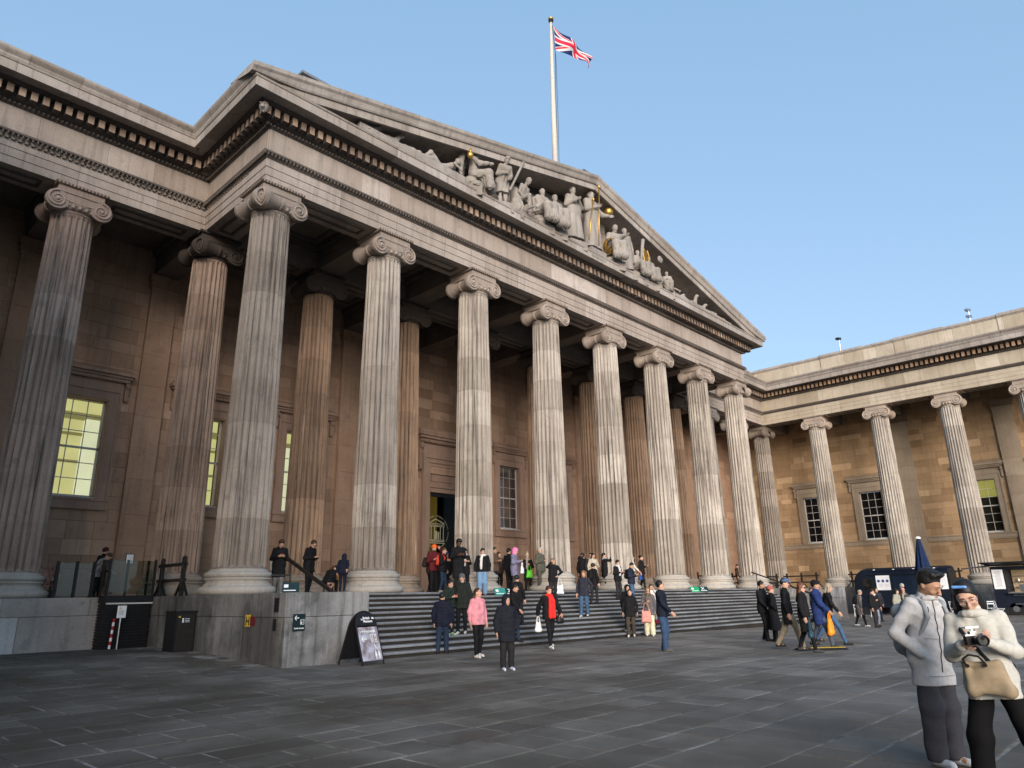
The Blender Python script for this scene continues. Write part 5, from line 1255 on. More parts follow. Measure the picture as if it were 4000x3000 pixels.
t4, _ = statue(10.3, 18.4, 2.35, dict(hem=.45, thick=.035, folds=.02, robe=0, arms=('lap', 'chest'), bend=28, nod=15, beard=1, legs=(.4, .4, .4), style='curly'), 'stooping bearded statue in a short robe grasping a stone staff', 18)
o = MB().tube([(0, 0, 0), (.95, 0, 1.9)], .06, 8).build('staff', ST, t4, smooth=True); child_at(o, t4, (10.1, -1.75, 18.8))
t5, _ = statue(11.45, 18.4, 2.6, dict(sit=1, hem=.94, thick=.0, folds=.01, robe=0, arms=('lap', 'lap'), bend=25, nod=25, beard=1), 'seated half-naked male statue leaning on a lion skin', -10)
b = Body(.04, .08, .03, 0, 4); b.cone((.3, -.1, 1.1), (.35, .1, .1), .22, .28); skin('lion_skin', [(*b.mesh(), ST)], t5)
t6, _ = statue(8.55, 18.4, 2.6, dict(SEAT, arms=('lap', 'out')), 'winged statue holding out a small gold lamp to the reclining figure', -45)
drape(t6, 2.6 / 1.75, True, 8)
for s in (-1, 1): b = Body(.04, .06, .01, 0, 5); b.chain([(s * .12, -.25, 1.75), (s * .3, -.45, 2.0), (s * .35, -.6, 1.1), (s * .25, -.55, .5)], [.10, .16, .15, .05]); skin('wing', [(*b.mesh(), ST)], t6)
mb = MB(); mb.ball((0, 0, 0), (.14, .14, .17), 10); mb.tube([(0, 0, .1), (.02, 0, .32)], [.06, .03], 6); o = mb.build('lamp', M['gold'], t6, smooth=True); child_at(o, t6, (7.7, -1.75, 19.45))
def reclining(x, z, L, label, flip=1, nude=True, seed=1):
    x -= .2 * (x + 9.9) / 19.66; z -= .16; t = thing('pediment_statue', label, 'statue', (x, -1.28, z)); k = L / 2.6; b = Body(.035, .06 * k, .010, 0, seed); f = flip
    b.chain([(f * 1.0 * k, 0, .62 * k), (f * .55 * k, 0, .36 * k), (f * .15 * k, 0, .22 * k)], [.19 * k, .17 * k, .19 * k]); b.ell((f * 1.28 * k, -.05, .98 * k), (.14 * k, .15 * k, .18 * k)); b.cone((f * 1.12 * k, 0, .75 * k), (f * 1.25 * k, 0, .9 * k), .09 * k)
    b.chain([(f * .1 * k, -.1, .22 * k), (f * -.45 * k, -.2, .55 * k), (f * -.85 * k, -.15, .12 * k), (f * -1.05 * k, -.3, .10 * k)], [.15 * k, .11 * k, .07 * k, .06 * k]); b.chain([(f * .1 * k, .1, .18 * k), (f * -.6 * k, .05, .18 * k), (f * -1.15 * k, 0, .12 * k), (f * -1.3 * k, -.15, .14 * k)], [.15 * k, .10 * k, .07 * k, .05 * k])
    b.chain([(f * 1.05 * k, -.2, .72 * k), (f * .75 * k, -.42, .45 * k), (f * 1.1 * k, -.5, .18 * k)], [.09 * k, .07 * k, .05 * k]); b.chain([(f * 1.05 * k, .2, .75 * k), (f * 1.35 * k, .1, .45 * k), (f * 1.45 * k, -.2, .2 * k)], [.09 * k, .07 * k, .05 * k])
    skin('body', [(*b.mesh(), ST)], t); c = Body(.04, .06, .025, 0, seed + 2); c.ell((f * -.4 * k, -.05, .18 * k), (.75 * k, .3, .2 * k)); c.cone((f * -.2 * k, -.2, .35 * k), (f * -.8 * k, -.25, .05), .13 * k); skin('drapery', [(*c.mesh(), ST)], t)
    MB().box(-1.4 * k, 1.4 * k, -.40, .45, -.42, .06).build('plinth', ST, t); return t
reclining(6.35, 18.42, 2.4, 'reclining naked statue on rocks in the left slope, reaching towards the gold lamp')
reclining(25.3, 18.28, 1.7, 'low reclining draped statue near the right slope', -1, seed=5)
def creature(x, z, L, label, seed, up=.5, cat='statue'):
    t = thing('pediment_statue', label, cat, (x, -1.15, z)); r = random.Random(seed); b = Body(.03, .05, .014, 0, seed)
    b.chain([(-L / 2, 0, .05), (-L * .15, 0, .16), (L * .25, -.05, .2), (L * .45, -.1, up)], [.06, .17, .15, .09]); b.ell((L * .52, -.15, up + .02), (.14, .10, .09))
    for q in (-.2, .2): b.cone((L * q, -.15, .12), (L * q + .05, -.35, -.05), .06, .05)
    for _ in range(3): b.ell((r.uniform(-L / 2, L / 2), r.uniform(-.2, .2), .02), (.2, .2, r.uniform(.08, .2)))
    skin('body', [(*b.mesh(), ST)], t); e_ = seed * .007; MB().box(-L * .6, L * .6, -.36 - e_, .36 + e_, -.42 - e_, .02 - e_ * .4).build('plinth', ST, t)
creature(2.9, 18.40, .9, 'broken rock and leaves carved in the far left corner of the pediment', 1, .35); creature(3.95, 18.40, .9, 'carved tree stump beside the crocodile', 2, .5); creature(4.8, 18.40, 1.0, 'carved crocodile crawling out beside the reclining figure', 3, .2)
creature(26.75, 18.3, .9, 'carved animal with raised horned head, right of the reclining figure', 4, .75); creature(27.75, 18.28, .9, 'carved crouching animal in the right slope, before the last rocks', 5, .45); creature(28.9, 18.25, .9, 'small carved beast lying near the right corner of the pediment', 6, .2); creature(30.3, 18.2, 1.1, 'low carved rocks in the far right corner of the pediment', 7, .08)
# gold armillary sphere
t = thing('armillary_sphere', 'gilded open armillary sphere at the foot of the central statues', 'sphere', (17.85, -1.6, 18.95))
for k, (ax, w) in enumerate(((0, .09), (1, .05), (2, .05))):
    vs = []; n = 28
    for i in range(n):
        a = 2 * PI * i / n
        for rr_, yy_ in ((.42, -w), (.42, w), (.40, w), (.40, -w)):
            x_, z_ = rr_ * math.cos(a), rr_ * math.sin(a); p = Vector((x_, yy_, z_))
            p.rotate(Matrix.Rotation(math.radians((35, -50, 85)[k]), 3, ('X', 'Y', 'Z')[k if k < 2 else 2])); p.rotate(Matrix.Rotation(.5, 3, 'Y')); vs.append(p)
    MB().add(vs, [(i * 4 + q, i * 4 + (q + 1) % 4, ((i + 1) % n) * 4 + (q + 1) % 4, ((i + 1) % n) * 4 + q) for i in range(n) for q in range(4)]).build('ring', M['gold'], t)
MB().tube([(-.35, 0, -.3), (.35, 0, .3)], .025, 6).build('axis_rod', M['gold'], t)

# ------------------------------------------------------------ lift, cabinet, signs and rails
g0 = .16
t = thing('platform_lift', 'black ribbed platform lift with glass sides against the left podium', 'lift', (-1.95, 3.2, 0))
mb = MB(); X0, X1, Y0, Y1 = -2.58, -1.28, 2.98, 3.56
mb.box(X0 + .03, X1 - .03, Y0 + .03, Y1, .1, 1.47)
under(mb.build('bellows_core', M['black'], t), t)
for k in range(15):
    z = .2 + k * .085; under(MB().box(X0 - .01, X1 + .01, Y0 - .01, Y1, z, z + .05).build('bellows_fold', M['black'], t), t)
under(MB().box(X0 - .02, X1 + .02, Y0 - .02, Y1, 1.5, 1.70).build('platform', M['black'], t), t)
under(MB().box(X0 + .02, X1 + .03, Y0 - .05, Y0 - .02, 1.455, 1.495).build('white_edge_strip', M['white'], t), t)
for x, y in ((X0, Y0), (X1, Y0), ((X0 + X1) / 2, Y0 + .45), (X0, Y1), (X1, Y1)): under(MB().box(x - .03, x + .03, y - .03, y + .03, 1.7, 2.76).build('post', M['black'], t), t)
under(MB().box(X0 + .05, X1 - .05, Y0 - .008, Y0 + .008, 1.74, 2.72).build('glass_panel', M['railglass'], t), t); under(MB().box(X0 - .008, X0 + .008, Y0 + .05, Y1 - .05, 1.74, 2.74).build('glass_panel', M['railglass'], t), t)
t = thing('glass_balustrade', 'glass balustrade with dark posts on the podium edge, left of the lift', 'railing', (-3.3, 3.75, ZS))
for x in (-3.75, -3.25, -2.78): under(MB().box(x - .04, x + .04, 3.7, 3.78, ZS, ZS + 1.05).build('post', M['black'], t), t)
for a, b in ((-3.7, -3.3), (-3.2, -2.83)): under(MB().box(a, b, 3.73, 3.745, ZS + .05, ZS + 1.0).build('glass_panel', M['railglass'], t), t)
def text(s, size, mat, parent, mtx, name='lettering', align='LEFT', bold=0.0):
    cu = bpy.data.curves.new('t', 'FONT'); cu.body = s; cu.size = size; cu.align_x = align; cu.extrude = .0015; cu.offset = bold; cu.space_line = .85
    o = bpy.data.objects.new('t', cu); link(o); dg = bpy.context.evaluated_depsgraph_get(); me = bpy.data.meshes.new_from_object(o.evaluated_get(dg)); bpy.data.objects.remove(o)
    me.materials.clear(); me.materials.append(mat); q = bpy.data.objects.new(name, me); link(q); q.parent = parent; q.matrix_local = mtx; return q
def face_y(x, y, z, rz=0, tilt=0): return Matrix.Translation((x, y, z)) @ Matrix.Rotation(rz, 4, 'Z') @ Matrix.Rotation(PI / 2 + tilt, 4, 'X')
WH = plain('sign_white', (.78, .80, .82), .5, 0, .03, 5, 0)
t = thing('utility_cabinet', 'plain black metal cabinet with a small notice, between lift and granite block', 'cabinet', (-1.48, .1, 0))
MB().box(-.26, .28, -.32, .4, .14, 1.2).build('cabinet_body', M['black'], t); MB().box(-.28, .30, -.34, .42, 1.2, 1.25).build('cabinet_lid', M['black'], t); MB().box(-.22, .24, -.335, -.32, .2, 1.16).build('cabinet_door', M['iron'], t)
mb = MB(); mb.box(-.12, .14, -.345, -.335, .93, 1.07, 0)
for k in range(3): mb.box(-.10, -.06, -.35, -.345, .95 + k * .04, .98 + k * .04, 1); mb.box(-.03, .10, -.35, -.345, .957 + k * .04, .968 + k * .04, 1)
mb.build('notice', [M['signnavy'], WH], t); MB().box(-.20, -.15, -.345, -.335, 1.08, 1.11).build('yellow_sticker', M['yellow'], t)
t = thing('striped_bollard', 'thin red and white striped post in front of the lift', 'post', (-2.35, 2.82, .15), 0)
for k in range(8): mb = MB(); mb.tube([(0 + .004 * k, 0, .06 + k * .105), (.004 * k + .004, 0, .06 + (k + 1) * .105)], .035, 10); mb.build('stripe', M['red'] if k % 2 else WH, t)
MB().lathe([(.0, .06), (.05, .06), (.16, .02), (.16, 0)], n=16).build('foot', M['rubber'], t)
t = thing('sign_stand', 'chrome stand holding a white warning notice in front of the lift', 'sign', (-2.22, 2.6, .13))
MB().tube([(0, 0, .02), (0, 0, .98)], .024, 10).build('pole', M['steel'], t); MB().lathe([(.0, .03), (.03, .03), (.13, .015), (.13, 0)], n=18).build('foot', M['steel'], t)
mb = MB(); mb.box(-.12, .12, -.035, -.02, .94, 1.28, 0); mb.add([(-.075, -.037, 1.19), (-.005, -.037, 1.19), (-.04, -.037, 1.25)], [(0, 1, 2)], 1)
for k in range(5): mb.box(-.08, .07 if k % 2 else .05, -.037, -.035, 1.15 - k * .03 - .008, 1.15 - k * .03, 2)
mb.build('notice', [M['paper'], M['yellow'], M['ink']], t)
t = thing('sign_stand', 'small framed notice on a thin stand behind the lift glass', 'sign', (-1.2, 5.6, ZS)); MB().tube([(0, 0, 0), (0, 0, 1.15)], .018, 6).build('pole', M['black'], t); mb = MB(); mb.box(-.13, .13, -.02, 0, 1.08, 1.42, 1); mb.box(-.11, .11, -.024, -.02, 1.10, 1.40, 0); mb.build('notice', [M['paper'], M['black']], t)

# A-board
t = thing('a_board_sign', 'arched black pavement sign pointing left to the level access lift', 'sign', (.48, -5.75, 0), math.radians(8))
H_, Wd = 1.22, .33; tl = .42
for s in (-1, 1):    # front and rear leaves
    B = Matrix.Translation((0, s * -tl + 0.0, 0)) @ Matrix.Rotation(-s * math.atan2(tl, H_), 4, 'X') if s > 0 else Matrix.Translation((0, tl, 0)) @ Matrix.Rotation(math.atan2(tl, H_), 4, 'X')
    pts = [(-Wd, 0, 0), (-Wd, 0, .9)] + [(-Wd * math.cos(PI * i / 12), 0, .9 + .36 * math.sin(PI * i / 12)) for i in range(1, 12)] + [(Wd, 0, .9), (Wd, 0, 0)]
    o = MB().tube(pts, .022, 8).build('frame', M['black'], t); o.matrix_local = B
    mb = MB(); n = 16; a = [(-Wd * math.cos(PI * i / n), -.006, .92 + .33 * math.sin(PI * i / n)) for i in range(n + 1)]; mb.add(a, [tuple(range(n + 1))]); mb.add([(x, .006, z) for x, y, z in a], [tuple(range(n, -1, -1))])
    if s < 0: mb.box(-Wd, Wd, -.006, .006, .12, .92)
    o = mb.build('header_panel' if s > 0 else 'rear_panel', M['black'], t); o.matrix_local = B
    if s > 0:
        m, nt, bs = nodes('poster_print'); pos = nt.nodes.new('ShaderNodeTexCoord').outputs['Object']; c = mixc(nt, ramp(nt, noise(nt, pos, 4.2, 3, .5), .40, .60), (.42, .42, .50), (.19, .14, .15)); nt.links.new(c, bs.inputs['Base Color']); bs.inputs['Roughness'].default_value = .4
        o = MB().box(-Wd + .02, Wd - .02, -.012, .006, .10, .88).build('poster', m, t); o.matrix_local = B
        for tx, x, z, sz in (('The', -.155, 1.045, .045), ('British', -.09, 1.065, .085), ('Museum', -.09, .99, .085), ('Level access lift', -.26, .755, .078)): text(tx, sz, WH, t, B @ face_y(x, -.016, z), bold=.002)
        mb = MB(); y = -.016; mb.box(.19, .28, y, y + .004, 1.07, 1.11)
        mb.bar((-.24, y, .60), (-.08, y, .60), .006, .02); mb.bar((-.24, y, .60), (-.17, y, .66), .006, .02); mb.bar((-.24, y, .60), (-.17, y, .54), .006, .02)
        for a_, b_, c_, d_ in ((.06, .24, .695, .705), (.06, .24, .515, .525), (.06, .07, .515, .705), (.23, .24, .515, .705)): mb.box(a_, b_, y, y + .004, c_, d_)
        mb.tube([(.115 + .03 * math.cos(q * PI / 5), y, .575 + .03 * math.sin(q * PI / 5)) for q in range(11)], .006, 4); mb.bar((.11, y, .60), (.115, y, .66), .006, .018); mb.ball((.112, y, .675), (.012, .003, .012), 6); mb.bar((.19, y, .55), (.19, y, .68), .005, .01)
        for q in (-1, 1): mb.bar((.19, y, .615 + q * .065), (.17, y, .615 + q * .04), .005, .01); mb.bar((.19, y, .615 + q * .065), (.21, y, .615 + q * .04), .005, .01)
        for x in (.13, .23): mb.ball((x, y, .315), (.014, .003, .014), 6); mb.add([(x - .03, y, .20), (x + .03, y, .20), (x + .02, y, .295), (x - .02, y, .295)], [(0, 1, 2, 3)]); mb.box(x - .016, x - .004, y, y + .003, .13, .2); mb.box(x + .004, x + .016, y, y + .003, .13, .2)
        mb.ball((.13, y, .475), (.013, .003, .013), 6); mb.bar((.13, y, .455), (.16, y, .40), .005, .025); mb.bar((.16, y, .40), (.14, y, .36), .005, .012); mb.bar((.15, y, .40), (.19, y, .36), .005, .012)
        o = mb.build('pictograms', WH, t); o.matrix_local = B
# plates on the granite block
t = thing('wall_sign', 'small dark plate with white arrow and lift symbol on the granite block', 'sign', (-.82, -5.03, .98))
MB().box(-.155, .155, -.02, .0, -.19, .19).build('plate', M['signnavy'], t); text('Level access', .052, WH, t, face_y(-.125, -.024, -.145), bold=.001)
mb = MB(); y = -.024; mb.bar((-.12, y, .10), (-.01, y, .10), .005, .018); mb.bar((-.12, y, .10), (-.075, y, .15), .005, .018); mb.bar((-.12, y, .10), (-.075, y, .05), .005, .018)
for a_, b_, c_, d_ in ((.03, .13, .058, .065), (.03, .13, -.055, -.048), (.03, .037, -.055, .065), (.123, .13, -.055, .065)): mb.box(a_, b_, y, y + .003, c_, d_)
mb.ball((.06, y, -.015), (.02, .003, .022), 8); mb.ball((.058, y, .03), (.01, .003, .012), 6); mb.bar((.10, y, -.03), (.10, y, .045), .004, .01); mb.build('arrow_and_symbol', WH, t)
t = thing('hydrant_plate', 'yellow hydrant plate marked H beside a red plate, on the side of the granite block', 'sign', (-1.165, -3.3, .99))
MB().box(-.02, 0, -.02, .22, -.12, .16).build('yellow_plate', M['yellow'], t); MB().box(-.018, 0, -.28, -.03, -.09, .12).build('red_plate', plain('faded_red', (.12, .02, .025), .6), t)
text('H', .30, M['black'], t, Matrix.Translation((-.024, .19, -.09)) @ Matrix.Rotation(-PI / 2, 4, 'Z') @ Matrix.Rotation(PI / 2, 4, 'X'), bold=.004)
for n_, z_ in (('power_socket_box', 1.28), ('power_socket_box', .93)):
    pass
o = MB().box(-.03, 0, -.09, .09, -.16, .16).box(-.035, -.03, -.07, .07, -.14, -.02).build('junction_box', M['black']); o.location = (-1.165, -4.6, 1.38); tag(o, 'small black junction box near the top corner of the granite block', 'box')
o = MB().box(-.02, 0, -.06, .06, -.13, .13).box(-.025, -.02, -.04, .04, -.10, .10).build('junction_box', M['black']); o.location = (-1.165, -4.55, .93); tag(o, 'lower black junction box on the side of the granite block, under the first', 'box')

# wedge notices on the steps
def wedge(x, y, z, w, n, label, mats, rz=0):
    t = thing('step_notice', label, 'sign', (x, y, z), rz); pw = w / n
    for k in range(n):
        a = -w / 2 + k * pw; mb = MB(); mb.add([(a, -.14, 0), (a + pw - .01, -.14, 0), (a + pw - .01, .16, 0), (a, .16, 0), (a, .02, .26), (a + pw - .01, .02, .26)], [(0, 1, 5, 4), (2, 3, 4, 5), (0, 4, 3), (1, 2, 5), (0, 3, 2, 1)], 0)
        f = lambda u, v: (a + u * pw, -.142 + v * .16, v * .26)
        for v0, v1, u0, u1 in ((.2, .28, .1, .8),) + (((.5, .8, .1, .35),) if k == 0 else ()): mb.add([f(u0, v0), f(u1, v0), f(u1, v1), f(u0, v1)], [(0, 1, 2, 3)], 1)
        if k == 1:
            for q in (-1, 1): mb.add([f(.2, .65 - q * .2), f(.28, .65 - q * .25), f(.6, .65 + q * .25), f(.52, .65 + q * .2)], [(0, 1, 2, 3)], 1)
        mb.build('panel', [mats[k % len(mats)], WH], t)
wedge(9.75, -1.45, ZS - RH, .9, 2, 'green and teal folded notice standing on the top step beside wide blue jeans', [M['teal'], M['dteal']], -.35)
wedge(23.9, -1.5, ZS - RH, 1.05, 2, 'green folded notice further right along the top step', [plain('green_sign', (.01, .25, .10), .5, 0, .1, 5, 0), M['dteal']], -.45)
wedge(-.45, -3.9, ZS, .42, 1, 'dark folded notice on top of the granite block', [M['dteal']], -.55)

# handrails and barriers
t = thing('handrail', 'sloping dark handrail going down the left edge of the steps', 'handrail', (1.3, -1, 0))
mb = MB(); mb.bar((1.30, -.45, 2.70), (1.30, -4.6, 1.06), .07, .09); under(mb.build('rail', M['iron'], t), t)
for y, z0, z1 in ((-.7, ZS, 2.55), (-2.6, 1.1, 1.86), (-4.4, .3, 1.15)): under(MB().tube([(1.3, y, z0), (1.3, y, z0 + .1), (1.3, y, z1)], [.05, .03, .026], 8).build('post', M['iron'], t), t)
under(MB().bar((1.3, -.7, 2.2), (.55, -.55, 2.2), .05).bar((.6, -.55, ZS), (.6, -.55, 2.2), .05).bar((.62, -.55, ZS + .1), (.45, -.55, ZS + .6), .04).build('top_gate', M['iron'], t), t)
t = thing('handrail', 'sloping dark handrail at the right-hand end of the steps', 'handrail', (32.1, -1, 0))
mb = MB(); mb.bar((32.05, -.5, 2.62), (32.05, -4.6, 1.1), .06, .07); under(mb.build('rail', M['iron'], t), t)
for y, z0, z1 in ((-.8, ZS, 2.5), (-2.2, 1.2, 1.95), (-4.4, .3, 1.15)): under(MB().tube([(32.05, y, z0), (32.05, y, z1)], .028, 8).build('post', M['iron'], t), t)
def barrier(p0, p1, nposts, label):
    t = thing('barrier', label, 'barrier', (*p0, ZS)); d = Vector((p1[0] - p0[0], p1[1] - p0[1], 0)); u = d.normalized()
    for k in range(nposts):
        q = d * (k / max(1, nposts - 1)); mb = MB(); mb.box(q.x - .055, q.x + .055, q.y - .055, q.y + .055, 0, 1.12); mb.add([(q.x + i * .055, q.y + j * .055, 1.12) for i, j in ((-1, -1), (1, -1), (1, 1), (-1, 1))] + [(q.x, q.y, 1.18)], [(0, 1, 4), (1, 2, 4), (2, 3, 4), (3, 0, 4)])
        for s in (-1, 1): mb.bar((q.x + s * u.x * .42, q.y + s * u.y * .42, .02), (q.x, q.y, .5), .06)
        mb.build('post', M['iron'], t)
    for z in (.92, .46): MB().bar((-u.x * .25, -u.y * .25, z), (d.x + u.x * .2, d.y + u.y * .2, z), .07, .10).build('rail', M['iron'], t)
barrier((-1.0, 3.15), (-1.0, 1.5), 2, 'low black two-rail barrier between the brown column and the dark corner column')
barrier((34.6, 4.6), (46.3, 4.3), 6, 'black barrier across the recess at the right, under the shaded corner column')
barrier((46.6, 3.6), (46.6, 1.3), 3, 'black barrier between the corner column and the first wing column')
barrier((46.6, -1.3), (46.6, -3.6), 2, 'black barrier partly hidden by the first food van')
barrier((46.6, -5.9), (46.6, -8.3), 3, 'black barrier seen between the two food vans')
# pink flowering shrub by the left column
t = thing('potted_plant', 'pinkish bushy plant beside the base of the leftmost column', 'plant', (-3.65, 4.6, ZS))
mb = MB(); r = random.Random(4)
for _ in range(260):
    a, b_, q = r.uniform(0, 2 * PI), r.uniform(0, 1), r.uniform(.3, 1); c = Vector((.28 * q * math.cos(a), .28 * q * math.sin(a), .25 + .65 * b_)); d = Vector((r.uniform(-1, 1), r.uniform(-1, 1), r.uniform(-.4, 1))).normalized(); e = d.cross(Vector((0, 0, 1))).normalized() * .03
    mb.add([c, c + d * .05 + e, c + d * .11, c + d * .05 - e], [(0, 1, 2, 3)], 0, r.uniform(-.3, .3))
mb.build('foliage', plain('pink_leaf', (.32, .15, .15), .7, 0, .3, 9), t); MB().tube([(0, 0, 0), (0, 0, .5)], .03, 6).build('stem', M['iron'], t); MB().lathe([(.0, 0), (.15, 0), (.19, .24), (.17, .24), (.0, .2)], n=14).build('pot', M['iron'], t)

# ------------------------------------------------------------ food vans, parasol, chairs
vg = -.12
t = thing('food_van', 'dark navy food van with rounded roof, white menus on its side', 'van', (43, -5.9, vg))
L0, L1 = 2.95, -2.75
def vsec(mb, prof, y): return [(x, y, z) for x, z in prof]
rp = [(-1.0, .45), (-1.02, 1.2), (-1.0, 2.3), (-.95, 2.62), (-.80, 2.86), (-.5, 2.97), (0, 3.0), (.5, 2.97), (.80, 2.86), (.95, 2.62), (1.0, 2.3), (1.02, 1.2), (1.0, .45)]
ys = [L1, L1 + .1, L0 - .75, L0 - .45, L0 - .2, L0 - .05, L0]; sc2 = [1, 1.0, 1.0, .97, .90, .82, .78]; mb = MB(); vs = []
for y, k in zip(ys, sc2): vs += [(x * (1 - (1 - k) * .35), y, .45 + (z - .45) * (1 - (1 - k) * (1.0 if z > 2.2 else .0))) for x, z in rp]
n = len(rp); mb.add(vs, [(a * n + i, a * n + i + 1, (a + 1) * n + i + 1, (a + 1) * n + i) for a in range(len(ys) - 1) for i in range(n - 1)]); mb.add(vs[:n], [tuple(range(n))]); mb.add(vs[-n:], [tuple(range(n))])
mb.build('van_body', M['navy'], t)
MB().box(-1.06, -1.0, L1 + .1, L0 - .9, 2.5, 2.56).box(-1.10, -1.02, L1 - .3, L0 - 1.2, 2.80, 2.86).build('roof_rail', M['navy'], t)
for k in range(4): y = L1 + .6 + k * 1.2; MB().box(-1.12, -1.06, y, y + .12, 2.83, 2.87).build('roof_light', WH, t)
MB().box(-1.035, -1.0, 1.75, 2.4, 1.55, 2.3).build('cab_window_frame', M['black'], t); MB().box(-1.045, -1.035, 1.8, 2.35, 1.6, 2.25).build('cab_window', M['darkglass'], t)
MB().box(-1.03, -1.015, -1.9, .5, 1.0, 2.45).build('serving_shutter', plain('van_shutter', (.008, .016, .032), .4, 0, .2, 4, .05), t)
for y0, y1, lab in ((.65, 1.5, 0), (-2.7, -2.1, 1)):
    mb = MB(); mb.box(-1.05, -1.035, y0, y1, 1.55, 2.48, 0); yc = (y0 + y1) / 2
    if lab == 0:
        for k in (-1, 0, 1): mb.lathe([(.001, -1.055), (.09, -1.055), (.09, -1.05)], c=(0, yc + k * .27, 2.13), n=16, axis='x', mi=1)
        for k in range(6): mb.box(-1.055, -1.05, yc - .33 + (k % 2) * .35, yc - .08 + (k % 2) * .35, 1.90 - (k // 2) * .07, 1.915 - (k // 2) * .07, 2)
    else:
        for k in range(12): mb.box(-1.055, -1.05, yc - .2, yc + .1 + .1 * ((k * 7) % 3) / 2, 2.35 - k * .055, 2.36 - k * .055, 2)
    mb.build('menu_board', [M['paper'], plain('print_blue', (.03, .07, .22), .5, 0, .1, 6, 0), plain('print_grey', (.35, .37, .42), .6, 0, .05, 6, 0)], t)
for y in (1.9, -1.7):
    for s in (-1, 1): w_ = MB().lathe([(.001, -.1), (.36, -.1), (.38, -.05), (.38, .1), (.001, .1)], c=(s * .88, y, .38), n=22, axis='x').build('wheel', M['rubber'], t); MB().lathe([(.001, -.015), (.2, -.015), (.2, .0)], c=(s * .88 + s * .11 - .0, y, .38), n=16, axis='x').build('rim', M['steel'], w_)
for k in range(9): MB().box(-.9 + k * .2, -.72 + k * .2, L1 - .06, L1 - .01, .6, 2.6, 0, 0).build('rear_panel', M['iron'], t)
t = thing('food_van', 'navy food stall van at the right edge, hatch open and a lamp lit inside', 'van', (43, -13.2, vg))
mb = MB(); mb.box(-.95, 1.0, -2.2, 2.25, .45, 1.3); mb.box(-.95, 1.0, 1.55, 2.25, 1.3, 2.8); mb.box(.85, 1.0, -2.2, 1.55, 1.3, 2.8); mb.box(-.95, 1.0, -2.2, 1.55, 2.62, 2.8); mb.box(-.95, 1.0, -2.2, -2.1, 1.3, 2.62); mb.build('van_body', M['navy'], t)
mb = MB(); mb.add([(-.95, 2.3, 2.82), (-.95, -2.2, 2.82), (-2.0, -2.3, 3.0), (-2.0, 2.6, 3.0)], [(0, 1, 2, 3)]); mb.add([(-.95, 2.3, 2.86), (-.95, -2.2, 2.86), (-2.0, -2.3, 3.04), (-2.0, 2.6, 3.04)], [(0, 1, 2, 3)]); mb.add([(-2.0, 2.6, 3.0), (-2.0, -2.3, 3.0), (-2.0, -2.3, 3.04), (-2.0, 2.6, 3.04)], [(0, 1, 2, 3)]); mb.bar((-.95, 2.3, 2.84), (-2.0, 3.5, 2.70), .12, .08); mb.bar((-.95, 2.2, 2.9), (-1.5, 3.0, 2.75), .2, .06); mb.build('awning', M['navy'], t)
MB().box(-.6, .84, -2.05, 1.5, 1.3, 1.32).box(.80, .84, -2.05, 1.5, 1.32, 2.6).build('interior_lining', plain('stall_interior', (.35, .28, .2), .6), t)
for k in range(3): MB().box(.5, .8, -1.8 + k * .05, 1.3, 1.6 + k * .32, 1.62 + k * .32).build('shelf', M['steel'], t)
mb = MB(); r = random.Random(8)
for k in range(26): y = r.uniform(-1.8, 1.3); z = 1.62 + r.choice((0, .32, .64)); mb.lathe([(.0, z + .18), (.03, z + .17), (.045, z + .1), (.045, z), (0, z)], c=(.62 + r.uniform(-.06, .06), y, 0), n=8, mi=r.choice((0, 1, 2)))
mb.build('bottles_on_shelf', [M['steel'], plain('bottle_amber', (.3, .12, .03), .3), plain('bottle_pale', (.5, .45, .35), .4)], t)
MB().box(-.5, -.2, .6, 1.0, 1.32, 1.75).build('coffee_machine', M['steel'], t)
MB().ball((-.4, -.1, 2.38), .10, 12).build('lamp_globe', M['bulb'], t, smooth=True); MB().tube([(-.4, -.1, 2.46), (-.4, -.1, 2.62)], .01, 5).build('lamp_cord', M['black'], t)
pl_ = bpy.data.lights.new('stall_lamp', 'POINT'); pl_.energy = 14; pl_.color = (1, .8, .5); pl_.shadow_soft_size = .1; plo = bpy.data.objects.new('stall_lamp', pl_); link(plo); plo.location = (-.55, -.1, 2.3); plo.parent = t
mb = MB(); mb.box(-.99, -.95, 1.62, 2.18, 1.5, 2.62, 0)
for k in range(14): mb.box(-.995, -.99, 1.75, 2.0 + .1 * ((k * 5) % 3) / 2, 2.5 - k * .065, 2.515 - k * .065, 1)
mb.build('menu_board', [M['paper'], M['ink']], t)
MB().box(-1.25, -.95, -2.2, 1.5, 1.24, 1.30).build('counter', M['steel'], t); MB().box(-.98, -.95, -.1, .5, .95, 1.1).build('number_plate', M['paper'], t); MB().box(-1.0, -.95, -1.9, 1.3, .62, .66).box(-1.0, -.95, .4, 1.3, 1.12, 1.15).build('trim_strip', M['steel'], t)
for y in (1.3, -1.4): w_ = MB().lathe([(.001, -.1), (.34, -.1), (.36, -.05), (.36, .1), (.001, .1)], c=(-.85, y, .36), n=22, axis='x').build('wheel', M['rubber'], t); MB().lathe([(.001, -.12), (.17, -.12), (.17, -.1)], c=(-.85, y, .36), n=16, axis='x').build('rim', M['steel'], w_)
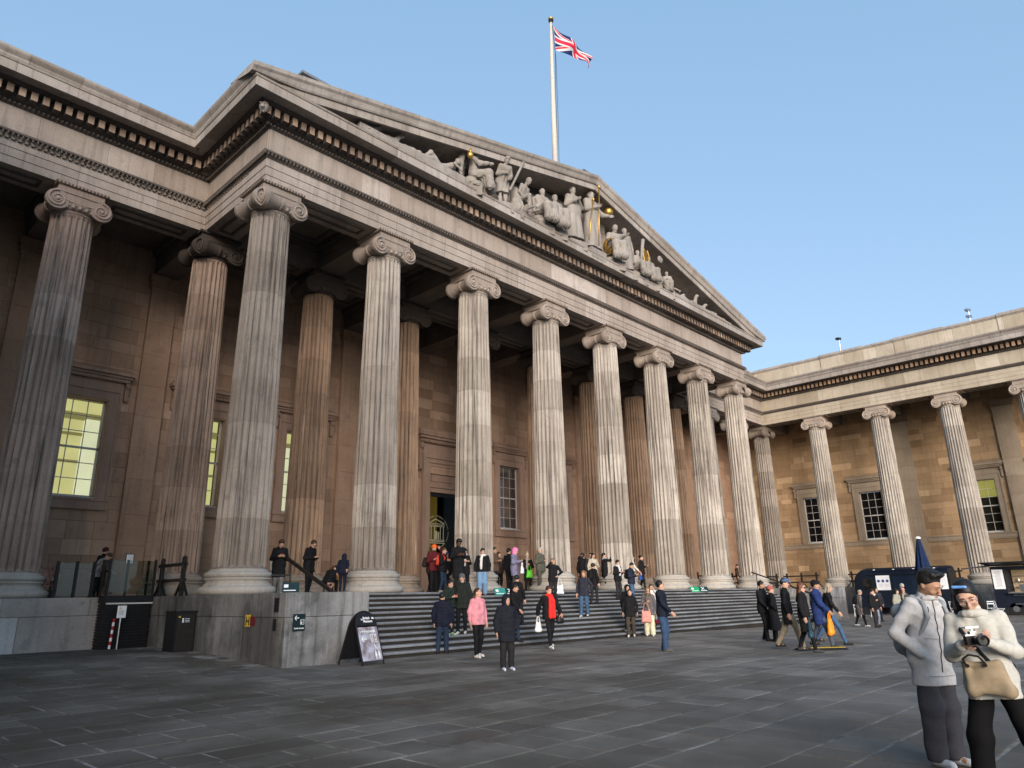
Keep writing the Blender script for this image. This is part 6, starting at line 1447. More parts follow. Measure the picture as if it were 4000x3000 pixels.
# parasol
t = thing('parasol', 'closed navy parasol with a white cap, in front of the wing columns', 'parasol', (39.5, -8.0, vg))
mb = MB(); vs = []; n = 40; lv = [(.02, 4.62), (.11, 4.5), (.19, 4.0), (.27, 3.4), (.36, 2.75), (.42, 2.35), (.40, 2.2)]
for r_, z in lv:
    for i in range(n):
        a = 2 * PI * i / n; q = r_ * (1 + .22 * math.sin(8 * a) * min(1, (4.6 - z)) + .06 * math.sin(3 * a + z)); vs.append((q * math.cos(a), q * math.sin(a), z))
mb.add(vs, [(a * n + i, a * n + (i + 1) % n, (a + 1) * n + (i + 1) % n, (a + 1) * n + i) for a in range(len(lv) - 1) for i in range(n)]); mb.build('canopy', fabric((.010, .022, .065)), t, smooth=True)
MB().tube([(0, 0, 0), (0, 0, 4.6)], .035, 8).build('pole', M['steel'], t); MB().lathe([(.0, 4.70), (.13, 4.66), (.16, 4.56), (.12, 4.54)], n=16).build('cap', WH, t); MB().lathe([(.0, .1), (.3, .1), (.35, 0)], n=20).build('foot', M['iron'], t)
# bistro chairs
def chair():
    t = thing('bistro_chair', 'x', 'chair', (0, 0, 0), 0, 'pale metal chairs outside the vans')
    for sx in (-1, 1):
        MB().tube([(sx * .19, -.20, 0), (sx * .17, .17, .46), (sx * .17, .23, .86)], .012, 6).build('leg', WH, t); MB().tube([(sx * .19, .24, 0), (sx * .17, -.18, .45)], .012, 6).build('leg', WH, t)
    for k in range(6): MB().box(-.18, .18, -.19 + k * .062, -.19 + k * .062 + .045, .445, .46).build('seat_slat', WH, t)
    for z in (.84, .72): MB().box(-.17, .17, .20 + (z - .7) * .1, .215 + (z - .7) * .1, z - .045, z).build('back_slat', WH, t)
    return t
c0 = chair()
for k, (x, y, a, lab) in enumerate(((40.2, -10.9, 2.2, 'pale metal chair in front of the lit stall, nearest its menu board'), (39.2, -11.6, .4, 'pale metal chair in front of the lit stall, at the very edge of the picture'), (39.5, -9.3, 1.2, 'pale metal chair half hidden behind the woman with the camera'), (38.6, -4.1, 1.8, 'pale metal chair by the front of the rounded van'), (38.2, -5.2, -1.2, 'pale metal chair beside the one by the front of the rounded van'), (39.0, -10.2, 3.9, 'pale metal chair with a person, between the two vans'))):
    c = c0 if k == 0 else copy_tree(c0); c.location = (x, y, gz(x, y)); c.rotation_euler = (0, 0, a); c['label'] = lab
# yellow cable ramp
t = thing('cable_ramp', 'low black cable ramp with a bright yellow top on the paving', 'ramp', (9.9, -12.9, -.0), math.radians(-42))
mb = MB(); mb.add([(-.62, -.26, 0), (.62, -.26, 0), (.62, .26, 0), (-.62, .26, 0), (-.62, -.12, .05), (.62, -.12, .05), (.62, .12, .05), (-.62, .12, .05)], [(0, 1, 5, 4), (1, 2, 6, 5), (2, 3, 7, 6), (3, 0, 4, 7)]); mb.build('ramp_body', M['rubber'], t)
MB().box(-.62, .62, -.12, .12, .045, .055).build('lid', M['yellow'], t)

# ------------------------------------------------------------ people
BLK = (.010, .010, .012); CHAR = (.022, .022, .025); NAVY = (.010, .013, .026); JEAN = (.045, .085, .17); DJEAN = (.018, .032, .06); GREY = (.17, .165, .16); CREAM = (.55, .50, .40); WHT = (.62, .62, .60)
ppl = {}
def P(key, x, y, z, h, face, label, grp=None, **sp):
    sp['h'] = h; r_ = person((x, y, z), face, sp, label, grp); ppl[key] = r_; return r_
T = ZS; G = lambda x, y: gz(x, y)
# on the terrace at the left
P('redbeanie', -1.53, 7.2, T, 1.7, 130, 'person in black with a dark red beanie, behind the glass lift', top=BLK, hat='beanie', hatc=(.09, .01, .015), thick=.03)
P('stoop', -1.9, 6.6, T, 1.6, 60, 'person in a grey coat stooping behind the glass balustrade', top=(.2, .19, .19), bend=35, nod=20, arms=('out', 'down'), hem=.75, hair='b')
P('beardcream', 3.38, 4.0, T, 1.72, 25, 'bearded man in a cream jacket, half hidden by the curly-haired woman', top=CREAM, beard=1, skin='m', legs=CREAM)
P('curly', 1.76, .9, T, 1.70, 10, 'curly-haired woman in a long black coat, grey trousers, looking at her phone', top=BLK, hem=.55, legs=GREY, hair='b', style='curly', arms=('phone', 'phone'), nod=30, quilt=.008, thick=.035, shoes=WHT, leg=.02)
P('glassesman', 3.01, 1.2, T, 1.78, 50, 'man in black coat and dark glasses reading a phone by the handrail', top=BLK, hem=.70, legs=BLK, hair='b', arms=('phone', 'phone'), nod=35, specs=1, bend=6, thick=.03)
tc, _, _, _ = P('croucher', 3.05, .1, T, 1.5, 140, 'person in black crouching on the floor behind the sloping handrail', top=BLK, legs=BLK, sit=1, bend=40, nod=30, hair='b', style='tail', hem=.9, arms=('lap', 'lap'))
tc.location.z = T - .03
P('orangechild', 3.75, .75, T, .88, -20, 'small child in an orange jacket and paper crown', top=(.42, .20, .05), hat='cap', hatc=(.35, .22, .10), skin='m', legs=CHAR, arms=('down', 'chest'), thick=.03)
P('navyboy', 2.9, -1.05, T, 1.22, 165, 'child in a navy hooded tracksuit seen from behind, leaning forward by column', top=NAVY, hat='hood', hatc=NAVY, legs=NAVY, bend=18, arms=('down', 'swingb'), thick=.03, shoes=(.1, .1, .1))
# group by the entrance
P('brownback', 8.6, 1.6, T, 1.62, 110, 'long-haired person in a brown jacket with backpack, behind the red backpack', top=(.05, .03, .02), hair='b', style='bob', backpack=(.03, .02, .02), legs=BLK)
P('redpack', 8.35, .5, T, 1.66, 60, 'person in black jacket wearing an orange-red backpack, looking right', top=BLK, hair='b', style='short', backpack=(.55, .06, .04), legs=DJEAN, arms=('down', 'chest'), shoes=(.2, .2, .2), thick=.03)
P('orangebeanie', 8.5, 1.2, T, 1.80, 20, 'bearded man in a bright orange beanie and dark red jacket', top=(.10, .015, .02), hat='beanie', hatc=(.9, .13, .02), beard=1, hair='b', arms=('up', 'phone'), legs=BLK)
P('camstrap', 8.35, -.75, T, 1.56, 20, 'woman in black with a pale scarf and camera strap looking at phone', top=BLK, scarf=(.45, .42, .40), hair='k', style='bob', fringe=1, arms=('phone', 'phone'), nod=30, hem=.7, legs=BLK)
P('bluehat', 10.2, 2.4, T, 1.68, 160, 'person in a blue hat mostly hidden behind the tall man', top=BLK, hat='beanie', hatc=(.02, .05, .25))
P('tallblack', 7.97, -.80, T, 1.88, 20, 'tall man in a long black overcoat looking down at his phone', top=BLK, hem=.48, skin='d', hair='k', style='curly', arms=('phone', 'phone'), nod=30, thick=.03, beard=1)
P('whitescarf', 8.55, -1.47, 1.518, 1.66, 0, 'woman in white scarf, black jacket and wide pale blue jeans', top=BLK, scarf=(.68, .66, .62), scarf2=0, scarfl=.42, legs=(.16, .27, .42), leg=.035, arms=('down', 'down'), hem=.88, hair='k', style='bun', shoes=(.3, .15, .1), thick=.045)
P('brownpuffer', 11.3, .7, T, 1.78, 50, 'man in a brown puffer jacket holding a phone, beside the pale column', top=(.10, .065, .05), quilt=.012, thick=.04, skin='m', hair='k', arms=('phone', 'phone'), legs=NAVY)
P('behindpuffer', 12.6, 1.7, T, 1.68, 40, 'woman mostly hidden behind the man in the brown puffer jacket', top=(.06, .045, .04), hair='b', style='long', legs=BLK)
P('greycoat', 12.6, 1.0, T, 1.62, 160, 'person in a long grey coat and black beanie seen from behind', top=(.30, .29, .27), hem=.42, hat='beanie', hatc=BLK, legs=BLK, thick=.035)
P('pinkhood', 11.63, -.15, T, 1.72, 75, 'woman in lilac puffer coat with a bright pink hood up, looking at her phone', top=(.17, .165, .25), quilt=.012, thick=.04, hem=.62, hat='hood', hatc=(.80, .20, .42), arms=('phone', 'phone'), nod=25, legs=(.06, .05, .06))
P('blackbeanie', 11.97, .5, T, 1.74, 140, 'person in a black beanie just behind the pink hood', top=BLK, hat='beanie', hatc=BLK, legs=BLK)
P('pompom', 13.9, 1.2, T, 1.62, 10, 'person in black with a pale bobble hat carrying a bright green bag', top=BLK, hat='pom', hatc=(.40, .33, .25), scarf=(.3, .28, .25), legs=BLK, hem=.5, arms=('chest', 'chest'))
P('greyjacket', 13.4, 0, T, 1.80, 45, 'bearded man in a grey-green jacket and trousers, phone raised, against the column', top=(.085, .085, .07), legs=(.075, .068, .055), beard=1, hair='g', arms=('down', 'phone'), hooddown=1, thick=.04, leg=.02)
P('blonde', 11.74, -2.12, 1.242, 1.62, 5, 'long-haired blonde woman in black jacket with a white tote bag', top=BLK, hair='l', style='long', legs=CHAR, arms=('hip', 'up'), leg=.02)
# on the steps, left to middle
P('backboy', 7.98, -3.78, .552, 1.60, 150, 'person with a black backpack and pale hood walking up the steps', top=BLK, backpack=BLK, hooddown=1, hair='k', legs=CHAR, stride=.3)
P('walkerblack', 6.81, -4.77, .138, 1.70, 60, 'dark-haired man in a black jacket walking down behind the hooded boy', top=BLK, hair='k', legs=DJEAN, stride=.45, arms=('swingb', 'swingf'))
P('darkgreen', 4.67, -4.11, .414, 1.56, 35, 'woman in dark green jacket and black jeans holding a red phone', top=(.014, .022, .018), hair='k', style='tail', legs=CHAR, arms=('phone', 'phone'), nod=20, hem=.86, hooddown=1, shoes=(.45, .6, .4), thick=.04)
P('greybeanie', 5.16, -4.11, .414, 1.74, -10, 'man in grey beanie and black hooded jacket beside the woman in dark green', top=(.016, .019, .017), hat='beanie', hatc=(.09, .10, .10), beard=1, hair='g', arms=('down', 'pocket'), nod=20, legs=BLK, hooddown=1, shoes=(.55, .52, .48), thick=.045, hem=.74)
P('navypufferback', 3.65, -4.98, 0, 1.60, 165, 'girl in navy puffer and blue jeans seen from behind, walking towards the steps', top=NAVY, quilt=.012, thick=.05, hooddown=1, hair='k', legs=DJEAN, stride=.3, leg=.02, hem=.78, shoes=(.05, .02, .02))
P('pink', 3.27, -6.81, 0, 1.69, 40, 'woman in a pink jacket and black trousers with a long brown ponytail', top=(.62, .25, .29), hair='b', style='tail', legs=BLK, arms=('down', 'down'), hem=.82, shoes=(.65, .62, .6), nod=-8, turn=15, hooddown=1, folds=.006, thick=.03)
P('hoodboy', 1.43, -9.66, 0, 1.50, 20, 'boy in a black padded coat with the hood up standing alone on the paving', top=(.012, .013, .020), quilt=.011, thick=.045, hat='hood', hatc=(.012, .013, .020), legs=(.018, .018, .02), arms=('pocket', 'down'), hem=.66, shoes=(.5, .53, .62), leg=.02)
P('redscarf', 6.72, -6.26, 0, 1.74, 30, 'woman in black puffer with a long red scarf and white paper bag', top=BLK, quilt=.010, thick=.04, scarf=(.85, .03, .025), scarf2=1, scarfl=.55, hair='b', style='bun', legs=BLK, stride=.5, arms=('swingf', 'swingb'), hem=.80, shoes=(.55, .57, .55))
# middle and right of the steps
P('hoodblack', 19.0, 2.3, T, 1.68, 60, 'person in black hood with a white top at the left of the photo-taking group', top=BLK, hat='hood', hatc=BLK, legs=(.13, .10, .07), hem=.7)
P('phonegirl', 17.3, .76, T, 1.72, 20, 'dark-haired person holding a phone up to take a selfie', top=BLK, hat='beanie', hatc=(.03, .03, .035), arms=('down', 'up'), legs=BLK)
P('whitescarf2', 17.36, .3, T, 1.70, -10, 'laughing woman with a pale grey scarf in the selfie group', top=(.06, .06, .065), scarf=(.5, .5, .5), hair='k', style='long', legs=BLK)
P('headband', 16.98, -.1, T, 1.66, 30, 'woman with a headband and pale top in the selfie group', top=(.42, .38, .30), hair='k', style='bob', arms=('chest', 'down'), legs=(.4, .36, .3))
P('hidden', 18.6, 1.2, T, 1.60, 60, 'dark-haired woman looking right behind the backpacker', top=CHAR, hair='k', style='long', legs=BLK)
P('raised', 18.2, .2, T, 1.72, 110, 'woman in black coat with red cuffs raising both arms to photograph', top=BLK, hair='k', style='tail', arms=('up', 'up'), hem=.55, legs=NAVY, scarf=(.3, .3, .32))
P('backpacker', 13.86, -2.46, 1.104, 1.60, 140, 'man in black with white collar and black backpack climbing the steps', top=BLK, backpack=BLK, hair='k', legs=CHAR, stride=.25, hooddown=1)
P('bobblonde', 11.95, -3.45, .69, 1.66, -15, 'woman with a blonde bob, navy jacket and jeans coming down the steps', top=(.025, .027, .04), hair='l', style='bob', legs=(.05, .095, .17), arms=('pocket', 'down'), stride=.3, nod=15, shoes=(.5, .45, .42), leg=.02)
P('whitehoodie', 16.02, -2.12, 1.242, 1.66, 50, 'man in a black jacket over a white hoodie, paler phone in hand', top=BLK, hair='k', arms=('phone', 'phone'), legs=CHAR, nod=12, scarf=(.55, .55, .57), hem=.84)
P('navyjeans', 16.53, -2.46, 1.104, 1.68, 70, 'man in navy puffer and blue jeans looking at phone on the steps', top=(.018, .022, .04), quilt=.006, hair='k', legs=(.05, .10, .18), arms=('phone', 'phone'), nod=30, backpack=BLK, thick=.035, hem=.82)
P('whitedress', 20.4, .1, T, 1.68, 90, 'long-haired woman in white walking right along the top step', top=(.60, .57, .52), hair='b', style='long', legs=(.6, .6, .6), stride=.45, arms=('swingb', 'swingf'), hem=.7)
P('bluebag', 21.5, .3, T, 1.70, 70, 'woman in black with a blue handbag walking along the top step', top=BLK, hair='k', style='bun', legs=BLK, stride=.45, arms=('phone', 'down'))
P('balaclava', 12.87, -4.77, .138, 1.66, 30, 'person in a black hood and balaclava stepping down behind the young man', top=BLK, hat='hood', hatc=BLK, legs=DJEAN, shoes=(.55, .55, .55), arms=('pocket', 'down'))
P('youngman', 12.52, -5.1, G(12.5, -5), 1.64, 0, 'young man in a black overshirt and brown trousers facing the camera', top=BLK, hair='k', fringe=1, legs=(.055, .045, .035), hem=.74, shoes=(.6, .58, .52), leg=.02, stride=.15, nod=-5)
P('creamtrousers', 13.21, -5.45, G(13, -5.4), 1.70, 0, 'woman in wide cream trousers and grey blazer with a pink tote bag', top=(.11, .10, .105), legs=(.62, .58, .42), leg=.045, hair='l', style='long', arms=('down', 'chest'), specs=1, hem=.74, scarf=(.12, .09, .06), shoes=(.6, .6, .55))
P('whitetop', 14.8, -4.6, .276, 1.56, 0, 'long-haired girl in a white top with a hand to her face', top=(.6, .58, .56), hair='b', style='long', arms=('ear', 'down'), legs=(.2, .22, .26), hem=.85)
P('tallnavy', 7.39, -9.74, G(7.4, -9.7), 1.81, 75, 'tall man in a navy jacket and blue jeans looking up to the right', top=(.010, .014, .024), hair='k', legs=(.035, .065, .13), arms=('pocket', 'swingf'), nod=-8, hem=.86, thick=.03, shoes=(.10, .09, .085), leg=.025, hooddown=1, stride=.12)
P('farpair', 39.5, 4.2, T, 1.75, 90, 'dark figure in a brown jacket between the last two portico columns', top=(.05, .03, .025), hair='k', nod=30, legs=BLK)
P('farpair2', 40.3, 4.1, T, 1.72, 80, 'dark figure just behind the brown jacket, between the last two columns', top=BLK, hair='k', legs=BLK)
# crossing the forecourt
P('beardblack', 12.49, -10.2, G(12.5, -10), 1.80, 60, 'bearded man in black jacket walking beside the woman in a long black coat', top=BLK, beard=1, hair='k', skin='m', legs=BLK, stride=.3, arms=('down', 'swingf'))
P('longblack', 12.30, -10.6, G(12.3, -10.6), 1.64, 105, 'woman in an ankle-length black coat with a red and white head scarf', top=(.009, .009, .011), hem=.36, flare=.10, hat='beanie', hatc=(.35, .10, .08), hair='b', style='bun', legs=BLK, thick=.04, nod=-5, arms=('down', 'pocket'))
P('flatcap', 9.45, -12.3, G(9.5, -12), 1.80, 90, 'man in blue flat cap, black coat and beige trousers striding right', top=BLK, hat='flat', hatc=(.07, .11, .22), legs=(.22, .18, .13), stride=.75, hem=.62, shoes=(.03, .015, .012), leg=.015)
P('brownhair', 8.95, -12.95, G(9, -13), 1.68, 85, 'woman with long wavy auburn hair in a black padded coat, blue shoulder bag', top=(.011, .011, .013), quilt=.007, thick=.04, hair='r', style='long', hem=.50, legs=BLK, stride=.5, specs=1, shoes=(.05, .05, .05))
P('navypuffer', 10.55, -12.7, G(10.5, -12.7), 1.74, 80, 'man in a bright navy puffer and black beanie carrying an orange bag', top=(.018, .035, .125), quilt=.012, thick=.045, hat='beanie', hatc=BLK, legs=(.07, .085, .12), hem=.60, stride=.7, arms=('down', 'swingf'), skin='m')
P('greyblonde', 11.75, -12.5, G(11.7, -12.5), 1.68, 90, 'grey-haired woman in black coat and blue jeans taking a long stride', top=BLK, hair='w', style='bob', legs=(.05, .10, .19), stride=.95, arms=('swingb', 'swingf'), hem=.76, bend=8)
P('greyelder', 25.4, -8.7, G(25, -8.7), 1.60, 110, 'elderly person in a grey coat with a pale hood walking away', top=(.17, .15, .15), hair='w', legs=BLK, stride=.5, hem=.55, hooddown=1, bend=12, backpack=BLK, shoes=(.4, .4, .4))
P('darkjacket', 25.7, -9.3, G(25, -9), 1.62, 30, 'man in a black jacket and pale jeans standing before the rounded van', top=BLK, hair='b', legs=(.17, .19, .23), arms=('down', 'phone'), scarf=(.5, .48, .46))
P('cap', 27.8, -10.0, G(27, -10), 1.62, 0, 'person in a pale pink cap with folded arms by the van', top=(.06, .05, .05), hat='cap', hatc=(.5, .3, .27), arms=('chest', 'chest'), legs=BLK, scarf=(.25, .22, .18))
P('palecoat', 27.0, -9.9, G(27, -10), 1.60, 60, 'person in a pale puffer coat partly hidden by dark-haired boy', top=(.28, .27, .22), hair='k', style='long', quilt=.01, thick=.04, legs=BLK)
P('darkboy', 24.6, -9.6, G(24, -9.6), 1.60, 70, 'dark-haired youth in a black jacket, beside the man in grey-lilac coat', top=BLK, hair='k', style='curly', legs=CHAR)
P('barista', 30.0, -9.3, G(30, -9.3) + .1, 1.76, 45, 'grey-haired man in black bending his head in front of the van shutter', top=BLK, hair='g', nod=30, specs=1, legs=BLK)
P('tealbeanie', 26.6, -13.0, G(26, -13), 1.78, 10, 'person in a dark teal beanie and black coat behind the scarfed woman', top=BLK, hat='beanie', hatc=(.02, .05, .055), hem=.6, legs=BLK)
P('headscarf', 14.0, -15.4, G(14, -15.4), 1.60, 40, 'woman in a black coat with a brown head scarf and tan shawl', top=BLK, hat='hood', hatc=(.09, .05, .035), hem=.45, scarf=(.22, .14, .09), scarf2=1, legs=BLK, stride=.3, arms=('chest', 'down'))
P('customer', 34.0, -15.4, G(34, -15), 1.70, 150, 'customer in black standing at the lit stall at the right edge', top=BLK, hair='g', legs=BLK)
P('farwalker', 27.5, -6.5, G(27, -6), 1.72, -60, 'person in a dark coat walking left in front of the rounded van bonnet', top=BLK, hair='k', legs=BLK, stride=.4, hem=.6)
P('farwalker2', 31.5, -7.6, G(31, -7), 1.68, 20, 'person in a black jacket waiting beside the first menu board of the van', top=(.03, .03, .035), hair='b', style='long', legs=DJEAN)
P('farwalker3', 29.0, -5.2, G(29, -5), 1.76, 80, 'person in dark grey coat and woollen hat just left of the van cab', top=CHAR, hat='beanie', hatc=(.06, .05, .05), legs=BLK, stride=.3, hem=.55)
P('seated', 37.6, -14.2, G(37, -14) + .02, 1.68, 20, 'seated person in dark red at a cafe chair behind the camera woman', top=(.07, .02, .03), hair='b', style='bob', sit=1, hem=.9, legs=(.07, .02, .03), arms=('lap', 'lap'))

# the couple in the foreground
mpos = (-2.30, -18.72, 0)
mt, mj, mW, mJ = person(mpos, 48, dict(h=1.665, nohands=1, spiky=1, hs=1.12, top=(.44, .435, .44), legs=(.055, .055, .065), arms=(((.26, -.02, 1.15), (.22, .04, .92)), ((.31, -.08, 1.15), (.19, .10, .98))), nod=30, turn=12, bend=7, hem=.69, thick=.035, leg=.04, folds=.009, fat=.98,
    hair='k', style='short', skin='m', shoes=(.6, .62, .64), hooddown=1), 'man in a pale grey-lilac hooded jacket and grey trousers, looking down at the camera', None, fine=True)
wpos = (-2.94, -19.38, -.07)
wt, wj, wW, wJ = person(wpos, -8, dict(h=1.62, spread=.16, top=(.46, .45, .41), legs=(.006, .006, .007), arms=(((.235, .08, 1.16), (.085, .32, 1.25)), ((.235, .06, 1.15), (.10, .30, 1.23))), palms=((.9, .25, .3), (-.9, .25, .3)), hdir={-1: (-.35, .5, .35), 1: (-.75, .6, .25)},
    nod=30, turn=6, hem=.79, thick=.03, leg=.035, folds=.009, fat=.90, hair='k', style='bob', skin='l', specs=1, shoes=(.6, .6, .6), hooddown=1, stride=.12), 'woman in a cream jacket and black trousers holding a camera, glasses and blue hair clip', None, fine=True)
wt.rotation_euler = (0, math.radians(4.5), wt.rotation_euler.z)
def onto(o, root, p, e=(0, 0, 0)): o.parent = root; o.location = p; o.rotation_euler = e
def W_of(root): return Matrix.Translation(root.location) @ root.rotation_euler.to_matrix().to_4x4()

# man: zip, chest pocket, collar, backpack
S = mJ['S']; TH = .165 * S
def surf(J, S, z, x, extra): # point on the front of the coat at height z
    return (x, extra, z)
from mathutils.bvhtree import BVHTree
def bvh(root, nm):
    for o in root.children:
        if o.name.split('.')[0] == nm: return BVHTree.FromPolygons([v.co[:] for v in o.data.vertices], [p.vertices[:] for p in o.data.polygons])
def on_front(bv, x, z, dirv=(0, -1, 0), off=.004):
    h = bv.ray_cast(Vector((x, 0, z)) - Vector(dirv) * 1.0, Vector(dirv)); return (h[0] - Vector(dirv) * off) if h[0] is not None else Vector((x, .18, z))
mc = bvh(mt, 'coat'); wc = bvh(wt, 'coat')
def seam(bv, pts, r, mat, root, nm, dirv=(0, -1, 0)):
    P_ = [];
    for (x0, z0), (x1, z1) in zip(pts[:-1], pts[1:]):
        for i in range(12): P_.append(on_front(bv, x0 + (x1 - x0) * i / 12, z0 + (z1 - z0) * i / 12, dirv))
    MB().tube(P_, r, 5).build(nm, mat, root)
DK = fabric((.05, .05, .055))
seam(mc, [(.01, 1.42), (.0, 1.1), (.01, .74)], .0045, DK, mt, 'zip'); seam(mc, [(-.09, 1.33), (-.125, 1.14)], .005, DK, mt, 'chest_pocket'); seam(mc, [(.09, 1.33), (.12, 1.15)], .004, DK, mt, 'chest_pocket')
seam(mc, [(-.17, .74), (.0, .735), (.17, .74)], .003, fabric((.25, .24, .26)), mt, 'hem_seam'); seam(mc, [(-.16, 1.06), (-.02, 1.05)], .003, fabric((.28, .27, .29)), mt, 'waist_seam'); seam(mc, [(.02, 1.05), (.16, 1.06)], .003, fabric((.28, .27, .29)), mt, 'waist_seam')
n0 = mJ['neck0']; cb = Body(.009, .015, .003)
for i in range(10):
    a0, a1 = PI * (-.38 + 1.76 * i / 10) + PI / 2 + .2, PI * (-.38 + 1.76 * (i + 1) / 10) + PI / 2 + .2
    q = lambda a: n0 + np.array((.078 * math.cos(a), .080 * math.sin(a) + .015, .03 + .012 * math.sin(a)))
    cb.cone(q(a0), q(a1), .024, .024)
skin('collar', [(*cb.mesh(), nylon((.44, .435, .44)))], mt)
ch = mJ['chest']; bpb = Body(.010, .03, .005, 0, 2)
bpb.ell(ch + (0, -.22, -.20), (.145, .09, .24)); bpb.cone(ch + (-.09, -.20, .0), ch + (.09, -.20, .0), .08, .08); bpb.ell(ch + (0, -.30, -.28), (.115, .05, .11))
skin('backpack', [(*bpb.mesh(), fabric((.26, .28, .30)))], mt)
bs_ = Body(.009, .01, .002)
for s in (-1, 1): bs_.chain([ch + (s * .11, -.14, .09), ch + (s * .115, -.02, .145), ch + (s * .12, .09, .09), ch + (s * .125, .125, -.03), ch + (s * .155, .03, -.20)], [.020] * 5, .01)
skin('backpack_strap', [(*bs_.mesh(), fabric((.27, .29, .31)))], mt)
bo = Body(.008, .01); bo.cone((-.19, -.26, 1.02), (-.19, -.26, 1.17), .034, .034); o = skin('water_bottle', [(*bo.mesh(), plain('bottle_green', (.16, .24, .12), .3))], None); tag(o, 'green bottle in the side pocket of the grey backpack', 'bottle'); o.matrix_world = W_of(mt)
# woman: zip, camera, strap, shoulder bag, hair clip
seam(wc, [(.0, 1.25), (.0, .74)], .004, fabric((.45, .43, .37)), wt, 'zip')
n0 = wJ['neck0']; S = wJ['S']; cb = Body(.009, .02, .004)
for i in range(12):
    a0, a1 = 2 * PI * i / 12, 2 * PI * (i + 1) / 12; q = lambda a: n0 + np.array((.080 * math.cos(a), .084 * math.sin(a) + .015, .02 + .012 * math.sin(a))); cb.cone(q(a0), q(a1), .030, .030)
skin('collar', [(*cb.mesh(), nylon((.46, .45, .41)))], wt)
hp = (wJ['wr', 1] + wJ['wr', -1]) / 2; cpos = Vector((hp[0] - .02, hp[1] + .065, hp[2] + .03))
cam_t = thing('camera', 'black and silver camera with a long lens held by the woman in cream', 'camera')
cam_t.matrix_world = W_of(wt) @ Matrix.Translation(cpos) @ Matrix.Rotation(math.radians(38), 4, 'Z')
mb = MB(); mb.box(-.065, .065, -.02, .02, -.035, .03, 0); mb.box(-.066, .066, -.021, .021, .03, .042, 1); mb.box(-.02, .025, -.018, .022, .042, .062, 1); mb.build('camera_body', [M['black'], M['steel']], cam_t)
MB().lathe([(.001, .02), (.032, .02), (.034, .05), (.038, .06), (.038, .085), (.034, .087), (.041, .10), (.041, .125), (.036, .126), (.034, .11), (.001, .10)], c=(-.005, 0, -.005), n=26, axis='y').build('lens', M['black'], cam_t, smooth=False)
MB().lathe([(.001, .112), (.032, .113)], c=(-.005, 0, -.005), n=20, axis='y').build('lens_glass', M['darkglass'], cam_t)
MB().box(-.045, .055, -.03, .03, .085, .098).box(-.006, .006, -.006, .006, .06, .087).build('flash_plate', WH, cam_t)
st_ = Body(.008, .008); P0 = [wJ['sh', 1] * .75 + wJ['neck0'] * .25 + np.array((0, .0, .065))]
for (x, z) in ((.10, 1.24), (.05, 1.15), (-.0, 1.06), (-.06, .97)): P0.append(np.array(on_front(wc, x, z, off=.004)))
st_.chain(P0, [.014] * len(P0), .005); st_.chain([P0[0], P0[0] + np.array((-.02, -.12, -.03)), np.array((0, -.2, 1.15)), np.array((-.16, -.12, .95))], [.014] * 4, .005)
bag_t = thing('shoulder_bag', 'beige canvas shoulder bag with black handles, hanging in front of the cream jacket', 'bag'); bag_t.matrix_world = W_of(wt)
skin('strap', [(*st_.mesh(), fabric((.012, .013, .02)))], bag_t)
bb = Body(.010, .04, .006, 0, 4); yb = .235
for s in (-1, 1): bb.cone((s * .12 - .02, yb, .80), (s * .11 + .0, yb - .01, 1.0), .040, .022)
bb.cone((-.14, yb, .80), (.10, yb, .82), .040, .040); bb.ell((-.02, yb, .89), (.125, .045, .10)); bb.cone((-.11, yb, .99), (.11, yb, 1.0), .022, .022); skin('bag_body', [(*bb.mesh(), fabric((.30, .235, .155)))], bag_t)
mb = MB()
for dy in (.02, .04): mb.tube([(.10, yb + dy, .99), (.11, yb + dy + .02, 1.04), (.06, yb + dy + .04, 1.07), (.0, yb + dy + .03, 1.055), (-.03, yb + dy, 1.0)], .007, 8)
for x in (.09, -.03): mb.lathe([(.001, yb + .047), (.014, yb + .047), (.014, yb + .035)], c=(x, .01, .99), n=12, axis='y')
mb.build('bag_handle', M['black'], bag_t)
H = wJ['head']; Rm = wJ['R']; S = wJ['S']; hlw = lambda x, y, z: H + Rm @ (np.array((x, y, z)) * S)
kb = Body(.006, .004); kb.cone(hlw(.075, .045, .125), hlw(-.02, .085, .135), .013, .011); o = skin('hair_clip', [(*kb.mesh(), plain('clip_blue', (.18, .40, .85), .35, 0, .1))], None); tag(o, 'pale blue clip in the hair of the woman with the camera', 'hair clip'); o.matrix_world = W_of(wt)

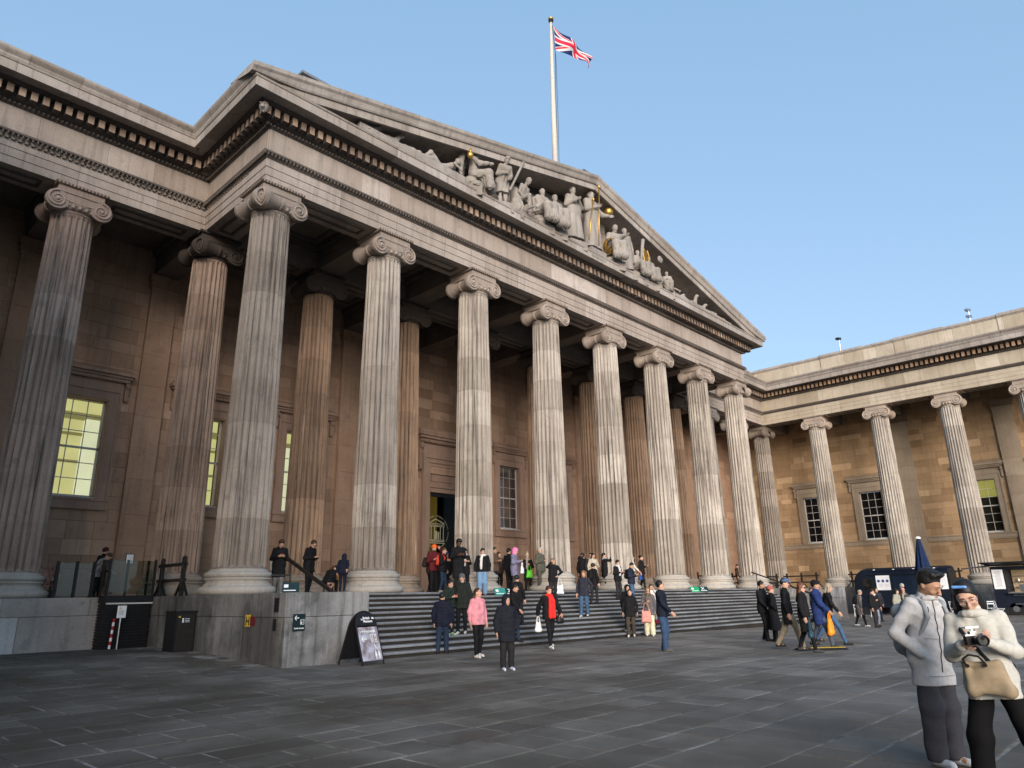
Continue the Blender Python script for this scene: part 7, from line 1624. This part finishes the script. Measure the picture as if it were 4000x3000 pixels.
# things carried
def carry(key, side, off, *a, **k):
    t_, J_, W_, L_ = ppl[key]; p = J_['wr', side] if True else 0; q = W_ @ Vector((L_['wr', side][0] + off[0], L_['wr', side][1] + off[1], L_['wr', side][2] + off[2])); return bag((q.x, q.y, q.z), *a, rz=W_.to_euler().z, **k)
carry('navypuffer', 1, (.03, .02, -.07), .36, .42, .12, plain('orange_plastic', (.85, .26, .02), .4, 0, .15, 6, .4), 'crinkled orange plastic carrier bag held by the man in bright navy puffer')
carry('creamtrousers', 1, (.06, .03, -.02), .36, .46, .10, fabric((.62, .28, .24)), 'pink canvas tote bag beside the wide cream trousers', handle=.22)
carry('redscarf', 1, (0, .03, -.06), .20, .28, .10, M['paper'], 'small white paper carrier bag held by the woman with the red scarf')
carry('pompom', -1, (.0, .05, -.04), .28, .36, .10, plain('green_plastic', (.10, .55, .03), .45, 0, .1, 6, .3), 'bright green plastic bag held beside the pale column')
carry('pinkhood', 1, (.0, .10, -.04), .24, .30, .08, M['paper'], 'black and white carrier bag hanging from the arm with the lilac sleeve')
carry('blonde', -1, (-.06, .0, -.12), .28, .36, .07, M['paper'], 'white tote bag on the arm of the blonde woman on the steps', handle=.2)
carry('bluebag', 1, (.05, .0, -.02), .30, .22, .12, plain('blue_leather', (.02, .07, .28), .35, 0, .1, 6, .1), 'blue leather handbag carried along the top step')
carry('brownhair', 1, (-.02, .10, -.02), .28, .18, .09, plain('teal_leather', (.02, .055, .08), .35, 0, .1, 6, .1), 'dark teal shoulder bag at the hip of the auburn-haired woman', handle=.3)
carry('creamtrousers', -1, (-.0, .03, -.10), .22, .15, .08, fabric((.09, .012, .02)), 'small dark red shoulder bag on the grey blazer', handle=.2)
carry('redscarf', -1, (.0, -.05, .12), .22, .26, .10, M['black'], 'black patterned tote bag behind the arm of the woman with the red scarf')
for key, lab in (('curly', 'phone held by the curly-haired woman beside the handrail'), ('glassesman', 'phone held by the man in dark glasses beside the handrail'), ('tallblack', 'phone in the hands of the tall man in the long overcoat'), ('brownpuffer', 'phone held by the man in the brown puffer jacket'), ('darkgreen', 'red phone held by the woman in dark green'), ('navyjeans', 'phone held by the man in navy puffer and blue jeans'), ('pinkhood', 'phone held by the woman under the pink hood'), ('whitehoodie', 'phone held by the man in the white hoodie'), ('camstrap', 'phone held by the woman with the camera strap')):
    t_, J_, W_, L_ = ppl[key]; phone(W_, L_, lab, M['red'] if 'red' in lab else None)
for key, lab in (('greyjacket', 'phone raised by the bearded man in the grey-green jacket'), ('phonegirl', 'phone held up high for the group selfie')):
    t_, J_, W_, L_ = ppl[key]; phone(W_, L_, lab, None, 1)
